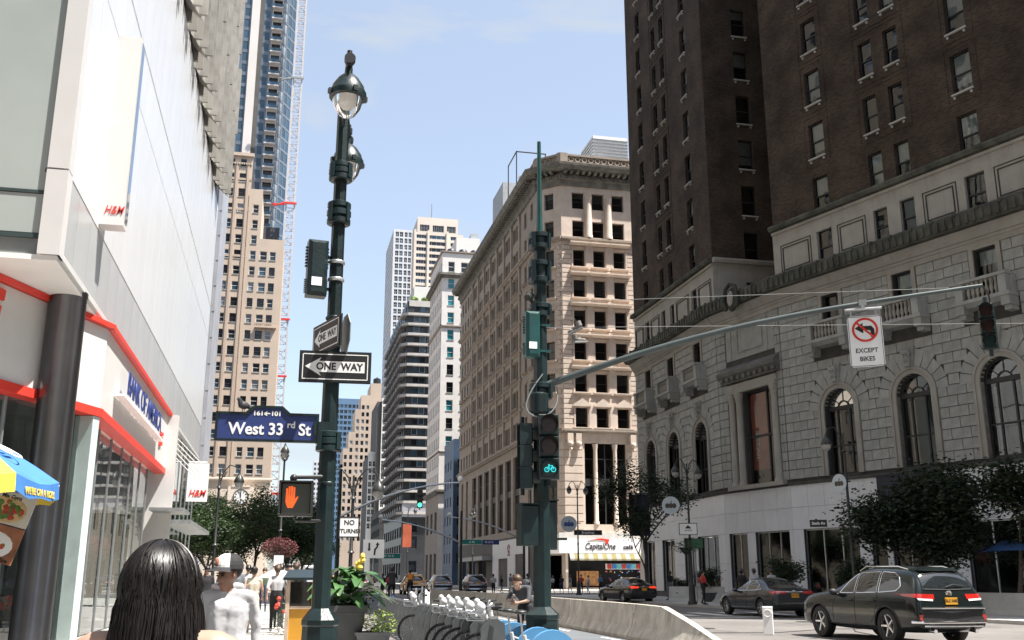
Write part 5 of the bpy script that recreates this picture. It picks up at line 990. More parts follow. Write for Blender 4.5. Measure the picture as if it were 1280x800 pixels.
obj('lettering', text_mesh('EXCEPT', .105, signk, .001, .002, .95), ns, (0, -.006, -.16)); obj('lettering', text_mesh('BIKES', .105, signk, .001, .002, .95), ns, (0, -.006, -.30))
m = MB(); m.tube([(-.29, .0, .55), (.29, 0, .55)], .022, 8); m.tube([(-.2, 0, .43), (-.2, 0, .55)], .012, 6); m.tube([(.2, 0, .43), (.2, 0, .55)], .012, 6); m.tube([(0, 0, .55), (0, 0, .68)], .03, 8); m.box(-.06, .06, -.05, .05, .62, .7); m.build('hanger', STEEL, ns)
signal((11.1, 13.72, 5.44), R(-40), 'dark three lens signal hanging at the end of the mast arm', .095, body=GREENM)
m = MB(); m.tube(tubecurve((ex, ey, ez + .1), (ex + .2, ey, ez - .1), (ex + .08, ey + .06, ez - .28)), .015, 6); obj('signal_cable', m.mesh('signal_cable', BLACKM), None, (0, 0, 0), 0, 'black cable looping from the mast arm end to its signal', 'cable')
# old shoes on the wire
def shoe(loc, rz, tilt, label):
    m = MB(); m.M = Matrix.Rotation(R(tilt), 4, 'Y'); m.ball((0, 0, 0), .06, 7, 0, (1.5, .75, .7)); m.ball((.11, 0, -.01), .05, 7, 0, (1.3, .85, .6)); m.tube([(-.06, 0, 0), (-.07, 0, .09)], [.055, .05], 10); m.box(-.10, .18, -.045, .045, -.055, -.03, 1); m.tube([(-.05, 0, .05), (-.04, 0, .2)], .006, 4)
    m.build('hanging_shoe', [pm('worn_shoe_leather', (.16, .15, .14), .7, .3, 9), pm('shoe_sole', (.25, .24, .23), .8)], None, loc, rz, label=label, cat='shoe')
shoe((4.75, 16.0, 5.62), R(160), 25, 'grey worn shoe hanging from the overhead wire'); shoe((4.78, 16.02, 5.42), R(20), -8, 'second worn shoe dangling below its pair on the wire')
# bishop-crook lamps and other posts down the street
def crook(loc, h, arms, label, r=.07, baskets=False, rz=0, s=1.0):
    root = thing('street_lamp', label, 'street lamp', loc, rz); m = MB(); m.lathe([(.24, 0), (.24, .12), (.18, .2), (.16, .8), (.12, 1.0), (r, 1.1), (r * .9, h * .45), (r * 1.7, h * .45 + .05), (r * .85, h * .45 + .12), (r * .7, h - .8), (r * 1.5, h - .75), (r * .6, h - .65), (r * .5, h)], 12); m.build('post', BLACKM, root)
    for a in arms:
        c, s_ = math.cos(R(a)), math.sin(R(a)); m = MB(); m.tube([(0, 0, h - .75), (c * .15, s_ * .15, h - .1), (c * .4, s_ * .4, h + .22), (c * .7, s_ * .7, h + .15), (c * .82, s_ * .82, h - .1)], .028, 8); m.tube([(0, 0, h - .4), (c * .2, s_ * .2, h - .25), (c * .3, s_ * .3, h - .05)], .02, 6); m.build('crook_arm', BLACKM, root)
        m = MB(); q = (c * .82, s_ * .82, h - .1); m.lathe([(0, .02), (.05, 0), (.07, -.1), (.16, -.2), (.22, -.36), (.22, -.42)], 14, q); m.build('lamp_hood', BLACKM, root); m = MB(); m.lathe([(.19, -.42), (.17, -.55), (.08, -.66), (0, -.68)], 14, q); m.build('lamp_globe', pm('lamp_globe', (.28, .28, .27), .3), root)
    return root
crook((-2.75, 44.6, .12), 5.8, (10,), 'black hooked lamp post beside the store wall'); crook((-.1, 52.0, .12), 7.9, (90, 270), 'black twin lamp post with hanging flower basket by the trees'); crook((22.3, 36.9, .12), 7.1, (185,), 'black hooked lamp post with round white banner disc before the hotel'); crook((20.75, 49.8, .12), 7.2, (20, 200), 'black twin lamp post with white notice and hanging basket before the hotel')
crook((23.0, 78.0, .12), 8.6, (20, 200), 'black twin lamp post in front of the cafe'); crook((2.2, 33.5, .12), 4.6, (0, 180), 'black twin lamp post carrying the no turns sign'); crook((20.4, 110, .12), 8.5, (90, 270), 'black lamp post before the shopfront arch'); crook((14.2, 118, .12), 9.3, (0,), 'far lamp post before the white office block')
def sq_sign(loc, rz, w, h, label, base, edge=None, marks=(), txt=(), post=None):
    root = thing('street_sign', label, 'sign', loc, rz); m = MB(); m.box(-w / 2, w / 2, -.01, .01, -h / 2, h / 2); m.build('plate', base, root)
    if edge:
        m = MB(); t = min(w, h) * .06
        for a, b, c, d in ((-w / 2, w / 2, h / 2 - t, h / 2), (-w / 2, w / 2, -h / 2, -h / 2 + t), (-w / 2, -w / 2 + t, -h / 2 + t, h / 2 - t), (w / 2 - t, w / 2, -h / 2 + t, h / 2 - t)): m.box(a, b, -.016, -.011, c, d)
        m.build('sign_border', edge, root)
    for pts, mt in marks: m = MB(); m.prism(pts, -.016, -.0115); m.build('symbol', mt, root)
    for s, sz, z, mt in txt: obj('lettering', text_mesh(s, sz, mt, .002, sz * .02), root, (0, -.014, z))
    if post: m = MB(); m.tube([(0, .05, -post), (0, .05, h / 2)], .035, 8); m.build('post', GREYM, root)
    return root
sq_sign((1.95, 30.9, 2.92), R(-4), .62, .62, 'white no turns sign above the planter flowers', signw, signk, txt=(('NO', .2, .13, signk), ('TURNS', .17, -.12, signk)))
sq_sign((4.06, 46.4, 2.71), R(-5), .95, .82, 'white sign with two black diverging lane arrows', signw, None, [([(-.28, .0), (-.2, -.12), (-.12, .0), (-.16, .0), (-.16, .26), (-.24, .26), (-.24, .0)], signk), ([(0, -.28), (.08, -.28), (.1, -.05), (.2, .08), (.2, .16), (.26, .16), (.17, .3), (.08, .16), (.13, .16), (.12, .1), (.02, -.02)], signk)], post=2.6)
grn = pm('street_sign_green', (.0, .20, .16), .45); 
sq_sign((8.3, 81, 3.1), 0, 1.9, .42, 'green street name sign hanging over the far lanes', grn, signw, txt=(('W 34 St', .24, 0, signw),)); sq_sign((15.83, 85.6, 4.4), 0, 1.75, .42, 'green street name sign on the mast before the tan block', grn, signw, txt=(('6 Av', .26, 0, signw),))
def far_mast(loc, h, reach, label, sig=True):
    root = thing('signal_pole', label, 'pole', loc); m = MB(); m.tube([(0, 0, 0), (0, 0, h)], [.13, .09], 8); m.build('shaft', GREENM, root); m = MB(); m.tube(tubecurve((0, 0, h * .62), (reach * .5, -.3, h * .86), (reach, -.5, h * .88), 8), [.07] * 4 + [.05] * 5, 8); m.build('mast_arm', STEEL, root)
    m = MB(); m.ball((reach, -.5, h * .88 + .2), .18, 6); m.build('arm_lamp', lampw, root)
far_mast((20.0, 84, 0), 7.2, -6.5, 'grey mast arm pole before the tan block'); far_mast((13.3, 76.5, 0), 6.4, -6.2, 'grey mast arm pole carrying the green street sign'); far_mast((2.9, 55, 0), 7.4, 6.5, 'mast arm pole at the plaza kerb')
signal((7.9, 60, 6.0), R(-6), 'far signal showing green above the bike lane', .13, lit=greenlit, body=BLACKM)
disc = lambda loc, rz, r, label, c: (lambda root: (MBd(root, r, c), root))(thing('banner_disc', label, 'sign', loc, rz))
def MBd(root, r, c):
    m = MB(); m.tube([(0, -.02, 0), (0, .02, 0)], r, 28, smooth=False); m.build('disc', pm('pale_blue_disc', (.42, .47, .50), .5, .04), root); m = MB(); m.M = Matrix.Translation((0, -.025, 0))
    for i in range(3): m.ball(((i - 1) * r * .38, 0, -.02), r * .26, 6, 0, (1, .08, 1.1))
    m.tube([(0, 0, r * .2), (r * .12, 0, r * .5)], r * .05, 5); m.build('fruit_emblem', c, root); m = MB(); m.tube([(r * .8, .03, .1 * r), (r * 1.5, .03, .1 * r)], .03, 6); m.build('bracket', BLACKM, root)
emb = pm('emblem_dark', (.06, .05, .04), .6)
disc((21.85, 36.7, 5.15), R(-72), .36, 'round pale disc with dark emblem on the hooked lamp post before the hotel', emb); disc((19.69, 49.6, 5.1), R(-22), .46, 'round pale disc with fruit emblem on the twin lamp post', emb); disc((19.6, 68.7, 5.1), R(-16), .56, 'round pale disc with blue V emblem near the cafe', pm('emblem_navy', (.03, .06, .2), .5))
sq_sign((20.6, 49.6, 3.9), R(-22), .95, .62, 'white notice with black border on the twin lamp post', signw, signk, [([(-.13, .02), (.13, .02), (.13, .08), (0, .2), (-.13, .08)], signk)], (('PRIVATE', .1, -.08, signk),))
sq_sign((20.9, 36.9, 3.55), R(-28), .66, .28, 'small brown street sign reading Sixth Ave', signk, None, txt=(('Sixth Av', .15, 0, signw),)); sq_sign((22.3, 36.7, 3.42), R(-28), .82, .28, 'small brown street sign reading Broadway', signk, None, txt=(('Broadway', .16, 0, signw),))
sq_sign((24.3, 79.5, 5.0), R(-10), 2.3, .4, 'dark street name sign crossing the cafe front', signk, None, txt=(('Broadway', .26, 0, signw),)); sq_sign((22.6, 53.5, 3.3), R(-20), .9, .55, 'small green shop sign on a post before the hotel', pm('dim_green_sign', (.03, .12, .06), .5), signk, post=3.2); sq_sign((18.6, 92, 4.6), 0, 1.9, .42, 'navy street name sign beside the pale shopfront', navyb, None, txt=(('W 35 St', .24, 0, signw),))
sq_sign((13.9, 116, 6.1), 0, 1.0, 2.6, 'tall red and orange banner hanging beside the balcony tower street front', pm('orange_banner', (.38, .085, .04), .7, .25, .6), None); sq_sign((-.1, 48, 2.2), 0, .5, .55, 'small white one way marker by the trees', signw, signk)
# barriers
def barrier(path, label, h=.82, end0=None, end1=None, mat=CONC):
    """concrete safety barrier following a path; end0/end1 = height at each end"""
    pts = [Vector((x, y)) for x, y in path]; prof = [(-.30, 0), (-.30, .08), (-.17, .30), (-.085, 1.0), (.085, 1.0), (.17, .30), (.30, .08), (.30, 0)]; vs = []; fs = []; n = len(prof)
    for i, p in enumerate(pts):
        d = (pts[min(i + 1, len(pts) - 1)] - pts[max(i - 1, 0)]).normalized(); nn = Vector((-d.y, d.x)); hh = h[i] if hasattr(h, '__len__') else h
        for o, z in prof: q = p + nn * o; vs.append((q.x, q.y, z * hh if z > .3 else min(z, hh * z / .3 * .3) if hh < .5 else z))
    for i in range(len(pts) - 1):
        for k in range(n - 1): fs.append((i * n + k, i * n + k + 1, (i + 1) * n + k + 1, (i + 1) * n + k))
    b = MB(); b.add(vs, fs); b.add(vs[:n], [tuple(range(n))]); b.add(vs[-n:], [tuple(range(n))[::-1]]); return b.build('concrete_barrier', mat, None, label=label, cat='barrier', group='concrete barriers along the lanes')
def bx(y): return 8.55 + .25 * math.sin((y - 20) / 12) - .00055 * max(0, y - 38) ** 2 * 1.2
names = ['sloped end piece tapering down to the road', 'weathered unit next to the sloped end', 'unit beside the docked bicycles', 'unit behind the man with the phone', 'shaded unit halfway to the taxi', 'shaded far unit near the taxi']
y = 24.2; barrier([(8.63 + .03 * (24.2 - t), t) for t in (19.0, 19.9, 21.1, 22.5, 24.15)], 'concrete barrier, ' + names[0], [.06, .24, .52, .80, .82])
segs = [(24.2, 30.2), (30.25, 36.5), (36.55, 43), (43.05, 50), (50.05, 57)]
for i, (a, b_) in enumerate(segs): barrier([(bx(a + (b_ - a) * k / 6), a + (b_ - a) * k / 6) for k in range(7)], 'concrete barrier, ' + names[i + 1])
barrier([(22.2, 56.6), (24.6, 54.4)], 'short pale concrete block before the hotel shrubs', .95, mat=pm('pale_concrete', (.45, .45, .43), .85, .1, 2, .2)); barrier([(24.8, 37.2), (27.0, 31.4)], 'white concrete barrier below the blue parasol', .9, mat=pm('pale_concrete', (.45, .45, .43), .85, .1, 2, .2)); barrier([(27.05, 31.2), (29.5, 25.2)], 'white concrete barrier along the cafe tables beyond the first', .9, mat=pm('pale_concrete', (.45, .45, .43), .85, .1, 2, .2))
u = MB(); u.lathe([(.09, 0), (.09, .03), (.045, .06), (.045, 1.0), (.02, 1.03)], 12, smooth=True); dm = u.mesh('lane_delineator', signw)
for i, (x, y) in enumerate(((3.95, 19.4), (4.0, 22.3), (4.15, 25.6), (4.4, 31), (5.1, 36.5), (5.6, 43), (6.9, 50.7), (5.2, 55))): obj('lane_delineator', dm, None, (x, y, .004), 0, 'slim white lane post standing in the bike lane', 'bollard', 'white lane posts')
m = MB(); m.cbox(-.13, .13, -.05, .05, 0, .72, .02); m.tube([(.09 * math.cos(2 * math.pi * i / 14), -.055, .55 + .09 * math.sin(2 * math.pi * i / 14)) for i in range(15)], .012, 5, cap=False); m.build('marker_post', signw, None, (12.5, 25.0, 0), R(-25), label='short white marker post with a ring beside the dark suv', cat='bollard')
# ------------------------------------------------------------ bicycle docks and bicycles
def capsule(m, a, b, r0, r1, n=10):
    a, b = Vector(a), Vector(b); d = b - a; L_ = d.length; d = d / L_ if L_ > 1e-6 else Vector((0, 0, 1)); pts = []; rad = []
    for k in (0, .35, .75, 1): pts.append(a - d * r0 * math.cos(math.pi / 2 * k)); rad.append(max(.002, r0 * math.sin(math.pi / 2 * k)))
    for k in (1, .75, .35, 0): pts.append(b + d * r1 * math.cos(math.pi / 2 * k)); rad.append(max(.002, r1 * math.sin(math.pi / 2 * k)))
    m.tube(pts, rad, n)
dockm = pm('dock_grey_steel', (.085, .092, .096), .5, .15, 5, metal=.3); dockd = pm('dock_dark_slot', (.03, .03, .032), .6); rubber = pm('tyre_rubber', (.015, .015, .015), .75); bikew = pm('bike_white', (.46, .47, .48), .35, .04); bikeb = pm('bike_light_blue', (.10, .30, .55), .35, .05); silver = pm('bike_silver', (.42, .43, .44), .3, .1, metal=.8)
m = MB(); m.prism([(-.26, 0), (.20, 0), (.16, .80), (.05, .86), (-.08, .86), (-.18, .72)], -.07, .07); m.box(-.30, .26, -.40, .40, -.0, .03); DK = m.mesh('dock_post', dockm)
s1 = MB(); s1.prism([(-.12, .42), (-.04, .42), (.0, .74), (-.06, .78)], -.076, -.071); SL = s1.mesh('dock_slot', dockd); s2 = MB(); s2.box(-.06, .06, -.05, .05, .86, .90); LT = s2.mesh('dock_light', silver)
for i in range(20):
    y = 14.9 + .86 * i; lb = 'grey steel bicycle dock in the row beside the kerb, empty' if i > 4 and i != 9 else 'grey steel bicycle dock holding a blue and white bicycle'
    r_ = thing('bicycle_dock', lb, 'bicycle dock', (3.08 + .004 * i, y, .004), R(-2), 'bicycle docks in a row'); obj('dock_post', DK, r_); obj('dock_slot', SL, r_); obj('dock_light', LT, r_)
def wheel_mesh(r, tr, name, mats, spokes=14, w=.02):
    m = MB(); m.tube([(r * math.cos(2 * math.pi * i / 28), 0, r * math.sin(2 * math.pi * i / 28)) for i in range(29)], tr, 7, 0, cap=False); t = m.mesh('tyre', mats[0])
    m = MB(); m.tube([((r - tr) * math.cos(2 * math.pi * i / 28), 0, (r - tr) * math.sin(2 * math.pi * i / 28)) for i in range(29)], .012, 5, 0, cap=False)
    for i in range(spokes): a = 2 * math.pi * i / spokes; m.tube([(0, .03 if i % 2 else -.03, 0), ((r - tr) * math.cos(a), 0, (r - tr) * math.sin(a))], .0035, 3, 0, cap=False)
    m.tube([(0, -.05, 0), (0, .05, 0)], .04, 10); return t, m.mesh('rim', mats[1])
TY, RM = wheel_mesh(.31, .024, 'w', (rubber, silver))
def make_bike():
    """front wheel at x=0, bicycle runs to +x, ground at z=0"""
    root = thing('bicycle', 'x', 'bicycle', (0, 0, 0), 0, 'docked share bicycles')
    for x in (0, 1.08): w = obj('wheel', TY, root, (x, 0, .33)); obj('rim', RM, w)
    m = MB(); m.tube(tubecurve((.20, 0, .78), (.42, 0, .30), (.72, 0, .32), 8), [.05] * 9, 10); m.tube([(.72, 0, .32), (.66, 0, .62)], .03, 10); m.tube([(.72, -.06, .32), (1.08, -.06, .33)], .018, 8); m.tube([(.72, .06, .32), (1.08, .06, .33)], .018, 8); m.tube([(.70, 0, .55), (1.0, .06, .42)], .016, 8); m.tube([(.2, 0, .72), (.15, 0, .95)], .038, 10); m.build('frame', bikew, root)
    m = MB(); m.tube([(.18, .05, .72), (0, .06, .33)], .02, 8); m.tube([(.18, -.05, .72), (0, -.06, .33)], .02, 8); m.tube([(.18, 0, .7), (.18, 0, .74)], .06, 8); m.build('fork', bikew, root)
    m = MB(); m.tube([(.64, 0, .58), (.60, 0, .93)], .016, 8); m.build('seat_post', silver, root); m = MB(); m.ball((.60, 0, .95), .085, 7, 0, (1.25, .8, .42)); m.ball((.50, 0, .955), .045, 6, 0, (1.5, .6, .5)); m.build('saddle', BLACKM, root)
    m = MB(); m.tube([(.24, -.30, 1.09), (.15, -.22, 1.07), (.12, 0, 1.02), (.15, .22, 1.07), (.24, .30, 1.09)], .014, 8); m.tube([(.15, 0, .93), (.13, 0, 1.03)], .03, 8); m.build('handlebar', silver, root); 
    for s in (-1, 1): m = MB(); m.tube([(.19, s * .25, 1.08), (.27, s * .33, 1.095)], .02, 8); m.build('grip', BLACKM, root)
    m = MB(); capsule(m, (0, -.10, 1.03), (0, .10, 1.03), .07, .07, 12); m.tube([(-.02, 0, 1.0), (.1, 0, .85)], [.07, .045], 10); m.build('front_console', bikew, root); m = MB(); m.ball((-.05, 0, 1.10), .05, 6); m.build('front_lamp', bikew, root)
    m = MB(); m.tube([(-.2, -.14, .96), (.05, -.14, .94), (.05, .14, .94), (-.2, .14, .96), (-.2, -.14, .96)], .01, 5); m.tube([(-.2, -.14, .85), (-.2, .14, .85)], .01, 5); m.tube([(-.2, -.14, .96), (-.2, -.14, .85), (.05, -.14, .84)], .01, 5); m.tube([(-.2, .14, .96), (-.2, .14, .85), (.05, .14, .84)], .01, 5); m.build('front_rack', silver, root)
    m = MB(); n = 14; A = []; B = []
    for k in range(n + 1): a = R(-8 + 196 * k / n); A.append((1.08 + .365 * math.cos(a), -.045, .33 + .365 * math.sin(a))); B.append((1.08 + .365 * math.cos(a), .045, .33 + .365 * math.sin(a)))
    m.add(A + B, [(k, k + 1, n + 2 + k, n + 1 + k) for k in range(n)], 0, True)
    for s, S in ((-1, A), (1, B)): m.add(S + [(1.08 + (x - 1.08) * .42, s * .05, .33 + (z - .33) * .42) for x, y, z in S], [((k, n + 1 + k, n + 2 + k, k + 1) if s < 0 else (k, k + 1, n + 2 + k, n + 1 + k)) for k in range(n)], 0, True)
    m.build('rear_fender', bikeb, root); m = MB(); m.tube([(.72, -.09, .32), (.72, .09, .32)], .05, 10); m.tube([(.72, -.1, .32), (.80, -.12, .2)], .012, 6); m.tube([(.72, .1, .32), (.64, .12, .44)], .012, 6); m.box(.76, .86, -.2, -.11, .185, .21); m.box(.58, .68, .11, .2, .43, .455); m.build('crank', GREYM, root); return root
bk0 = make_bike(); blab = ['docked share bicycle with white frame, first in the row by the signal pole', 'docked share bicycle, second from the signal pole', 'docked share bicycle, third from the signal pole', 'docked share bicycle, fourth from the signal pole', 'docked share bicycle, fifth from the signal pole', 'lone docked share bicycle separated from the others by empty docks']
for i, y in enumerate((14.9, 15.76, 16.62, 17.48, 18.34, 22.64)):
    o = bk0 if i == 0 else copy_tree(bk0); o.location = (2.9, y + .12, .01); o.rotation_euler = (R(4), 0, R(-4)); o['label'] = blab[i]
# ------------------------------------------------------------ planters, kiosk, food cart
potm = pm('planter_charcoal', (.055, .058, .06), .6, .2, 4, .2); stonep = pm('planter_grey', (.17, .175, .18), .75, .15, 4, .2); leaf_l = pm('broad_leaf', (.045, .115, .03), .4, .35, 3); leaf_d = pm('small_leaf', (.03, .07, .018), .5, .4, 5); lime_l = pm('lime_vine_leaf', (.19, .26, .045), .5, .3, 5); flow_y = pm('yellow_flower', (.75, .55, .09), .6, .2, 8); flow_p = pm('plum_flower', (.20, .055, .06), .7, .5, 8); flow_r = pm('red_flower', (.55, .06, .04), .6, .2, 5)
def pot(m, x0, x1, h, n=4):
    a = math.sqrt(2); m.M = Matrix.Rotation(R(45), 4, 'Z'); m.lathe([(x0 * a, 0), (x1 * a, h * .86), (x1 * a * 1.1, h * .88), (x1 * a * 1.1, h), (x1 * a * .95, h), (x1 * a * .92, h - .06), (0, h - .06)], 4, smooth=False); m.M = None
def big_leaf(m, base, d, l, w, up, mi=0):
    """arched broad leaf with a fold along its rib"""
    b = Vector(base); d = Vector((math.cos(d), math.sin(d), 0)); s = Vector((-d.y, d.x, 0)); n = 6; vs = []
    for i in range(n + 1):
        t = i / n; c = b + d * (l * t) + Vector((0, 0, up * t - up * 1.2 * t * t)); ww = w * math.sin(math.pi * min(1, t * .92 + .04)) ** .7; vs += [c - s * ww + Vector((0, 0, ww * .25)), c, c + s * ww + Vector((0, 0, ww * .25))]
    m.add(vs, [(i * 3 + k, i * 3 + k + 1, i * 3 + k + 4, i * 3 + k + 3) for i in range(n) for k in (0, 1)], mi, True)
def leaflets(m, cen, rad, n, size, mi=0, squash=1.0):
    for _ in range(n):
        while True:
            p = Vector((random.uniform(-1, 1), random.uniform(-1, 1), random.uniform(-1, 1)))
            if .25 < p.length < 1: break
        p = Vector((cen[0] + p.x * rad, cen[1] + p.y * rad, cen[2] + p.z * rad * squash)); a = random.uniform(0, 6.28); t = random.uniform(-.9, .9); u = Vector((math.cos(a), math.sin(a), t * .6)).normalized() * size * random.uniform(.7, 1.3); v = u.cross(Vector((random.uniform(-1, 1), random.uniform(-1, 1), 1.2))).normalized() * size * .42
        m.add([p - u * .5, p + v * .5, p + u * .6, p - v * .5], [(0, 1, 2, 3)], mi)
pl = thing('planter', 'charcoal planter with broad leafed plants and yellow blooms beside the lamp pole', 'planter', (1.12, 18.5, .12)); m = MB(); pot(m, .27, .36, .86); m.build('pot', potm, pl); m = MB()
for i in range(36): big_leaf(m, (random.uniform(-.15, .3), random.uniform(-.2, .2), .8 + .017 * i), random.uniform(0, 6.28), random.uniform(.4, .8), random.uniform(.08, .15), random.uniform(.2, .6))
for i in range(6): big_leaf(m, (.1, -.1, .95 + .05 * i), R(-40 + 30 * i), .75, .13, .55)
m.build('broad_leaves', leaf_l, pl, kind='stuff'); m = MB(); leaflets(m, (.1, 0, .95), .42, 500, .07, 0, .6); m.build('fine_foliage', leaf_d, pl, kind='stuff')
m = MB()
for x, z in ((.28, 1.66), (.22, 1.55), (-.35, 1.35), (-.42, 1.28)): m.tube([(x * .6, 0, .85), (x, 0, z)], .012, 5, 1); [m.ball((x + random.uniform(-.05, .05), random.uniform(-.05, .05), z + random.uniform(-.07, .07)), random.uniform(.03, .055), 4, 0) for _ in range(7)]
m.build('blooms', [flow_y, leaf_d], pl, kind='stuff')
pl = thing('planter', 'lower grey stone planter spilling lime green vine beside the docks', 'planter', (1.62, 18.2, .12)); m = MB(); pot(m, .20, .28, .42); m.build('pot', stonep, pl); m = MB(); leaflets(m, (.12, -.05, .55), .33, 420, .085, 0, .75); m.build('vine_leaves', lime_l, pl, kind='stuff')
kb = thing('news_box', 'pale wooden street box with green sloping lid and yellow panels', 'street box', (.58, 22.3, .12), R(-6)); wp = pm('pale_wood', (.42, .33, .25), .7, .15, 5); yp = pm('yellow_panel', (.55, .27, .02), .5, .12)
m = MB()
for x in (-.36, .36):
    for y in (-.36, .36): m.box(x - .04, x + .04, y - .04, y + .04, 0, 1.28)
m.box(-.36, .36, -.38, -.34, .02, .08); m.box(-.36, .36, -.38, -.34, .70, .76); m.build('frame', wp, kb); m = MB(); m.box(-.33, .33, -.34, .34, .05, .70); m.build('lower_panel', yp, kb); m = MB(); m.box(-.33, .10, -.35, -.33, .78, 1.24); m.build('glass_front', GLD, kb); m = MB(); m.box(-.33, .10, -.30, .33, .76, 1.24); m.build('inner_box', ROOM, kb); m = MB(); m.box(.12, .33, -.345, .33, .76, 1.24); m.build('side_panel', yp, kb); m = MB(); m.sweep([(-.5, 1.28), (-.5, 1.33), (.45, 1.50), (.45, 1.28)], -.46, .46); m.build('sloping_lid', GREENM, kb)
fb = thing('flower_bed', 'low bank of red and white flowers behind the street box', 'flowers', (.3, 25.5, .12)); m = MB(); leaflets(m, (0, 0, .35), .45, 300, .09); m.build('foliage', leaf_d, fb, kind='stuff'); m = MB(); [m.ball((random.uniform(-.4, .4), random.uniform(-.3, .3), random.uniform(.5, .85)), random.uniform(.04, .07), 4) for _ in range(16)]; m.build('blooms', flow_r, fb, kind='stuff')
hb = thing('hanging_basket', 'hanging basket of plum coloured flowers on the twin lamp post by the trees', 'hanging basket', (-.1, 51.6, 2.6)); m = MB(); m.lathe([(.1, -.3), (.42, 0), (.44, .05)], 12); m.build('basket', BLACKM, hb); m = MB(); leaflets(m, (0, 0, .25), .92, 2600, .10, 0, .6); m.build('blooms', flow_p, hb, kind='stuff'); m = MB(); leaflets(m, (0, 0, .05), .9, 300, .12, 0, .5); m.build('foliage', leaf_d, hb, kind='stuff')
hb = thing('hanging_basket', 'hanging basket of dark foliage on the twin lamp post before the hotel', 'hanging basket', (20.4, 49.5, 2.9)); m = MB(); m.lathe([(.1, -.3), (.35, 0), (.36, .05)], 12); m.build('basket', BLACKM, hb); m = MB(); leaflets(m, (0, 0, .1), .8, 500, .12, 0, .45); m.build('foliage', leaf_d, hb, kind='stuff')
# food cart parasol
um = thing('cart_umbrella', 'blue and yellow food cart umbrella beside the steel column', 'umbrella', (-2.93, 8.95, .21), R(12)); ub = pm('umbrella_blue', (.05, .19, .50), .7, .1, 4); uy = pm('umbrella_yellow', (.80, .62, .05), .7, .1, 4); n = 8; ro = 1.08
for k in range(n):
    a0, a1 = 2 * math.pi * k / n, 2 * math.pi * (k + 1) / n; m = MB(); vs = []; N = 6
    for i in range(N + 1):
        t = i / N; r = ro * t; z = 2.52 - .50 * t ** 1.5
        for j in range(5): f = j / 4; a = a0 + (a1 - a0) * f; sag = .05 * math.sin(math.pi * f) * t; e = r * (1 - .06 * math.sin(math.pi * f)); vs.append((e * math.cos(a), e * math.sin(a), z - sag))
    m.add(vs, [(i * 5 + j, (i + 1) * 5 + j, (i + 1) * 5 + j + 1, i * 5 + j + 1) for i in range(N) for j in range(4)], 0, True)
    w0 = vs[-5:]; wv = w0 + [(x * 1.01, y * 1.01, z - .13 - .02 * math.sin(j * 2.2)) for j, (x, y, z) in enumerate(w0)]; m.add(wv, [(j, 5 + j, 6 + j, j + 1) for j in range(4)], 0, True)
    m.build('umbrella_panel', ub if k % 2 else uy, um); m = MB(); m.tube([(0, 0, 2.49), (ro * .6 * math.cos(a0), ro * .6 * math.sin(a0), 2.27), (ro * math.cos(a0), ro * math.sin(a0), 1.99)], .008, 5); m.build('rib', STEEL, um)
m = MB(); m.tube([(0, 0, 0), (0, 0, 2.56)], .022, 8); m.build('pole', STEEL, um)
for k, txt, col in ((7, "WE'RE ON A ROLL", flow_y), (6, 'FRANKFURTERS', ub)):
    am = 2 * math.pi * (k + .5) / n; o = obj('lettering', text_mesh(txt, .075, col, .002, .002, .9), um, (ro * .95 * math.cos(am), ro * .95 * math.sin(am), 1.90)); o.rotation_euler = (0, 0, am + math.pi / 2)
    m = MB(); m.tube([(.13 * math.cos(2 * math.pi * i / 24), 0, .13 * math.sin(2 * math.pi * i / 24)) for i in range(25)], .008, 5, cap=False); m.box(-.08, .08, -.005, .005, .02, .05); m.box(-.09, .09, -.005, .005, -.04, -.0); o = m.build('round_emblem', signw if k == 7 else REDP, um, (ro * .66 * math.cos(am), ro * .66 * math.sin(am), 2.245)); o.rotation_euler = (R(-62), 0, am + math.pi / 2)
fbd = thing('food_picture_board', 'food picture board with a gyro and a rice plate hanging under the umbrella', 'board', (-2.24, 9.0, 1.88), R(-16)); fbd.rotation_euler = (R(-6), R(14), R(-16)); w = .42
def picture(z0, h, back, title, kind):
    o = MB(); o.box(-w / 2, w / 2, -.006, .006, z0, z0 + h); o = o.build('picture_panel', back, fbd); m = MB(); zc = z0 + h * .45
    m.ball((0, -.007, zc), .17, 8, 0, (1, .02, .62)); m.build('plate', signw if kind else pm('flatbread', (.62, .42, .2), .7, .2, 9), o); m = MB()
    for _ in range(40): a = random.uniform(0, 6.28); r = random.uniform(0, .13); m.ball((r * math.cos(a), -.010, zc + r * .55 * math.sin(a)), random.uniform(.014, .03), 4, random.randrange(3), (1, .15, 1))
    m.build('food', [pm('food_orange', (.55, .12, .03), .5, .3, 30) if kind else pm('food_brown', (.22, .09, .05), .6, .3, 30), pm('food_green', (.10, .22, .04), .5, .3, 30), pm('food_red', (.5, .06, .03), .5, .3, 30)], o, kind='stuff'); obj('lettering', text_mesh(title, .045, signk, .001, .001), o, (0, -.009, z0 + (h - .04 if not kind else .025)))
picture(.0, .26, pm('picture_cream', (.62, .58, .5), .5, .1, 5), 'Mix Gyro', 0); picture(-.30, .29, pm('picture_maroon', (.3, .12, .06), .5, .4, 6), 'Chicken Over Rice', 1)
ct = thing('food_cart', 'steel food cart standing below the blue and yellow umbrella', 'cart', (-2.9, 8.9, .12)); m = MB(); m.cbox(-.45, .45, -.5, .5, .3, .72, .03); m.build('body', STEEL, ct); m = MB(); m.tube([(-.3, -.35, .2), (-.3, -.25, .2)], .2, 14); m.build('wheel', rubber, ct); m = MB(); m.tube([(.3, -.35, .2), (.3, -.25, .2)], .2, 14); m.build('wheel', rubber, ct)
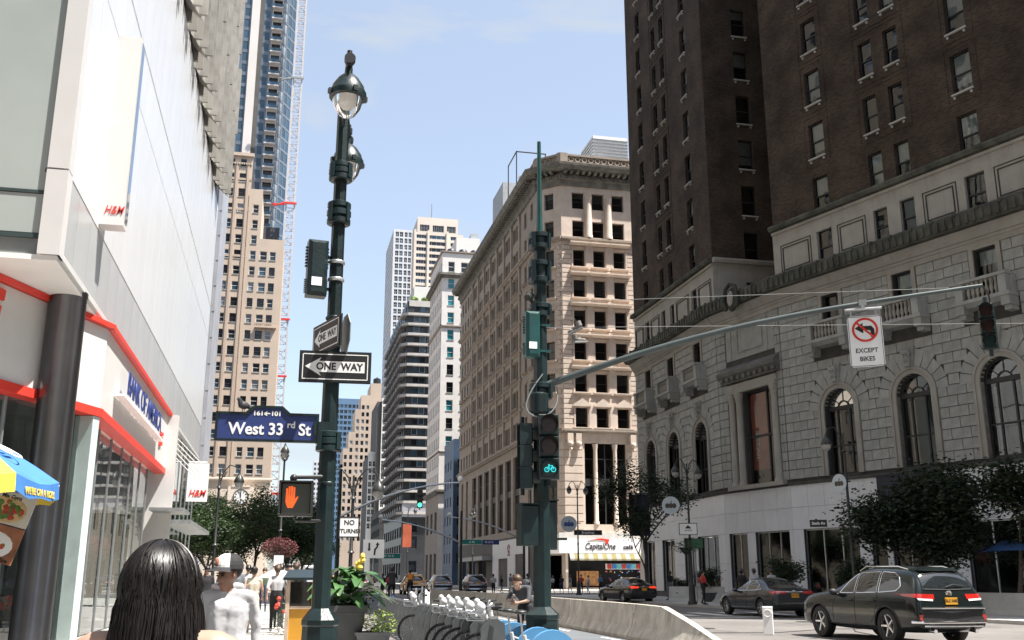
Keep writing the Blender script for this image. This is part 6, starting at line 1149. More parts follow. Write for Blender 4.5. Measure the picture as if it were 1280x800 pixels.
# blue parasol by the hotel, white parasol on the pavement
def parasol(loc, r, h, rise, mat, label, pole=True, n=8, tilt=None):
    t = thing('parasol', label, 'umbrella', loc); m = MB()
    for k in range(n):
        a0, a1 = 2 * math.pi * k / n, 2 * math.pi * (k + 1) / n; vs = [(0, 0, h)]
        for i in range(1, 6):
            q = i / 5
            for j in range(4): f = j / 3; a = a0 + (a1 - a0) * f; e = r * q * (1 - .07 * math.sin(math.pi * f)); vs.append((e * math.cos(a), e * math.sin(a), h - rise * q ** 1.6))
        m.add(vs, [(0, 1 + j, 2 + j) for j in range(3)] + [(1 + (i - 1) * 4 + j, 1 + i * 4 + j, 2 + i * 4 + j, 2 + (i - 1) * 4 + j) for i in range(1, 5) for j in range(3)], 0, True)
    m.build('canopy', mat, t); m = MB(); m.tube([(0, 0, 0), (0, 0, h + .06)], .03 if pole else .01, 8); m.build('pole', WHITEP if pole else STEEL, t)
    for k in range(n): a0 = 2 * math.pi * k / n; m = MB(); m.tube([(0, 0, h - .03), (r * .55 * math.cos(a0), r * .55 * math.sin(a0), h - rise * .42), (r * math.cos(a0), r * math.sin(a0), h - rise - .01)], .012 if pole else .005, 4); m.build('rib', STEEL, t)
    if tilt: t.rotation_euler = tilt
    return t
parasol((27.6, 33.6, .12), 1.75, 2.85, .55, pm('blue_canvas', (.035, .10, .27), .8, .12, 3), 'large blue parasol over the pavement tables'); parasol((-.05, 28.2, .95), .52, .72, .22, pm('white_nylon', (.72, .72, .74), .6, .05, 4), 'white umbrella held above the walking crowd', False)
# ------------------------------------------------------------ vehicles
def eval_mesh(o):
    dg = bpy.context.evaluated_depsgraph_get(); dg.update(); return bpy.data.meshes.new_from_object(o.evaluated_get(dg))
def lerp_curve(pts, n):
    """resample a polyline to n+1 points"""
    P = [Vector(p) for p in pts]; d = [0]
    for a, b in zip(P, P[1:]): d.append(d[-1] + (b - a).length)
    out = []
    for i in range(n + 1):
        s = d[-1] * i / n; k = 0
        while k < len(P) - 2 and d[k + 1] < s: k += 1
        t = (s - d[k]) / max(1e-9, d[k + 1] - d[k]); out.append(P[k].lerp(P[k + 1], min(1, t)))
    return out
CARMESH = {}
def car_shell(kind):
    st = {'suv': [(2.46, .42, .66, .84, .66, .64, .54), (2.40, .28, .80, .99, .86, .83, .70), (2.05, .26, .94, 1.08, .95, .91, .76), (1.35, .26, 1.03, 1.14, .965, .93, .78), (.92, .26, 1.06, 1.19, .965, .93, .74), (.45, .24, 1.07, 1.42, .965, .93, .68), (.05, .24, 1.08, 1.655, .965, .93, .66), (-.6, .24, 1.09, 1.725, .965, .93, .68), (-1.5, .24, 1.10, 1.71, .965, .925, .67), (-2.05, .25, 1.12, 1.66, .955, .905, .64), (-2.22, .28, 1.10, 1.50, .94, .885, .62), (-2.36, .32, 1.04, 1.18, .92, .86, .70), (-2.44, .36, .80, .92, .90, .85, .72), (-2.47, .42, .58, .68, .80, .78, .66)],
          'sedan': [(2.43, .40, .55, .66, .60, .58, .48), (2.34, .24, .64, .78, .82, .78, .64), (1.95, .20, .76, .88, .90, .86, .72), (1.2, .20, .86, .96, .92, .885, .74), (.80, .20, .90, 1.02, .92, .885, .70), (.30, .20, .92, 1.28, .92, .88, .62), (-.15, .20, .93, 1.44, .92, .88, .58), (-.7, .20, .94, 1.47, .92, .88, .58), (-1.2, .21, .96, 1.38, .92, .875, .58), (-1.7, .22, .97, 1.12, .91, .87, .66), (-2.1, .24, .97, 1.06, .90, .86, .74), (-2.32, .28, .94, 1.04, .88, .84, .72), (-2.41, .34, .72, .82, .84, .80, .66), (-2.44, .40, .54, .62, .74, .72, .58)]}[kind]
    vs = []; fs = []; n = 0
    for x, zb, zs, zt, wl, wb, wt in st:
        zm = zb + (zs - zb) * .55; h = [(0, zb), (wl * .86, zb), (wl * .97, zb + .09), (wl, zm), (wb, zs), (wt + (wb - wt) * .38, zs + (zt - zs) * .62), (wt, zt - min(.05, (zt - zs) * .25)), (wt * .55, zt), (0, zt + .012)]
        ring = [(x, y, z) for y, z in h] + [(x, -y, z) for y, z in h[-2:0:-1]]; n = len(ring); vs += ring
    N = len(st)
    for i in range(N - 1):
        for k in range(n): fs.append((i * n + k, i * n + (k + 1) % n, (i + 1) * n + (k + 1) % n, (i + 1) * n + k))
    fs.append(tuple(range(n))[::-1]); fs.append(tuple(range((N - 1) * n, N * n)))
    b = MB(); b.add(vs, [f[::-1] for f in fs], 0, True); o = b.build('tmp', GREYM); bm = bmesh.new(); bm.from_mesh(o.data); bmesh.ops.recalc_face_normals(bm, faces=bm.faces); bm.to_mesh(o.data); bm.free()
    s = o.modifiers.new('s', 'SUBSURF'); s.levels = s.render_levels = 2
    full = eval_mesh(o); bvh = BVHTree.FromPolygons([v.co.copy() for v in full.vertices], [list(p.vertices) for p in full.polygons])
    wb_, wr = (1.395, .40) if kind == 'suv' else (1.425, .36); fx = wb_ + (.02 if kind == 'suv' else .05); cut = MB()
    for x in (fx, fx - 2 * wb_):
        for sgn in (-1, 1): cut.tube([(x, sgn * .60, wr * .9), (x, sgn * 1.3, wr * .9)], wr + .05, 28)
    co = cut.build('tmp', GREYM); bo = o.modifiers.new('b', 'BOOLEAN'); bo.object = co; bo.operation = 'DIFFERENCE'; bo.solver = 'EXACT'
    me = eval_mesh(o); bpy.data.objects.remove(o); bpy.data.objects.remove(co); me.name = 'car_body'
    me.polygons.foreach_set('use_smooth', [True] * len(me.polygons)); me.set_sharp_from_angle(angle=R(50))
    return me, bvh, fx, fx - 2 * wb_, wr
def project(bvh, axis, lo, up, off, nx=18, nz=6, sgn=1):
    """patch between two curves laid onto the body; axis 'y': curves in (x,z) cast sideways, axis 'x': curves in (y,z) cast from behind/front"""
    L_ = lerp_curve([(a, b, 0) for a, b in lo], nx); U = lerp_curve([(a, b, 0) for a, b in up], nx); vs = []
    for i in range(nx + 1):
        for k in range(nz + 1):
            p = L_[i].lerp(U[i], k / nz)
            if axis == 'y': o = Vector((p.x, 3 * sgn, p.y)); d = Vector((0, -sgn, 0))
            elif axis == 'x': o = Vector((-4 * sgn, p.x, p.y)); d = Vector((sgn, 0, 0))
            else: o = Vector((p.x, p.y, 4)); d = Vector((0, 0, -1))
            h = bvh.ray_cast(o, d)
            if h[0] is None: h = bvh.find_nearest(o + d * 3)
            q = h[0]; nn = h[1]
            if nn.dot(d) > 0: nn = -nn
            vs.append(q + nn * off)
    fs = [(i * (nz + 1) + k, (i + 1) * (nz + 1) + k, (i + 1) * (nz + 1) + k + 1, i * (nz + 1) + k + 1) for i in range(nx) for k in range(nz)]
    if (axis == 'y' and sgn > 0) or (axis == 'x' and sgn > 0): fs = [f[::-1] for f in fs]
    m = MB(); m.add(vs, fs, 0, True); return m, vs, nz
def outline_tube(vs, nx, nz, r, close=True):
    w = nz + 1; loop = [vs[i * w] for i in range(nx + 1)] + [vs[nx * w + k] for k in range(1, w)] + [vs[i * w + nz] for i in range(nx - 1, -1, -1)] + [vs[k] for k in range(nz - 1, 0, -1)]; m = MB(); m.tube(loop + [loop[0]], r, 5, cap=False); return m
carglass = pm('car_window_glass', (.012, .016, .018), .03, .2, spec=.9, coat=.5); chrome = pm('chrome', (.75, .76, .77), .12, .05, metal=1); tail = pm('tail_light_red', (.42, .015, .010), .12, .15, spec=.8, coat=.8); tailw = pm('tail_light_clear', (.72, .72, .70), .15); platem = pm('orange_plate', (.62, .30, .02), .5); blackp = pm('black_plastic', (.016, .016, .017), .6, .2, 8); alloy = pm('alloy_rim', (.62, .63, .64), .25, .1, metal=.9); alloyd = pm('dark_rim', (.04, .04, .042), .4, metal=.6); seam = pm('panel_gap', (.004, .004, .004), .8)
def wheel_parts(r, w, style):
    t = MB(); t.lathe([(r * .66, -w / 2), (r * .93, -w / 2), (r, -w * .36), (r, w * .36), (r * .93, w / 2), (r * .66, w / 2), (r * .64, 0)], 32, cap=False); t.v = [(x, z, y) for x, y, z in t.v]; T = t.mesh('tyre', rubber)
    m = MB(); m.lathe([(r * .68, -w * .3), (r * .66, w * .44), (r * .62, w * .47), (r * .60, w * .1)], 32, cap=False); m.lathe([(0, w * .02), (r * .62, w * .02)], 24, m=1, cap=False)
    k = 5 if style == 'five' else 7
    for i in range(k):
        m.M = Matrix.Rotation(2 * math.pi * i / k, 4, 'Z'); m.add([(r * .05, -r * .07, w * .34), (r * .62, -r * .035, w * .44), (r * .62, r * .035, w * .44), (r * .05, r * .07, w * .34), (r * .05, -r * .09, w * .1), (r * .62, -r * .06, w * .2), (r * .62, r * .06, w * .2), (r * .05, r * .09, w * .1)], [(0, 1, 2, 3), (0, 4, 5, 1), (3, 2, 6, 7)], 0)
    m.M = None; m.lathe([(r * .12, w * .1), (r * .12, w * .38), (r * .06, w * .42), (0, w * .42)], 14); m.v = [(x, z, y) for x, y, z in m.v]; return T, m.mesh('rim', [alloy, alloyd])
def make_car(kind, paint, label, loc, heading, name, group=None, plate_txt='', emblem=True, lit=False):
    if kind not in CARMESH: CARMESH[kind] = car_shell(kind) + wheel_parts(*((.385, .235, 'five') if kind == 'suv' else (.335, .215, 'seven')))
    me, bvh, fx, rx, wr, T, RMs = CARMESH[kind]; root = thing(name, label, 'car', loc, R(90 - heading), group); body = me.copy(); body.materials.clear(); body.materials.append(paint); obj('body', body, root)
    for x in (fx, rx):
        for s in (-1, 1):
            w = obj('wheel', T, root, (x, s * (.83 if kind == 'suv' else .80), wr * .965 if kind == 'suv' else .335)); rm = obj('rim', RMs, w)
            if s < 0: w.rotation_euler = (0, 0, math.pi)
    if kind == 'suv':
        wins = [([(.50, 1.09), (-.12, 1.10)], [(.22, 1.36), (-.06, 1.52), (-.12, 1.545)]), ([(-.20, 1.10), (-1.02, 1.12)], [(-.20, 1.555), (-1.02, 1.58)]), ([(-1.10, 1.12), (-1.74, 1.16), (-1.86, 1.26)], [(-1.10, 1.58), (-1.55, 1.555), (-1.74, 1.46)])]
        seams = [[(.62, 1.05), (.78, .8), (.80, .42)], [(-.16, 1.06), (-.16, .42)], [(-1.06, 1.08), (-1.02, .85), (-.94, .62), (-.78, .45)]]; rw = ([(-.62, 1.20), (0, 1.185), (.62, 1.20)], [(-.60, 1.50), (0, 1.56), (.60, 1.50)]); belt = [(.55, 1.075), (-.9, 1.09), (-1.78, 1.13)]; hz = (.93, .95)
    else:
        wins = [([(.42, .955), (-.22, .965)], [(.18, 1.17), (-.02, 1.29), (-.22, 1.325)]), ([(-.30, .965), (-.98, .985)], [(-.30, 1.33), (-.72, 1.325), (-1.05, 1.20)]), ([(-1.04, .99), (-1.30, 1.01)], [(-1.10, 1.19), (-1.30, 1.04)])]
        seams = [[(.52, .92), (.66, .7), (.66, .34)], [(-.26, .94), (-.26, .34)], [(-1.10, .95), (-1.02, .75), (-.98, .5)]]; rw = ([(-.50, 1.06), (0, 1.06), (.50, 1.06)], [(-.48, 1.32), (0, 1.36), (.48, 1.32)]); belt = None; hz = (.80, .82)
    for s in (-1, 1):
        for lo, up in wins:
            m, vs, nz = project(bvh, 'y', lo, up, .006, 14, 5, s); w = m.build('window', carglass, root); outline_tube(vs, 14, nz, .011).build('window_trim', chrome if paint.name != 'taxi_yellow' else blackp, w)
        for sm_ in seams:
            V = [bvh.ray_cast(Vector((p.x, 3 * s, p.y)), Vector((0, -s, 0)))[0] for p in lerp_curve([(a, b, 0) for a, b in sm_], 10)]; m = MB(); m.tube([v for v in V if v], .006, 4); m.build('door_seam', seam, root)
        for xx in (.02, -.88) if kind == 'suv' else (-.08, -.86):
            q = bvh.ray_cast(Vector((xx, 3 * s, hz[0])), Vector((0, -s, 0)))[0]; m = MB(); m.tube([q + Vector((.09, .0, 0)), q + Vector((.06, s * .03, 0)), q + Vector((-.08, s * .03, 0)), q + Vector((-.11, 0, 0))], .013, 6); m.build('door_handle', paint, root)
        q = bvh.ray_cast(Vector((.58 if kind == 'suv' else .5, 3 * s, hz[0] + .12)), Vector((0, -s, 0)))[0]; m = MB(); m.ball(q + Vector((.0, s * .13, .06)), .11, 7, 0, (.75, 1.0, .75)); m.tube([q, q + Vector((0, s * .1, .03))], .03, 6); m.build('wing_mirror', paint if kind == 'sedan' else blackp, root)
        for x in (fx, rx):
            m = MB(); pts = []
            for k in range(15):
                a = R(-8 + 196 * k / 14); X = x + (wr + .06) * math.cos(a); Z = wr * .9 + (wr + .06) * math.sin(a); h = bvh.ray_cast(Vector((X, 3 * s, max(.28, Z))), Vector((0, -s, 0)))[0]
                if h: pts.append(Vector((X, h.y, Z)))
            if len(pts) > 3: m.tube(pts, .02, 5); m.build('wheel_arch', blackp if kind == 'suv' else paint, root)
    m, vs, nz = project(bvh, 'x', rw[0], rw[1], .007, 16, 6, 1); w = m.build('rear_window', carglass, root); outline_tube(vs, 16, nz, .012).build('window_seal', blackp, w)
    m, vs, nz = project(bvh, 'x', [(-.62, rw[0][0][1] - .05), (0, rw[0][0][1] - .05), (.62, rw[0][0][1] - .05)], [(-.52, rw[1][0][1] - .02), (0, rw[1][1][1]), (.52, rw[1][0][1] - .02)], .006, 16, 6, -1); m.build('windscreen', carglass, root)
    if kind == 'suv':
        for s in (-1, 1):
            m, vs, nz = project(bvh, 'x', [(s * .42, .98), (s * .88, 1.02)], [(s * .40, 1.09), (s * .90, 1.10)], .012, 10, 4, 1); t = m.build('tail_light', tail, root); m2, _, _ = project(bvh, 'x', [(s * .46, .945), (s * .80, .965)], [(s * .46, .985), (s * .82, 1.005)], .014, 8, 2, 1); m2.build('clear_lens', tailw, t)
            m, vs, nz = project(bvh, 'y', [(-2.30, 1.02), (-1.95, 1.055)], [(-2.30, 1.10), (-1.92, 1.095)], .012, 10, 4, s); m.build('tail_light', tail, root)
            m = MB(); q = [(x, s * (.60 + (0 if -1.7 < x < .1 else -.02)), z) for x, z in ((.0, 1.60), (-.25, 1.705), (-1.5, 1.70), (-1.85, 1.63))]; m.tube(q, .018, 6); m.build('roof_rail', chrome, root)
            q = bvh.ray_cast(Vector((-4, s * .80, .60)), Vector((1, 0, 0)))[0]; m = MB(); m.box(q.x - .015, q.x + .03, s * .80 - .05, s * .80 + .05, .55, .66); m.build('reflector', tail, root)
            m, vs, nz = project(bvh, 'x', [(s * .55, .72), (s * .80, .76)], [(s * .52, .83), (s * .78, .86)], .012, 8, 4, -1); m.build('headlight', tailw, root)
        m = MB(); m.tube([(-2.50, -.80, .80), (-2.53, 0, .80), (-2.50, .80, .80)], .022, 8); m.build('chrome_strip', chrome, root); m = MB(); m.tube([(-2.28, -.93, .50), (-2.50, -.80, .50), (-2.57, 0, .50), (-2.50, .80, .50), (-2.28, .93, .50)], .032, 8); m.build('bumper_bar', chrome, root); m = MB(); m.tube([(-2.45, -.75, .42), (-2.56, 0, .42), (-2.45, .75, .42)], .022, 8); m.build('bumper_bar', chrome, root)
        m, vs, nz = project(bvh, 'x', [(-.80, .40), (.80, .40)], [(-.82, .74), (.82, .74)], .014, 14, 4, 1); m.build('rear_bumper', blackp, root); m, vs, nz = project(bvh, 'x', [(-.5, 1.56), (.5, 1.56)], [(-.5, 1.62), (.5, 1.62)], .05, 10, 2, 1); m.build('roof_spoiler', paint, root)
        m = MB(); m.tube([(-2.36, .05, 1.24), (-2.36, -.15, 1.30), (-2.35, -.42, 1.27)], .012, 5); m.build('rear_wiper', blackp, root); pz = .95; xb = bvh.ray_cast(Vector((-4, 0, pz)), Vector((1, 0, 0)))[0].x
        m = MB()
        for yy in (-.62, .62): m.tube([(-2.3, yy * .85, .33), (-2.52, yy * .85, .31)], .045, 10)
        m.build('exhaust_tips', chrome, root, kind='stuff')
    else:
        for s in (-1, 1):
            m, vs, nz = project(bvh, 'x', [(s * .34, .86), (s * .82, .84)], [(s * .34, .95), (s * .83, .97)], .012, 10, 4, 1); m.build('tail_light', tail if not lit else pm('brake_light_lit', (.6, .03, .01), .2, emit=(1, .06, .02), es=.4), root); m, vs, nz = project(bvh, 'y', [(-2.30, .83), (-2.08, .88)], [(-2.30, .96), (-2.02, .94)], .012, 8, 4, s); m.build('tail_light', tail, root)
            m, vs, nz = project(bvh, 'x', [(s * .5, .62), (s * .8, .66)], [(s * .48, .73), (s * .78, .76)], .012, 8, 4, -1); m.build('headlight', tailw, root)
        m, vs, nz = project(bvh, 'x', [(-.33, .90), (.33, .90)], [(-.33, .94), (.33, .94)], .014, 8, 2, 1); m.build('chrome_strip', chrome, root); m, vs, nz = project(bvh, 'x', [(-.7, .36), (.7, .36)], [(-.72, .50), (.72, .50)], .012, 12, 3, 1); m.build('rear_bumper', blackp, root); pz = .80; xb = bvh.ray_cast(Vector((-4, 0, pz)), Vector((1, 0, 0)))[0].x
    m = MB(); m.box(xb - .03, xb + .01, -.155, .155, pz - .075, pz + .075); p_ = m.build('number_plate', platem, root); t_ = text_mesh(plate_txt, .085, signk, .001, .002); o = obj('plate_lettering', t_, p_, (xb - .033, 0, pz)); o.rotation_euler = (0, 0, R(-90))
    if emblem:
        m = MB(); ze = pz + (.16 if kind == 'suv' else .14)
        for a, b_ in ((.075, .05), (.03, .05), (.05, .022)): m.tube([(0, a * math.cos(2 * math.pi * i / 20), b_ * math.sin(2 * math.pi * i / 20)) for i in range(21)], .007, 5, cap=False)
        q = bvh.ray_cast(Vector((-4, 0, ze)), Vector((1, 0, 0)))[0]; m.build('badge', chrome, root, (q.x - .008, 0, ze))
    return root
pk_ = pm('car_paint_black_green', (.006, .010, .010), .2, .1, 1, spec=.35, coat=.45); pg_ = pm('car_paint_dark_grey', (.022, .027, .033), .25, .1, 1, spec=.4, coat=.6); pb_ = pm('car_paint_black', (.010, .010, .012), .2, .1, 1, coat=1.0); py_ = pm('taxi_yellow', (.66, .33, .02), .3, .05, 1, coat=1.0); pw_ = pm('car_paint_grey', (.12, .125, .13), .3, .1, 1, coat=1.0)
sv_ = make_car('suv', pk_, 'near black suv with chrome bumper bars and orange licence plate', (14.42, 22.6, 0), -2, 'suv', plate_txt='GLC 5402')
make_car('sedan', pg_, 'dark grey sedan in the shade with orange licence plate', (18.72, 37.7, 0), -2, 'sedan', plate_txt='JHR 2318'); make_car('sedan', pb_, 'black sedan with lit tail lights in front of the cafe', (20.2, 58.6, 0), -7, 'sedan', lit=True)
tx = make_car('suv', py_, 'yellow taxi driving away up the avenue', (11.6, 92, 0), 0, 'taxi', emblem=False); m = MB(); m.cbox(-.3, .1, -.35, .35, 1.76, 1.9, .03); m.build('roof_sign', signw, tx)
make_car('suv', pb_, 'black suv waiting behind the barrier near the lane post', (17.3, 93, 0), 0, 'suv', emblem=False); make_car('suv', pw_, 'dark grey suv waiting next to the black suv', (14.8, 97, 0), 0, 'suv', emblem=False); make_car('sedan', pw_, 'grey sedan beyond the taxi', (14.4, 112, 0), 0, 'sedan', emblem=False); make_car('suv', pb_, 'dark suv far up the avenue left of the taxi', (7.8, 108, 0), 0, 'suv', emblem=False)
make_car('suv', py_, 'second yellow taxi far ahead of the first', (6.0, 128, 0), 0, 'taxi', emblem=False)
bs_ = thing('city_bus', 'pale city bus crossing far up the avenue', 'bus', (4.5, 150, 0)); m = MB(); m.cbox(-1.28, 1.28, -5, 5, .35, 3.1, .08); m.build('body', pm('bus_white', (.6, .62, .64), .4, .05), bs_); m = MB(); m.box(-1.15, 1.15, -5.02, -5.0, 1.5, 2.7); m.build('rear_window', carglass, bs_)
for s in (-1, 1):
    for yy in (-3.2, 3.2): m = MB(); m.tube([(s * 1.0, yy, .45), (s * 1.3, yy, .45)], .45, 16); m.build('wheel', rubber, bs_)
    m = MB(); m.box(s * 1.285 - .01, s * 1.285 + .01, -4.7, 4.7, 1.5, 2.6); m.build('side_window', carglass, bs_)
# ------------------------------------------------------------ people
SKINT = [pm('skin_tan', (.27, .15, .10), .55, .06, 8), pm('skin_light', (.40, .25, .185), .55, .06, 8), pm('skin_brown', (.14, .075, .05), .55, .06, 8)]
def cloth(name, c, v=.12): return pm('cloth_' + name, c, .85, v, 7, .35, bscale=12)
CW, CK, CN, CG, CBE, CR, CBL, CGR = pm('cloth_white', (.43, .43, .44), .9, .02, 5, .05, bscale=20), cloth('black', (.015, .015, .017)), cloth('navy', (.03, .04, .08)), cloth('grey', (.17, .18, .20)), cloth('cream', (.50, .45, .36), .1), cloth('red', (.45, .05, .04)), cloth('blue', (.10, .2, .38)), cloth('green', (.08, .12, .07))
HAIRK, HAIRB, HAIRR = pm('hair_black', (.010, .008, .008), .35, .2, 20), pm('hair_brown', (.06, .034, .018), .5, .3, 20), pm('hair_red', (.38, .11, .025), .6, .3, 20)
shoek = pm('shoe_dark', (.03, .03, .03), .6); shoew = pm('shoe_pale', (.6, .58, .55), .6)
def person(name, label, loc, rz, J, mats, h=1.7, vox=.03, hair=None, hair_style='short', dress=None, smooth=4, face=False, group=None, fingers=False, width=1.0):
    """J overrides joints (metres for a 1.72 m body, facing -y). mats: skin, top, bottom, shoe. sleeve: part of the arm covered by the top"""
    j = dict(pelvis=(0, 0, .95), waist=(0, 0, 1.08), chest=(0, 0, 1.29), neck=(0, .01, 1.44), head=(0, -.01, 1.60), sl=(.185, 0, 1.40), sr=(-.185, 0, 1.40), el=(.235, .02, 1.13), er=(-.235, .02, 1.13), wl=(.23, -.05, .90), wr=(-.23, -.05, .90), hl=(.09, 0, .92), hr=(-.09, 0, .92), kl=(.10, -.03, .50), kr=(-.10, .0, .50), al=(.10, .03, .09), ar=(-.10, .03, .09), tl=(.11, -.14, .035), tr=(-.11, -.14, .035))
    sleeve = J.pop('sleeve', .5) if J else .5; j.update(J or {}); V = {k: Vector(v) for k, v in j.items() if k != 'untucked'}; s = h / 1.72; P = []
    def seg(a, b, r0, r1, t): P.append((Vector(a), Vector(b), r0, r1, t))
    up = (V['chest'] - V['pelvis']).normalized(); side = (V['sl'] - V['sr']).normalized(); w = width; ut = 1 if J and J.get('untucked') else 0
    for o in (-.055, .055): seg(V['pelvis'] + side * o, V['waist'] + side * o * .8, .105 * w + ut * .02, .098 * w + ut * .02, 1 if ut else 2); seg(V['waist'] + side * o * .8, V['chest'] + side * o * 1.2, .098 * w + ut * .02, .108 * w, 1)
    seg(V['sl'] * .92 + V['sr'] * .08, V['sr'] * .92 + V['sl'] * .08, .062, .062, 1); seg(V['chest'], V['neck'] - Vector((0, 0, .02)), .105 * w, .06, 1); seg(V['neck'] - Vector((0, 0, .03)), V['head'] - Vector((0, 0, .06)), .052, .05, 0)
    hd = V['head']; fw = Vector(J.get('look', (0, -1, 0)) if J else (0, -1, 0)).normalized(); seg(hd + Vector((0, 0, .045)) - fw * .018, hd - Vector((0, 0, .0)) - fw * .012, .088, .086, 0); seg(hd + fw * .03 + Vector((0, 0, -.03)), hd + fw * .035 + Vector((0, 0, -.085)), .066, .042, 0); seg(hd + fw * .085 + Vector((0, 0, .0)), hd + fw * .108 + Vector((0, 0, -.032)), .010, .016, 0)
    for e, q, wv in (('l', 1, 'wl'), ('r', -1, 'wr')):
        S, E, Wv = V['s' + e], V['e' + e], V[wv]; k = sleeve * 2
        mid = S.lerp(E, min(1, k)) if k <= 1 else E
        seg(S, mid, .056, .05 if k < 1 else .047, 1)
        if k < 1: seg(mid, E, .043, .04, 0); seg(E, Wv, .04, .028, 0)
        else: seg(E, E.lerp(Wv, min(1, k - 1)), .046, .038, 1); (k < 1.98) and seg(E.lerp(Wv, k - 1), Wv, .034, .028, 0)
        d = (Wv - E).normalized(); seg(Wv, Wv + d * .07, .030, .034, 0)
        sd = d.cross(Vector((0, 1, .2))).normalized(); bend = Vector(J.get('curl', (0, -.03, 0)) if J else (0, -.03, 0))
        for f in range(4): o = sd * (.030 - .02 * f); seg(Wv + d * .085 + o, Wv + d * (.125 - .004 * abs(f - 1.3)) + o + bend * .5, .0105, .010, 0); seg(Wv + d * .125 + o + bend * .5, Wv + d * (.152 - .006 * abs(f - 1.3)) + o + bend * 1.2, .010, .008, 0)
        seg(Wv + d * .03 + sd * .03, Wv + d * .085 + sd * .055 + bend * .6, .013, .010, 0)
        H, K, A, T = V['h' + e], V['k' + e], V['a' + e], V['t' + e]; seg(H, K, .092 * w, .062, 2); seg(K, A, .060, .042, 2); seg(A - Vector((0, 0, .03)), T, .045, .034, 3); seg(A + (A - T).normalized() * .05 + Vector((0, 0, -.045)), A - Vector((0, 0, .02)), .036, .04, 3)
    if dress:
        for k in range(16): a = 2 * math.pi * k / 16; c = Vector((math.cos(a), math.sin(a) * .85, 0)); seg(V['waist'] + c * .06, Vector((0, 0, dress)) + c * (.24 + .02 * math.sin(5 * a)), .06, .035, 2)
    m = MB()
    for a, b, r0, r1, t in P: capsule(m, a * s, b * s, r0 * s, r1 * s)
    o = m.build('tmp', GREYM); rm = o.modifiers.new('r', 'REMESH'); rm.mode = 'VOXEL'; rm.voxel_size = vox; sm = o.modifiers.new('s', 'SMOOTH'); sm.factor = .5; sm.iterations = smooth; me = eval_mesh(o); bpy.data.objects.remove(o); me.materials.clear()
    for q in mats: me.materials.append(q)
    idx = []
    for p in me.polygons:
        c = Vector(p.center) / s; best = 9; bt = 0
        for a, b, r0, r1, t in P:
            d = b - a; u = max(0, min(1, (c - a).dot(d) / max(1e-9, d.dot(d)))); e = (c - a - d * u).length - (r0 + (r1 - r0) * u)
            if e < best: best = e; bt = t
        idx.append(bt)
    if vox < .02:
        top = {v for p, t in zip(me.polygons, idx) if t in (1, 2) for v in p.vertices}
        for v in top: c = me.vertices[v].co; me.vertices[v].co = c + me.vertices[v].normal * (.0055 * noise.noise(Vector((c.x * 9 + c.z * 4, c.y * 9, c.z * 13))) + .0025 * noise.noise(c * 40))
    me.polygons.foreach_set('material_index', idx); me.polygons.foreach_set('use_smooth', [True] * len(idx)); me.name = 'body'
    root = thing(name, label, 'person', loc, rz, group); obj('body', me, root)
    if hair:
        m = MB(); c = (hd + Vector((0, 0, .05)) - fw * .022) * s; sd = fw.cross(Vector((0, 0, 1))).normalized()
        def blob(o, r): m.ball(c + (sd * o[0] + fw * o[1] + Vector((0, 0, o[2]))) * s, r * s, 7)
        blob((0, 0, .012), .098); blob((0, -.035, -.02), .09)
        for _ in range(26 if vox < .02 else 8): a = random.uniform(0, 6.28); e = random.uniform(.1, 1.4); blob((.085 * math.cos(a) * math.cos(e), .03 + .07 * math.sin(a) * math.cos(e) if math.sin(a) < 0 else .055 * math.sin(a) * math.cos(e), .02 + .08 * math.sin(e)), random.uniform(.018, .03))
        if hair_style == 'long':
            for k in range(7): blob((random.uniform(-.05, .05), -.075, -.06 - .035 * k), .065)
        if hair_style == 'bun': blob((0, -.11, .04), .05)
        if hair_style == 'curly':
            for _ in range(70): a = random.uniform(0, 6.28); e = random.uniform(-1.3, 1.4); blob((.12 * math.cos(a) * math.cos(e), -.02 - .10 * abs(math.sin(a)) * math.cos(e), .0 + .13 * math.sin(e) - .05), random.uniform(.018, .034))
        m.build('hair', hair, root)
    if face:
        sd = fw.cross(Vector((0, 0, 1))).normalized(); m = MB()
        for q in (-1, 1): m.ball((hd + fw * .082 + sd * .033 * q + Vector((0, 0, .012))) * s, .013 * s, 6, 0, (1, 1, .6)); m.tube([(hd + fw * .086 + sd * .018 * q + Vector((0, 0, .03))) * s, (hd + fw * .078 + sd * .05 * q + Vector((0, 0, .032))) * s], .006 * s, 5)
        m.build('eyes_and_brows', HAIRK, root, kind='stuff'); m = MB(); m.tube([(hd + fw * .080 + sd * q * .024 + Vector((0, 0, -.068 + .004 * abs(q)))) * s for q in (-1, 0, 1)], .007 * s, 6); m.build('mouth', pm('lips', (.30, .12, .09), .5), root)
        m = MB(); [m.ball((hd + sd * q * .088 + fw * -.005 + Vector((0, 0, -.005))) * s, .028 * s, 6, 0, (.5, .9, 1.2)) for q in (-1, 1)]; m.build('ears', mats[0], root, kind='stuff')
    return root
def step(k=.22, arm=.18):
    return dict(kl=(.10, -k * .75, .50), al=(.10, -k * .9, .10), tl=(.11, -k * .9 - .17, .05), kr=(-.10, k * .05, .49), ar=(-.10, k * 1.15, .16), tr=(-.11, k * 1.15 - .15, .04), el=(.24, arm * .6 + .02, 1.14), wl=(.24, arm * .8, .92), er=(-.24, -arm * .3, 1.13), wr=(-.23, -arm * 1.3, .95))
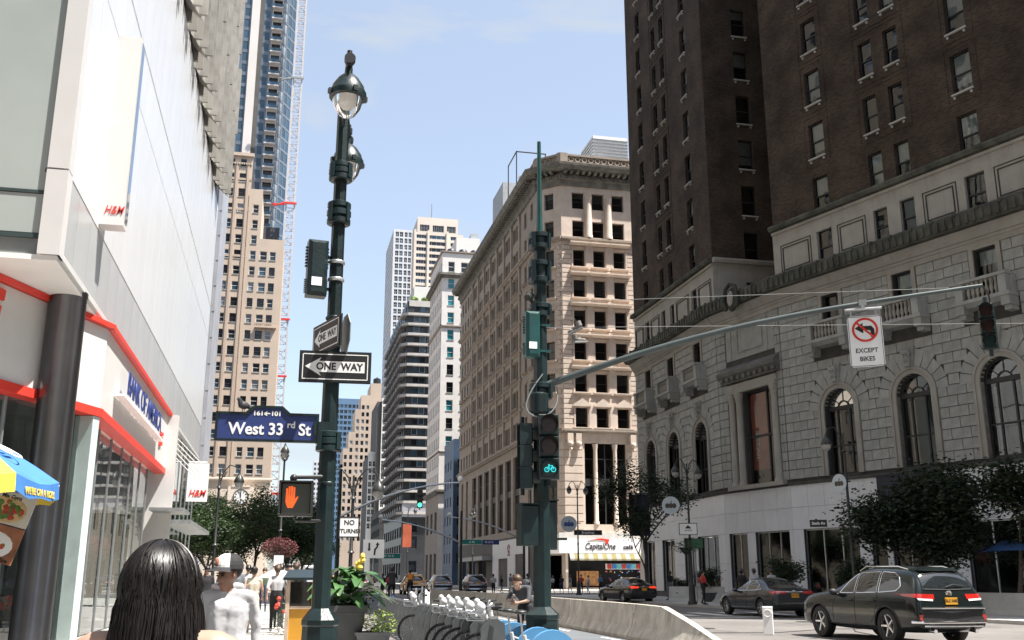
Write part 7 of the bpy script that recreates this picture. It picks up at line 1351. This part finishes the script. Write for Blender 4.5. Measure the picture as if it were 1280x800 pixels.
# man in cap and white shirt, coming towards us
mc = person('person', 'man in white long sleeved shirt and black and white cap walking this way', (-.40, 8.75, 0), R(-6), dict(step(.2, .12), sleeve=.97, untucked=True, look=(-.75, -.8, -.3), head=(-.02, -.03, 1.585)), [SKINT[0], CW, CN, shoek], 1.60, .0115, HAIRK, face=True, smooth=7, width=1.12)
capk = pm('cap_black', (.02, .02, .022), .8, .15, 20); capw = pm('cap_white', (.78, .77, .75), .75, .05); s = 1.60 / 1.72; hc = Vector((-.02, -.03, 1.585)) * s + Vector((0, 0, .045)); cap = MB(); n = 20
fw = Vector((-.75, -.8, 0)).normalized(); ca = math.atan2(fw.y, fw.x); ring_ = []
for i in range(7):
    t = i / 6; r = .108 * math.cos(t * math.pi / 2) ** .7 if t < 1 else .0; z = .125 * math.sin(t * math.pi / 2)
    ring_.append([(hc.x - fw.x * .012 + r * 1.1 * math.cos(2 * math.pi * k / n + ca), hc.y - fw.y * .012 + r * 1.1 * math.sin(2 * math.pi * k / n + ca), hc.z + z) for k in range(n)])
for i in range(6):
    for k in range(n):
        fr_ = k in (0, 1, 2, 17, 18, 19); cap.add([ring_[i][k], ring_[i][(k + 1) % n], ring_[i + 1][(k + 1) % n], ring_[i + 1][k]], [(0, 1, 2, 3)], 1 if fr_ else 0, True)
co = cap.build('cap', [capk, capw], mc); br = MB(); vs = []
for i in range(13):
    a = ca + R(-62 + 124 * i / 12); e = math.cos((i - 6) / 6 * 1.3); vs += [(hc.x + .112 * math.cos(a), hc.y + .112 * math.sin(a), hc.z + .012), (hc.x + (.118 + .075 * e) * math.cos(a), hc.y + (.118 + .075 * e) * math.sin(a), hc.z - .018 - .012 * (1 - e))]
br.add(vs, [(2 * i, 2 * i + 1, 2 * i + 3, 2 * i + 2) for i in range(12)], 0, True); br.build('cap_brim', capk, co); e_ = MB(); e_.ball((hc.x + fw.x * .116, hc.y + fw.y * .116, hc.z + .055), .032, 8, 0, (.6, .6, 1.15)); e_.ball((hc.x + fw.x * .126, hc.y + fw.y * .126, hc.z + .052), .017, 6, 1, (.6, .6, 1)); e_.build('cap_emblem', [pm('emblem_brown', (.25, .10, .05), .7), capw], co)
# woman in front with long black hair, seen from behind
fwm = thing('person', 'woman with long straight black hair and white strap top seen from behind', 'person', (-.365, 3.42, 0), R(170))
HX, HZ = 0.0, 1.37; m = MB(); P_ = [((0, 0, HZ), (0, 0, HZ + .04), .088, .09), ((0, .0, HZ - .16), (0, 0, HZ - .04), .055, .052), ((-.18, 0, HZ - .145), (.18, 0, HZ - .145), .068, .068), ((0, 0, HZ - .22), (0, .01, HZ - .40), .11, .12), ((-.07, 0, HZ - .26), (-.06, 0, HZ - .7), .12, .11), ((.07, 0, HZ - .26), (.06, 0, HZ - .7), .12, .11), ((.215, 0, HZ - .155), (.262, .01, HZ - .48), .062, .046), ((-.215, 0, HZ - .155), (-.262, .01, HZ - .48), .062, .046), ((.235, .01, HZ - .52), (.24, -.08, HZ - .75), .042, .03), ((-.235, .01, HZ - .52), (-.24, -.08, HZ - .75), .042, .03), ((0, -.085, HZ - .01), (0, -.10, HZ - .035), .012, .016)]
for q in (-1, 1): P_ += [((q * .085, 0, .80), (q * .09, -.02, .45), .10, .065), ((q * .09, -.02, .45), (q * .09, .02, .08), .06, .042), ((q * .09, .02, .06), (q * .1, -.15, .035), .045, .033)]
for a, b_, r0, r1 in P_: capsule(m, a, b_, r0, r1, 14)
o = m.build('tmp', GREYM); rm = o.modifiers.new('r', 'REMESH'); rm.mode = 'VOXEL'; rm.voxel_size = .012; sm = o.modifiers.new('s', 'SMOOTH'); sm.factor = .5; sm.iterations = 6; me = eval_mesh(o); bpy.data.objects.remove(o); me.materials.clear(); [me.materials.append(q) for q in (SKINT[1], CW, CN)]
me.polygons.foreach_set('material_index', [2 if p.center[2] < .78 else 1 if (p.center[2] < HZ - .23 and abs(p.center[0]) < .19) or (.125 < abs(p.center[0]) < .165 and p.center[2] < HZ - .13) else 0 for p in me.polygons]); me.polygons.foreach_set('use_smooth', [True] * len(me.polygons)); obj('body', me, fwm)
hk = pm('long_black_hair', (.008, .0065, .006), .38, .5, 30, spec=.3); rng = random.Random(5); hm = MB(); cap_ = MB()
def hair_path(phi, th0, lay, seed):
    """strand combed from the crown over the head and falling straight down the back"""
    rr = random.Random(seed); out = []; R0 = lambda th: Vector((.108 + lay, .13 + lay, .140 + lay)); n1 = 9; drift = rr.gauss(0, .3) if rr.random() < .35 else rr.gauss(0, .06)
    for i in range(n1 + 1):
        th = th0 + (R(98) - th0) * i / n1; E = R0(th); phi = phi + drift / n1; out.append(Vector((E.x * math.sin(th) * math.cos(phi), .012 + E.y * math.sin(th) * math.sin(phi), HZ + .045 + E.z * math.cos(th))))
    p = out[-1]; dirx, diry = math.cos(phi), math.sin(phi); amp = rr.uniform(.002, .011); ph = rr.uniform(0, 6.28); fl = rr.uniform(.015, .05) + .02 * max(0, -abs(dirx) + 1)
    for i in range(1, 13): t = i / 12; out.append(Vector((p.x + dirx * fl * t + amp * math.sin(5 * t + ph) + .012 * math.sin(4.2 * t + 3 * phi) * t - .02 * t, p.y + diry * fl * .6 * t + (.02 * t if diry > 0 else 0) + amp * math.cos(4 * t + ph), p.z - .46 * t * rr.uniform(.96, 1.0))))
    return out
locks = [(rng.uniform(R(-28), R(208)), rng.uniform(-.005, .012), rng.uniform(-.03, .03), rng.uniform(0, 6.28)) for _ in range(75)]
for k in range(2800):
    lp, ll, lw, lph = rng.choice(locks); phi = lp + rng.gauss(0, .05); th0 = R(rng.choice((1, 4, 15, 25, 38)) + rng.uniform(0, 5)); lay = ll + rng.uniform(-.003, .004); pts = hair_path(phi, th0, lay, k)
    pts = [q + Vector((math.cos(lp + 1.57), math.sin(lp + 1.57), 0)) * (lw * math.sin(i * .33 + lph) * (i / len(pts))) for i, q in enumerate(pts)]; hm.tube(pts, [.0008] + [.0017] * (len(pts) - 3) + [.0013, .0006], 3, 0, cap=False)
for k in range(60):
    phi = rng.uniform(R(-35), R(215)); pts = hair_path(phi, R(rng.uniform(45, 80)), rng.uniform(.008, .02), 9000 + k); hm.tube([p + Vector((rng.uniform(-.004, .004), 0, 0)) for p in pts], .0009, 3, 0, cap=False)
hm.build('hair_strands', hk, fwm, kind='stuff'); rows_ = [hair_path(R(-25 + 230 * i / 30), R(1), -.006, 77) for i in range(31)]; nn_ = len(rows_[0]); cap_.add([p for r_ in rows_ for p in r_], [(i * nn_ + k, (i + 1) * nn_ + k, (i + 1) * nn_ + k + 1, i * nn_ + k + 1) for i in range(30) for k in range(nn_ - 1)], 0, True); cap_.build('hair_mass', hk, fwm)
# walkers on the pavement
person('person', 'woman in long cream dress with dark bun walking away', (-.62, 26.0, .12), R(176), dict(step(.14), sleeve=.1), [SKINT[1], CBE, CBE, shoew], 1.56, .022, HAIRK, 'bun', dress=.28)
wb_ = person('person', 'woman in white blouse and black trousers carrying a dark shoulder bag', (-.06, 26.4, .12), R(180), dict(step(.26), sleeve=.5), [SKINT[1], CW, CK, shoew], 1.62, .022, HAIRB); m = MB(); m.ball((-.30, .02, .82), .15, 8, 0, (.55, .8, 1.3)); m.tube([(-.29, .02, .98), (-.16, .03, 1.34)], .012, 5); m.build('shoulder_bag', CN, wb_)
person('person', 'woman with curly red hair and bare shoulders behind the capped man', (-.62, 13.2, .12), R(165), dict(step(.12), sleeve=.02), [SKINT[1], CW, CBL, shoew], 1.50, .018, HAIRR, 'curly')
lab = [('person in dark clothes walking ahead under the white umbrella', (.02, 28.2), CK, CK, HAIRK, 178), ('person in black shirt by the street box', (.45, 29.5), CK, CN, HAIRB, 150), ('person in red top beside the flowers', (.25, 31), CR, CK, HAIRK, 20), ('person in grey shirt among the walkers', (-1.2, 30), CG, CN, HAIRB, 170), ('person in white shirt ahead of the dress', (-1.0, 34), CW, CBL, HAIRK, 185), ('person in blue shirt near the trees', (-1.9, 37), CBL, CG, HAIRB, 180), ('person in black coming towards us by the store', (-2.2, 33), CK, CK, HAIRK, 5), ('person in green shirt by the lamp post', (-.6, 42), CGR, CN, HAIRB, 0)]
for t, (x, y), c1, c2, hr, rz in lab: person('person', t, (x, y, .12), R(rz), step(random.uniform(.1, .25)), [random.choice(SKINT), c1, c2, shoek], random.uniform(1.56, 1.72), .034, hr)
# man bent over his phone
mp_ = person('person', 'man with backpack bending over his phone beside the bicycles', (4.82, 20.2, .004), R(-38), dict(pelvis=(0, .12, .93), waist=(0, .08, 1.05), chest=(0, -.12, 1.20), neck=(0, -.26, 1.32), head=(0, -.38, 1.39), sl=(.185, -.19, 1.29), sr=(-.185, -.19, 1.29), el=(.23, -.32, 1.04), er=(-.23, -.32, 1.04), wl=(.06, -.46, 1.00), wr=(-.05, -.48, 1.04), look=(0, -.75, -.65), hl=(.09, .05, .90), hr=(-.09, .05, .90), kl=(.11, -.02, .50), kr=(-.11, .0, .50), al=(.12, .05, .09), ar=(-.12, .06, .09), sleeve=.46), [SKINT[1], cloth('charcoal', (.06, .065, .075)), CK, shoek], 1.66, .017, HAIRB, face=True)
bp_ = pm('backpack_black', (.02, .02, .022), .7, .2, 9, .2); m = MB(); s = 1.66 / 1.72; m.ball((0, .05, 1.25 * s), .17, 8, 0, (.9, .62, 1.3)); m.ball((0, .14, 1.18 * s), .11, 7, 0, (.95, .6, 1.0)); m.tube([(.12, .02, 1.42 * s), (.13, -.14, 1.40 * s), (.13, -.17, 1.2 * s), (.12, .02, 1.08 * s)], .018, 6); m.tube([(-.12, .02, 1.42 * s), (-.13, -.14, 1.40 * s), (-.13, -.17, 1.2 * s), (-.12, .02, 1.08 * s)], .018, 6); m.tube([(0, .1, 1.4 * s), (0, .06, 1.5 * s)], .012, 5); obj('backpack', m.mesh('backpack', bp_), None, mp_.location, mp_.rotation_euler[2], 'black backpack worn by the man with the phone', 'backpack')
m = MB(); m.box(-.036, .036, -.075, .075, -.005, .005); o = obj('phone', m.mesh('phone', signk), None, mp_.matrix_basis @ Vector((0, -.56 * s, 1.07 * s)), 0, 'dark phone in the hands of the bending man', 'phone'); o.rotation_euler = (R(35), 0, R(-38))
# crowds by the cafe and the hotel, cyclists
cols = [(CW, CK), (CK, CN), (CG, CBE), (CR, CK), (CW, CBL), (CBL, CK), (CBE, CG)]
for i in range(13):
    x = 16.5 + i * .78 + random.uniform(-.25, .25); y = 80 + (i * 37 % 19) * .9; c1, c2 = cols[i % 7]; nm = ['white', 'black', 'grey', 'red', 'pale', 'blue', 'cream'][i % 7]; wh = ['by the pale shopfront', 'crossing before the cafe'][i // 7]
    person('person', f'pedestrian in {nm} top {wh}', (x + (y - 80) * .22, y, .0), R(random.choice((0, 90, 180, 270)) + random.uniform(-30, 30)), step(random.uniform(.08, .22)), [random.choice(SKINT), c1, c2, shoek], random.uniform(1.6, 1.8), .045, random.choice((HAIRK, HAIRB)), group='pedestrians near the cafe')
for t, p, c1, c2, rz in (('person in white shirt with cross strap by the hotel shrubs', (21.4, 42.2), CW, CK, 190), ('person in white shirt next to the strap wearer', (20.9, 42.9), CW, CN, 170), ('person in dark jacket standing by the hotel wall', (22.9, 58.3), CK, CG, 200), ('person in dark top behind the grey sedan', (21.9, 46.3), CK, CK, 120), ('person in maroon behind the grey sedan', (20.6, 48), CR, CK, 90), ('person in dark clothes at the pavement tables', (25.4, 36.0), CK, CK, 60)): person('person', t, (*p, .12), R(rz), step(.12), [random.choice(SKINT), c1, c2, shoek], 1.7, .032, HAIRK)
for t, p, c1, rz in (('cyclist in black riding away along the bike lane', (5.0, 47), CK, 180), ('cyclist in orange top riding near the taxi', (7.2, 58), cloth('orange', (.55, .2, .04)), 180), ('cyclist in dark blue far along the bike lane', (3.9, 53), CN, 180)):
    person('person', t, (*p, .25), R(rz), dict(pelvis=(0, .1, .93), chest=(0, -.08, 1.26), neck=(0, -.14, 1.4), head=(0, -.18, 1.56), sl=(.18, -.1, 1.36), sr=(-.18, -.1, 1.36), el=(.26, -.25, 1.16), er=(-.26, -.25, 1.16), wl=(.24, -.45, 1.08), wr=(-.24, -.45, 1.08), kl=(.12, -.2, .62), al=(.11, -.05, .25), tl=(.11, -.2, .2), kr=(-.12, -.25, .7), ar=(-.11, -.1, .42), tr=(-.11, -.26, .4)), [SKINT[2], c1, CK, shoek], 1.7, .034, HAIRK)
    o = copy_tree(bk0, label='bicycle ridden by the ' + t.split(' riding')[0].split(' far')[0]); o['group'] = 'ridden bicycles'; o.location = (p[0], p[1] + .62, .004); o.rotation_euler = (0, 0, R(-90))

spots = [(3.0, 62), (4.1, 66), (5.2, 61), (6.1, 70), (2.6, 72), (7.4, 76), (4.8, 80), (3.6, 86), (8.6, 84), (1.5, 64), (.6, 58), (17.9, 74), (19.0, 76), (18.4, 81)]
for i, (x, y) in enumerate(spots):
    c1, c2 = [(CK, CK), (CN, CK), (CG, CN), (CR, CK), (CBL, CN)][i % 5]; w_ = ['black', 'navy', 'dark grey', 'maroon', 'blue'][i % 5]
    person('person', f'far pedestrian in {w_} clothes crossing the avenue beyond the planter' if i < 11 else f'far pedestrian in {w_} clothes at the crossing by the black sedan', (x, y, .0), R(random.uniform(0, 360)), step(random.uniform(.08, .22)), [random.choice(SKINT), c1, c2, shoek], random.uniform(1.6, 1.8), .05, HAIRK, group='pedestrians crossing the avenue')
# ------------------------------------------------------------ trees and shrubs
def leafmat(name, c, var=.45):
    m = pm(name, c, .5, var, 1.1, spec=.35); t = m.node_tree; N = t.nodes; b = N['Principled BSDF']; o = [n for n in N if n.type == 'OUTPUT_MATERIAL'][0]; tr = N.new('ShaderNodeBsdfTranslucent'); x = N.new('ShaderNodeMixShader'); x.inputs['Fac'].default_value = .28
    src = b.inputs['Base Color'].links[0].from_socket; t.links.new(src, tr.inputs['Color']); t.links.new(b.outputs[0], x.inputs[1]); t.links.new(tr.outputs[0], x.inputs[2]); t.links.new(x.outputs[0], o.inputs['Surface']); return m
LEAF = leafmat('tree_leaf', (.042, .075, .024)); LEAFD = leafmat('shaded_tree_leaf', (.020, .036, .014)); BARK = pm('tree_bark', (.075, .06, .05), .9, .3, 6, .6)  # LEAFD: leaf colour darkened for the trees standing in hotel shade
def tree_meshes(seed, h, r, base, nleaf, ls, leafm, trunk_r=.14, lean=(0, 0), clump=.42, squash=.75):
    rg = random.Random(seed); tr = MB(); tips = []
    def limb(p, d, l, rad, lev):
        pts = [p]; q = p.copy(); dd = d.copy()
        for i in range(4): dd = (dd + Vector((rg.uniform(-.18, .18), rg.uniform(-.18, .18), rg.uniform(-.02, .14)))).normalized(); q = q + dd * l / 4; pts.append(q.copy())
        tr.tube(pts, [rad * (1 - .14 * i) for i in range(5)], 6 if lev else 9, 0, cap=False)
        if lev >= 3: tips.extend(pts[2:]); return
        if lev >= 2: tips.append(pts[-1]); tips.append(pts[3])
        for k in range(rg.choice((3, 4)) if lev else 6):
            a = rg.uniform(0, 6.28); e = rg.uniform(.35, 1.0); nd = (dd * .6 + Vector((math.cos(a) * e, math.sin(a) * e, rg.uniform(.05, .5)))).normalized(); limb(pts[rg.choice((2, 3, 4, 4))], nd, l * rg.uniform(.55, .8), rad * .52, lev + 1)
    limb(Vector((0, 0, -.1)), Vector((lean[0], lean[1], 1)).normalized(), base * 1.15, trunk_r, 0)
    # keep tips inside the crown outline
    c = Vector((lean[0] * h * .6, lean[1] * h * .6, (h + base) / 2 + .1)); hz = (h - base) / 2; T = []
    for t in tips:
        v = Vector(((t.x - c.x) / r, (t.y - c.y) / r, (t.z - c.z) / hz))
        if v.length > 1: v = v.normalized() * rg.uniform(.75, 1.0)
        T.append(Vector((c.x + v.x * r, c.y + v.y * r, c.z + v.z * hz)))
    for _ in range(max(0, 70 - len(T))):
        a, e, q = rg.uniform(0, 6.28), rg.uniform(-1, 1), rg.uniform(.5, 1) ; k = math.sqrt(1 - e * e); T.append(Vector((c.x + r * q * k * math.cos(a), c.y + r * q * k * math.sin(a), c.z + hz * q * e)))
    rg.shuffle(T); T = T[:150]; lf = MB(); vs = []; fs = []
    for i in range(nleaf):
        t = T[int(rg.random() ** 1.25 * len(T))]; p = t + Vector((rg.gauss(0, clump), rg.gauss(0, clump), rg.gauss(0, clump * squash))); a = rg.uniform(0, 6.28); u = Vector((math.cos(a), math.sin(a), rg.uniform(-.8, .4))).normalized() * ls * rg.uniform(.7, 1.35); v = u.cross(Vector((rg.uniform(-1, 1), rg.uniform(-1, 1), rg.uniform(.2, 1.2)))).normalized() * ls * .5
        o = len(vs); vs += [p - u * .5, p + v * .5 - u * .05, p + u * .5, p - v * .5 - u * .05]; fs.append((o, o + 1, o + 2, o + 3))
    lf.add(vs, fs); return tr.mesh('trunk', BARK), lf.mesh('crown', leafm)
def tree(label, loc, mm, rz=0, sc=1.0, group=None, name='street_tree'):
    t = thing(name, label, 'tree', loc, R(rz), group); t.scale = (sc, sc, sc); obj('trunk', mm[0], t); obj('crown', mm[1], t); return t
A1 = tree_meshes(3, 8.6, 3.4, 2.6, 13000, .21, LEAF, .16, clump=.5); A2 = tree_meshes(8, 7.6, 3.0, 2.4, 11000, .20, LEAF, .15, clump=.5)
for i, (x, y, mm, rz, sc, t) in enumerate(((-7.4, 74, A1, 0, 1.0, 'leafy plaza tree beside the grey building edge'), (-4.4, 66, A2, 70, .95, 'leafy plaza tree below the clock'), (-2.0, 80, A1, 140, 1.0, 'leafy plaza tree to the right of the clock'), (.4, 72, A2, 200, .98, 'leafy plaza tree behind the twin lamp post'), (1.6, 92, A1, 260, 1.05, 'leafy plaza tree behind the pedestrian signal'), (-5.0, 96, A1, 30, 1.15, 'plaza tree standing deeper behind the front row'), (.9, 112, A2, 100, 1.1, 'plaza tree at the far end of the row'), (4.2, 150, A1, 10, 1.0, 'tree far up the avenue behind the lane arrow sign'))): tree(t, (x, y, .1), mm, rz, sc)
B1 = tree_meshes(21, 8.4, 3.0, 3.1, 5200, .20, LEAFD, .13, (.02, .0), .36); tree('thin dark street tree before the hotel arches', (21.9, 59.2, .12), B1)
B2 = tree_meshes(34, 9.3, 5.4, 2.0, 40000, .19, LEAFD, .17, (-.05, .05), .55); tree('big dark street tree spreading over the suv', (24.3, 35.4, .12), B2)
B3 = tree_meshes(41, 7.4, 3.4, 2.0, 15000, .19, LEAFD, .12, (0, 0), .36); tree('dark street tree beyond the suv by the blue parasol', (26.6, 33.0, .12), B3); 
S1 = tree_meshes(50, 2.6, .95, .5, 2600, .11, LEAFD, .05, (0, 0), .2)
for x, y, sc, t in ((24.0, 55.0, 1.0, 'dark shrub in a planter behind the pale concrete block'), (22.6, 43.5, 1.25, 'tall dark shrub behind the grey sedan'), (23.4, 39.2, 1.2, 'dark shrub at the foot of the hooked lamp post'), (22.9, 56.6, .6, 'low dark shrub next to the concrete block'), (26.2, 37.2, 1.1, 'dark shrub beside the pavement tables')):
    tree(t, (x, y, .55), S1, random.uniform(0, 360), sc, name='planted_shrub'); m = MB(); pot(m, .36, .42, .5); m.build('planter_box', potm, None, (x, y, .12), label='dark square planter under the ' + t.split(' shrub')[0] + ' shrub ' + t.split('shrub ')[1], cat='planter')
m = MB(); m.box(-.62, .62, -.03, .03, 0, 2.5); m.tube([(-.7, 0, 2.55), (.7, 0, 2.55)], .03, 6); m.build('pole_banner', pm('dark_banner', (.022, .025, .045), .8), None, (21.2, 58.6, 3.9), R(-20), label='dark hanging banner among the thin street tree leaves', cat='banner')
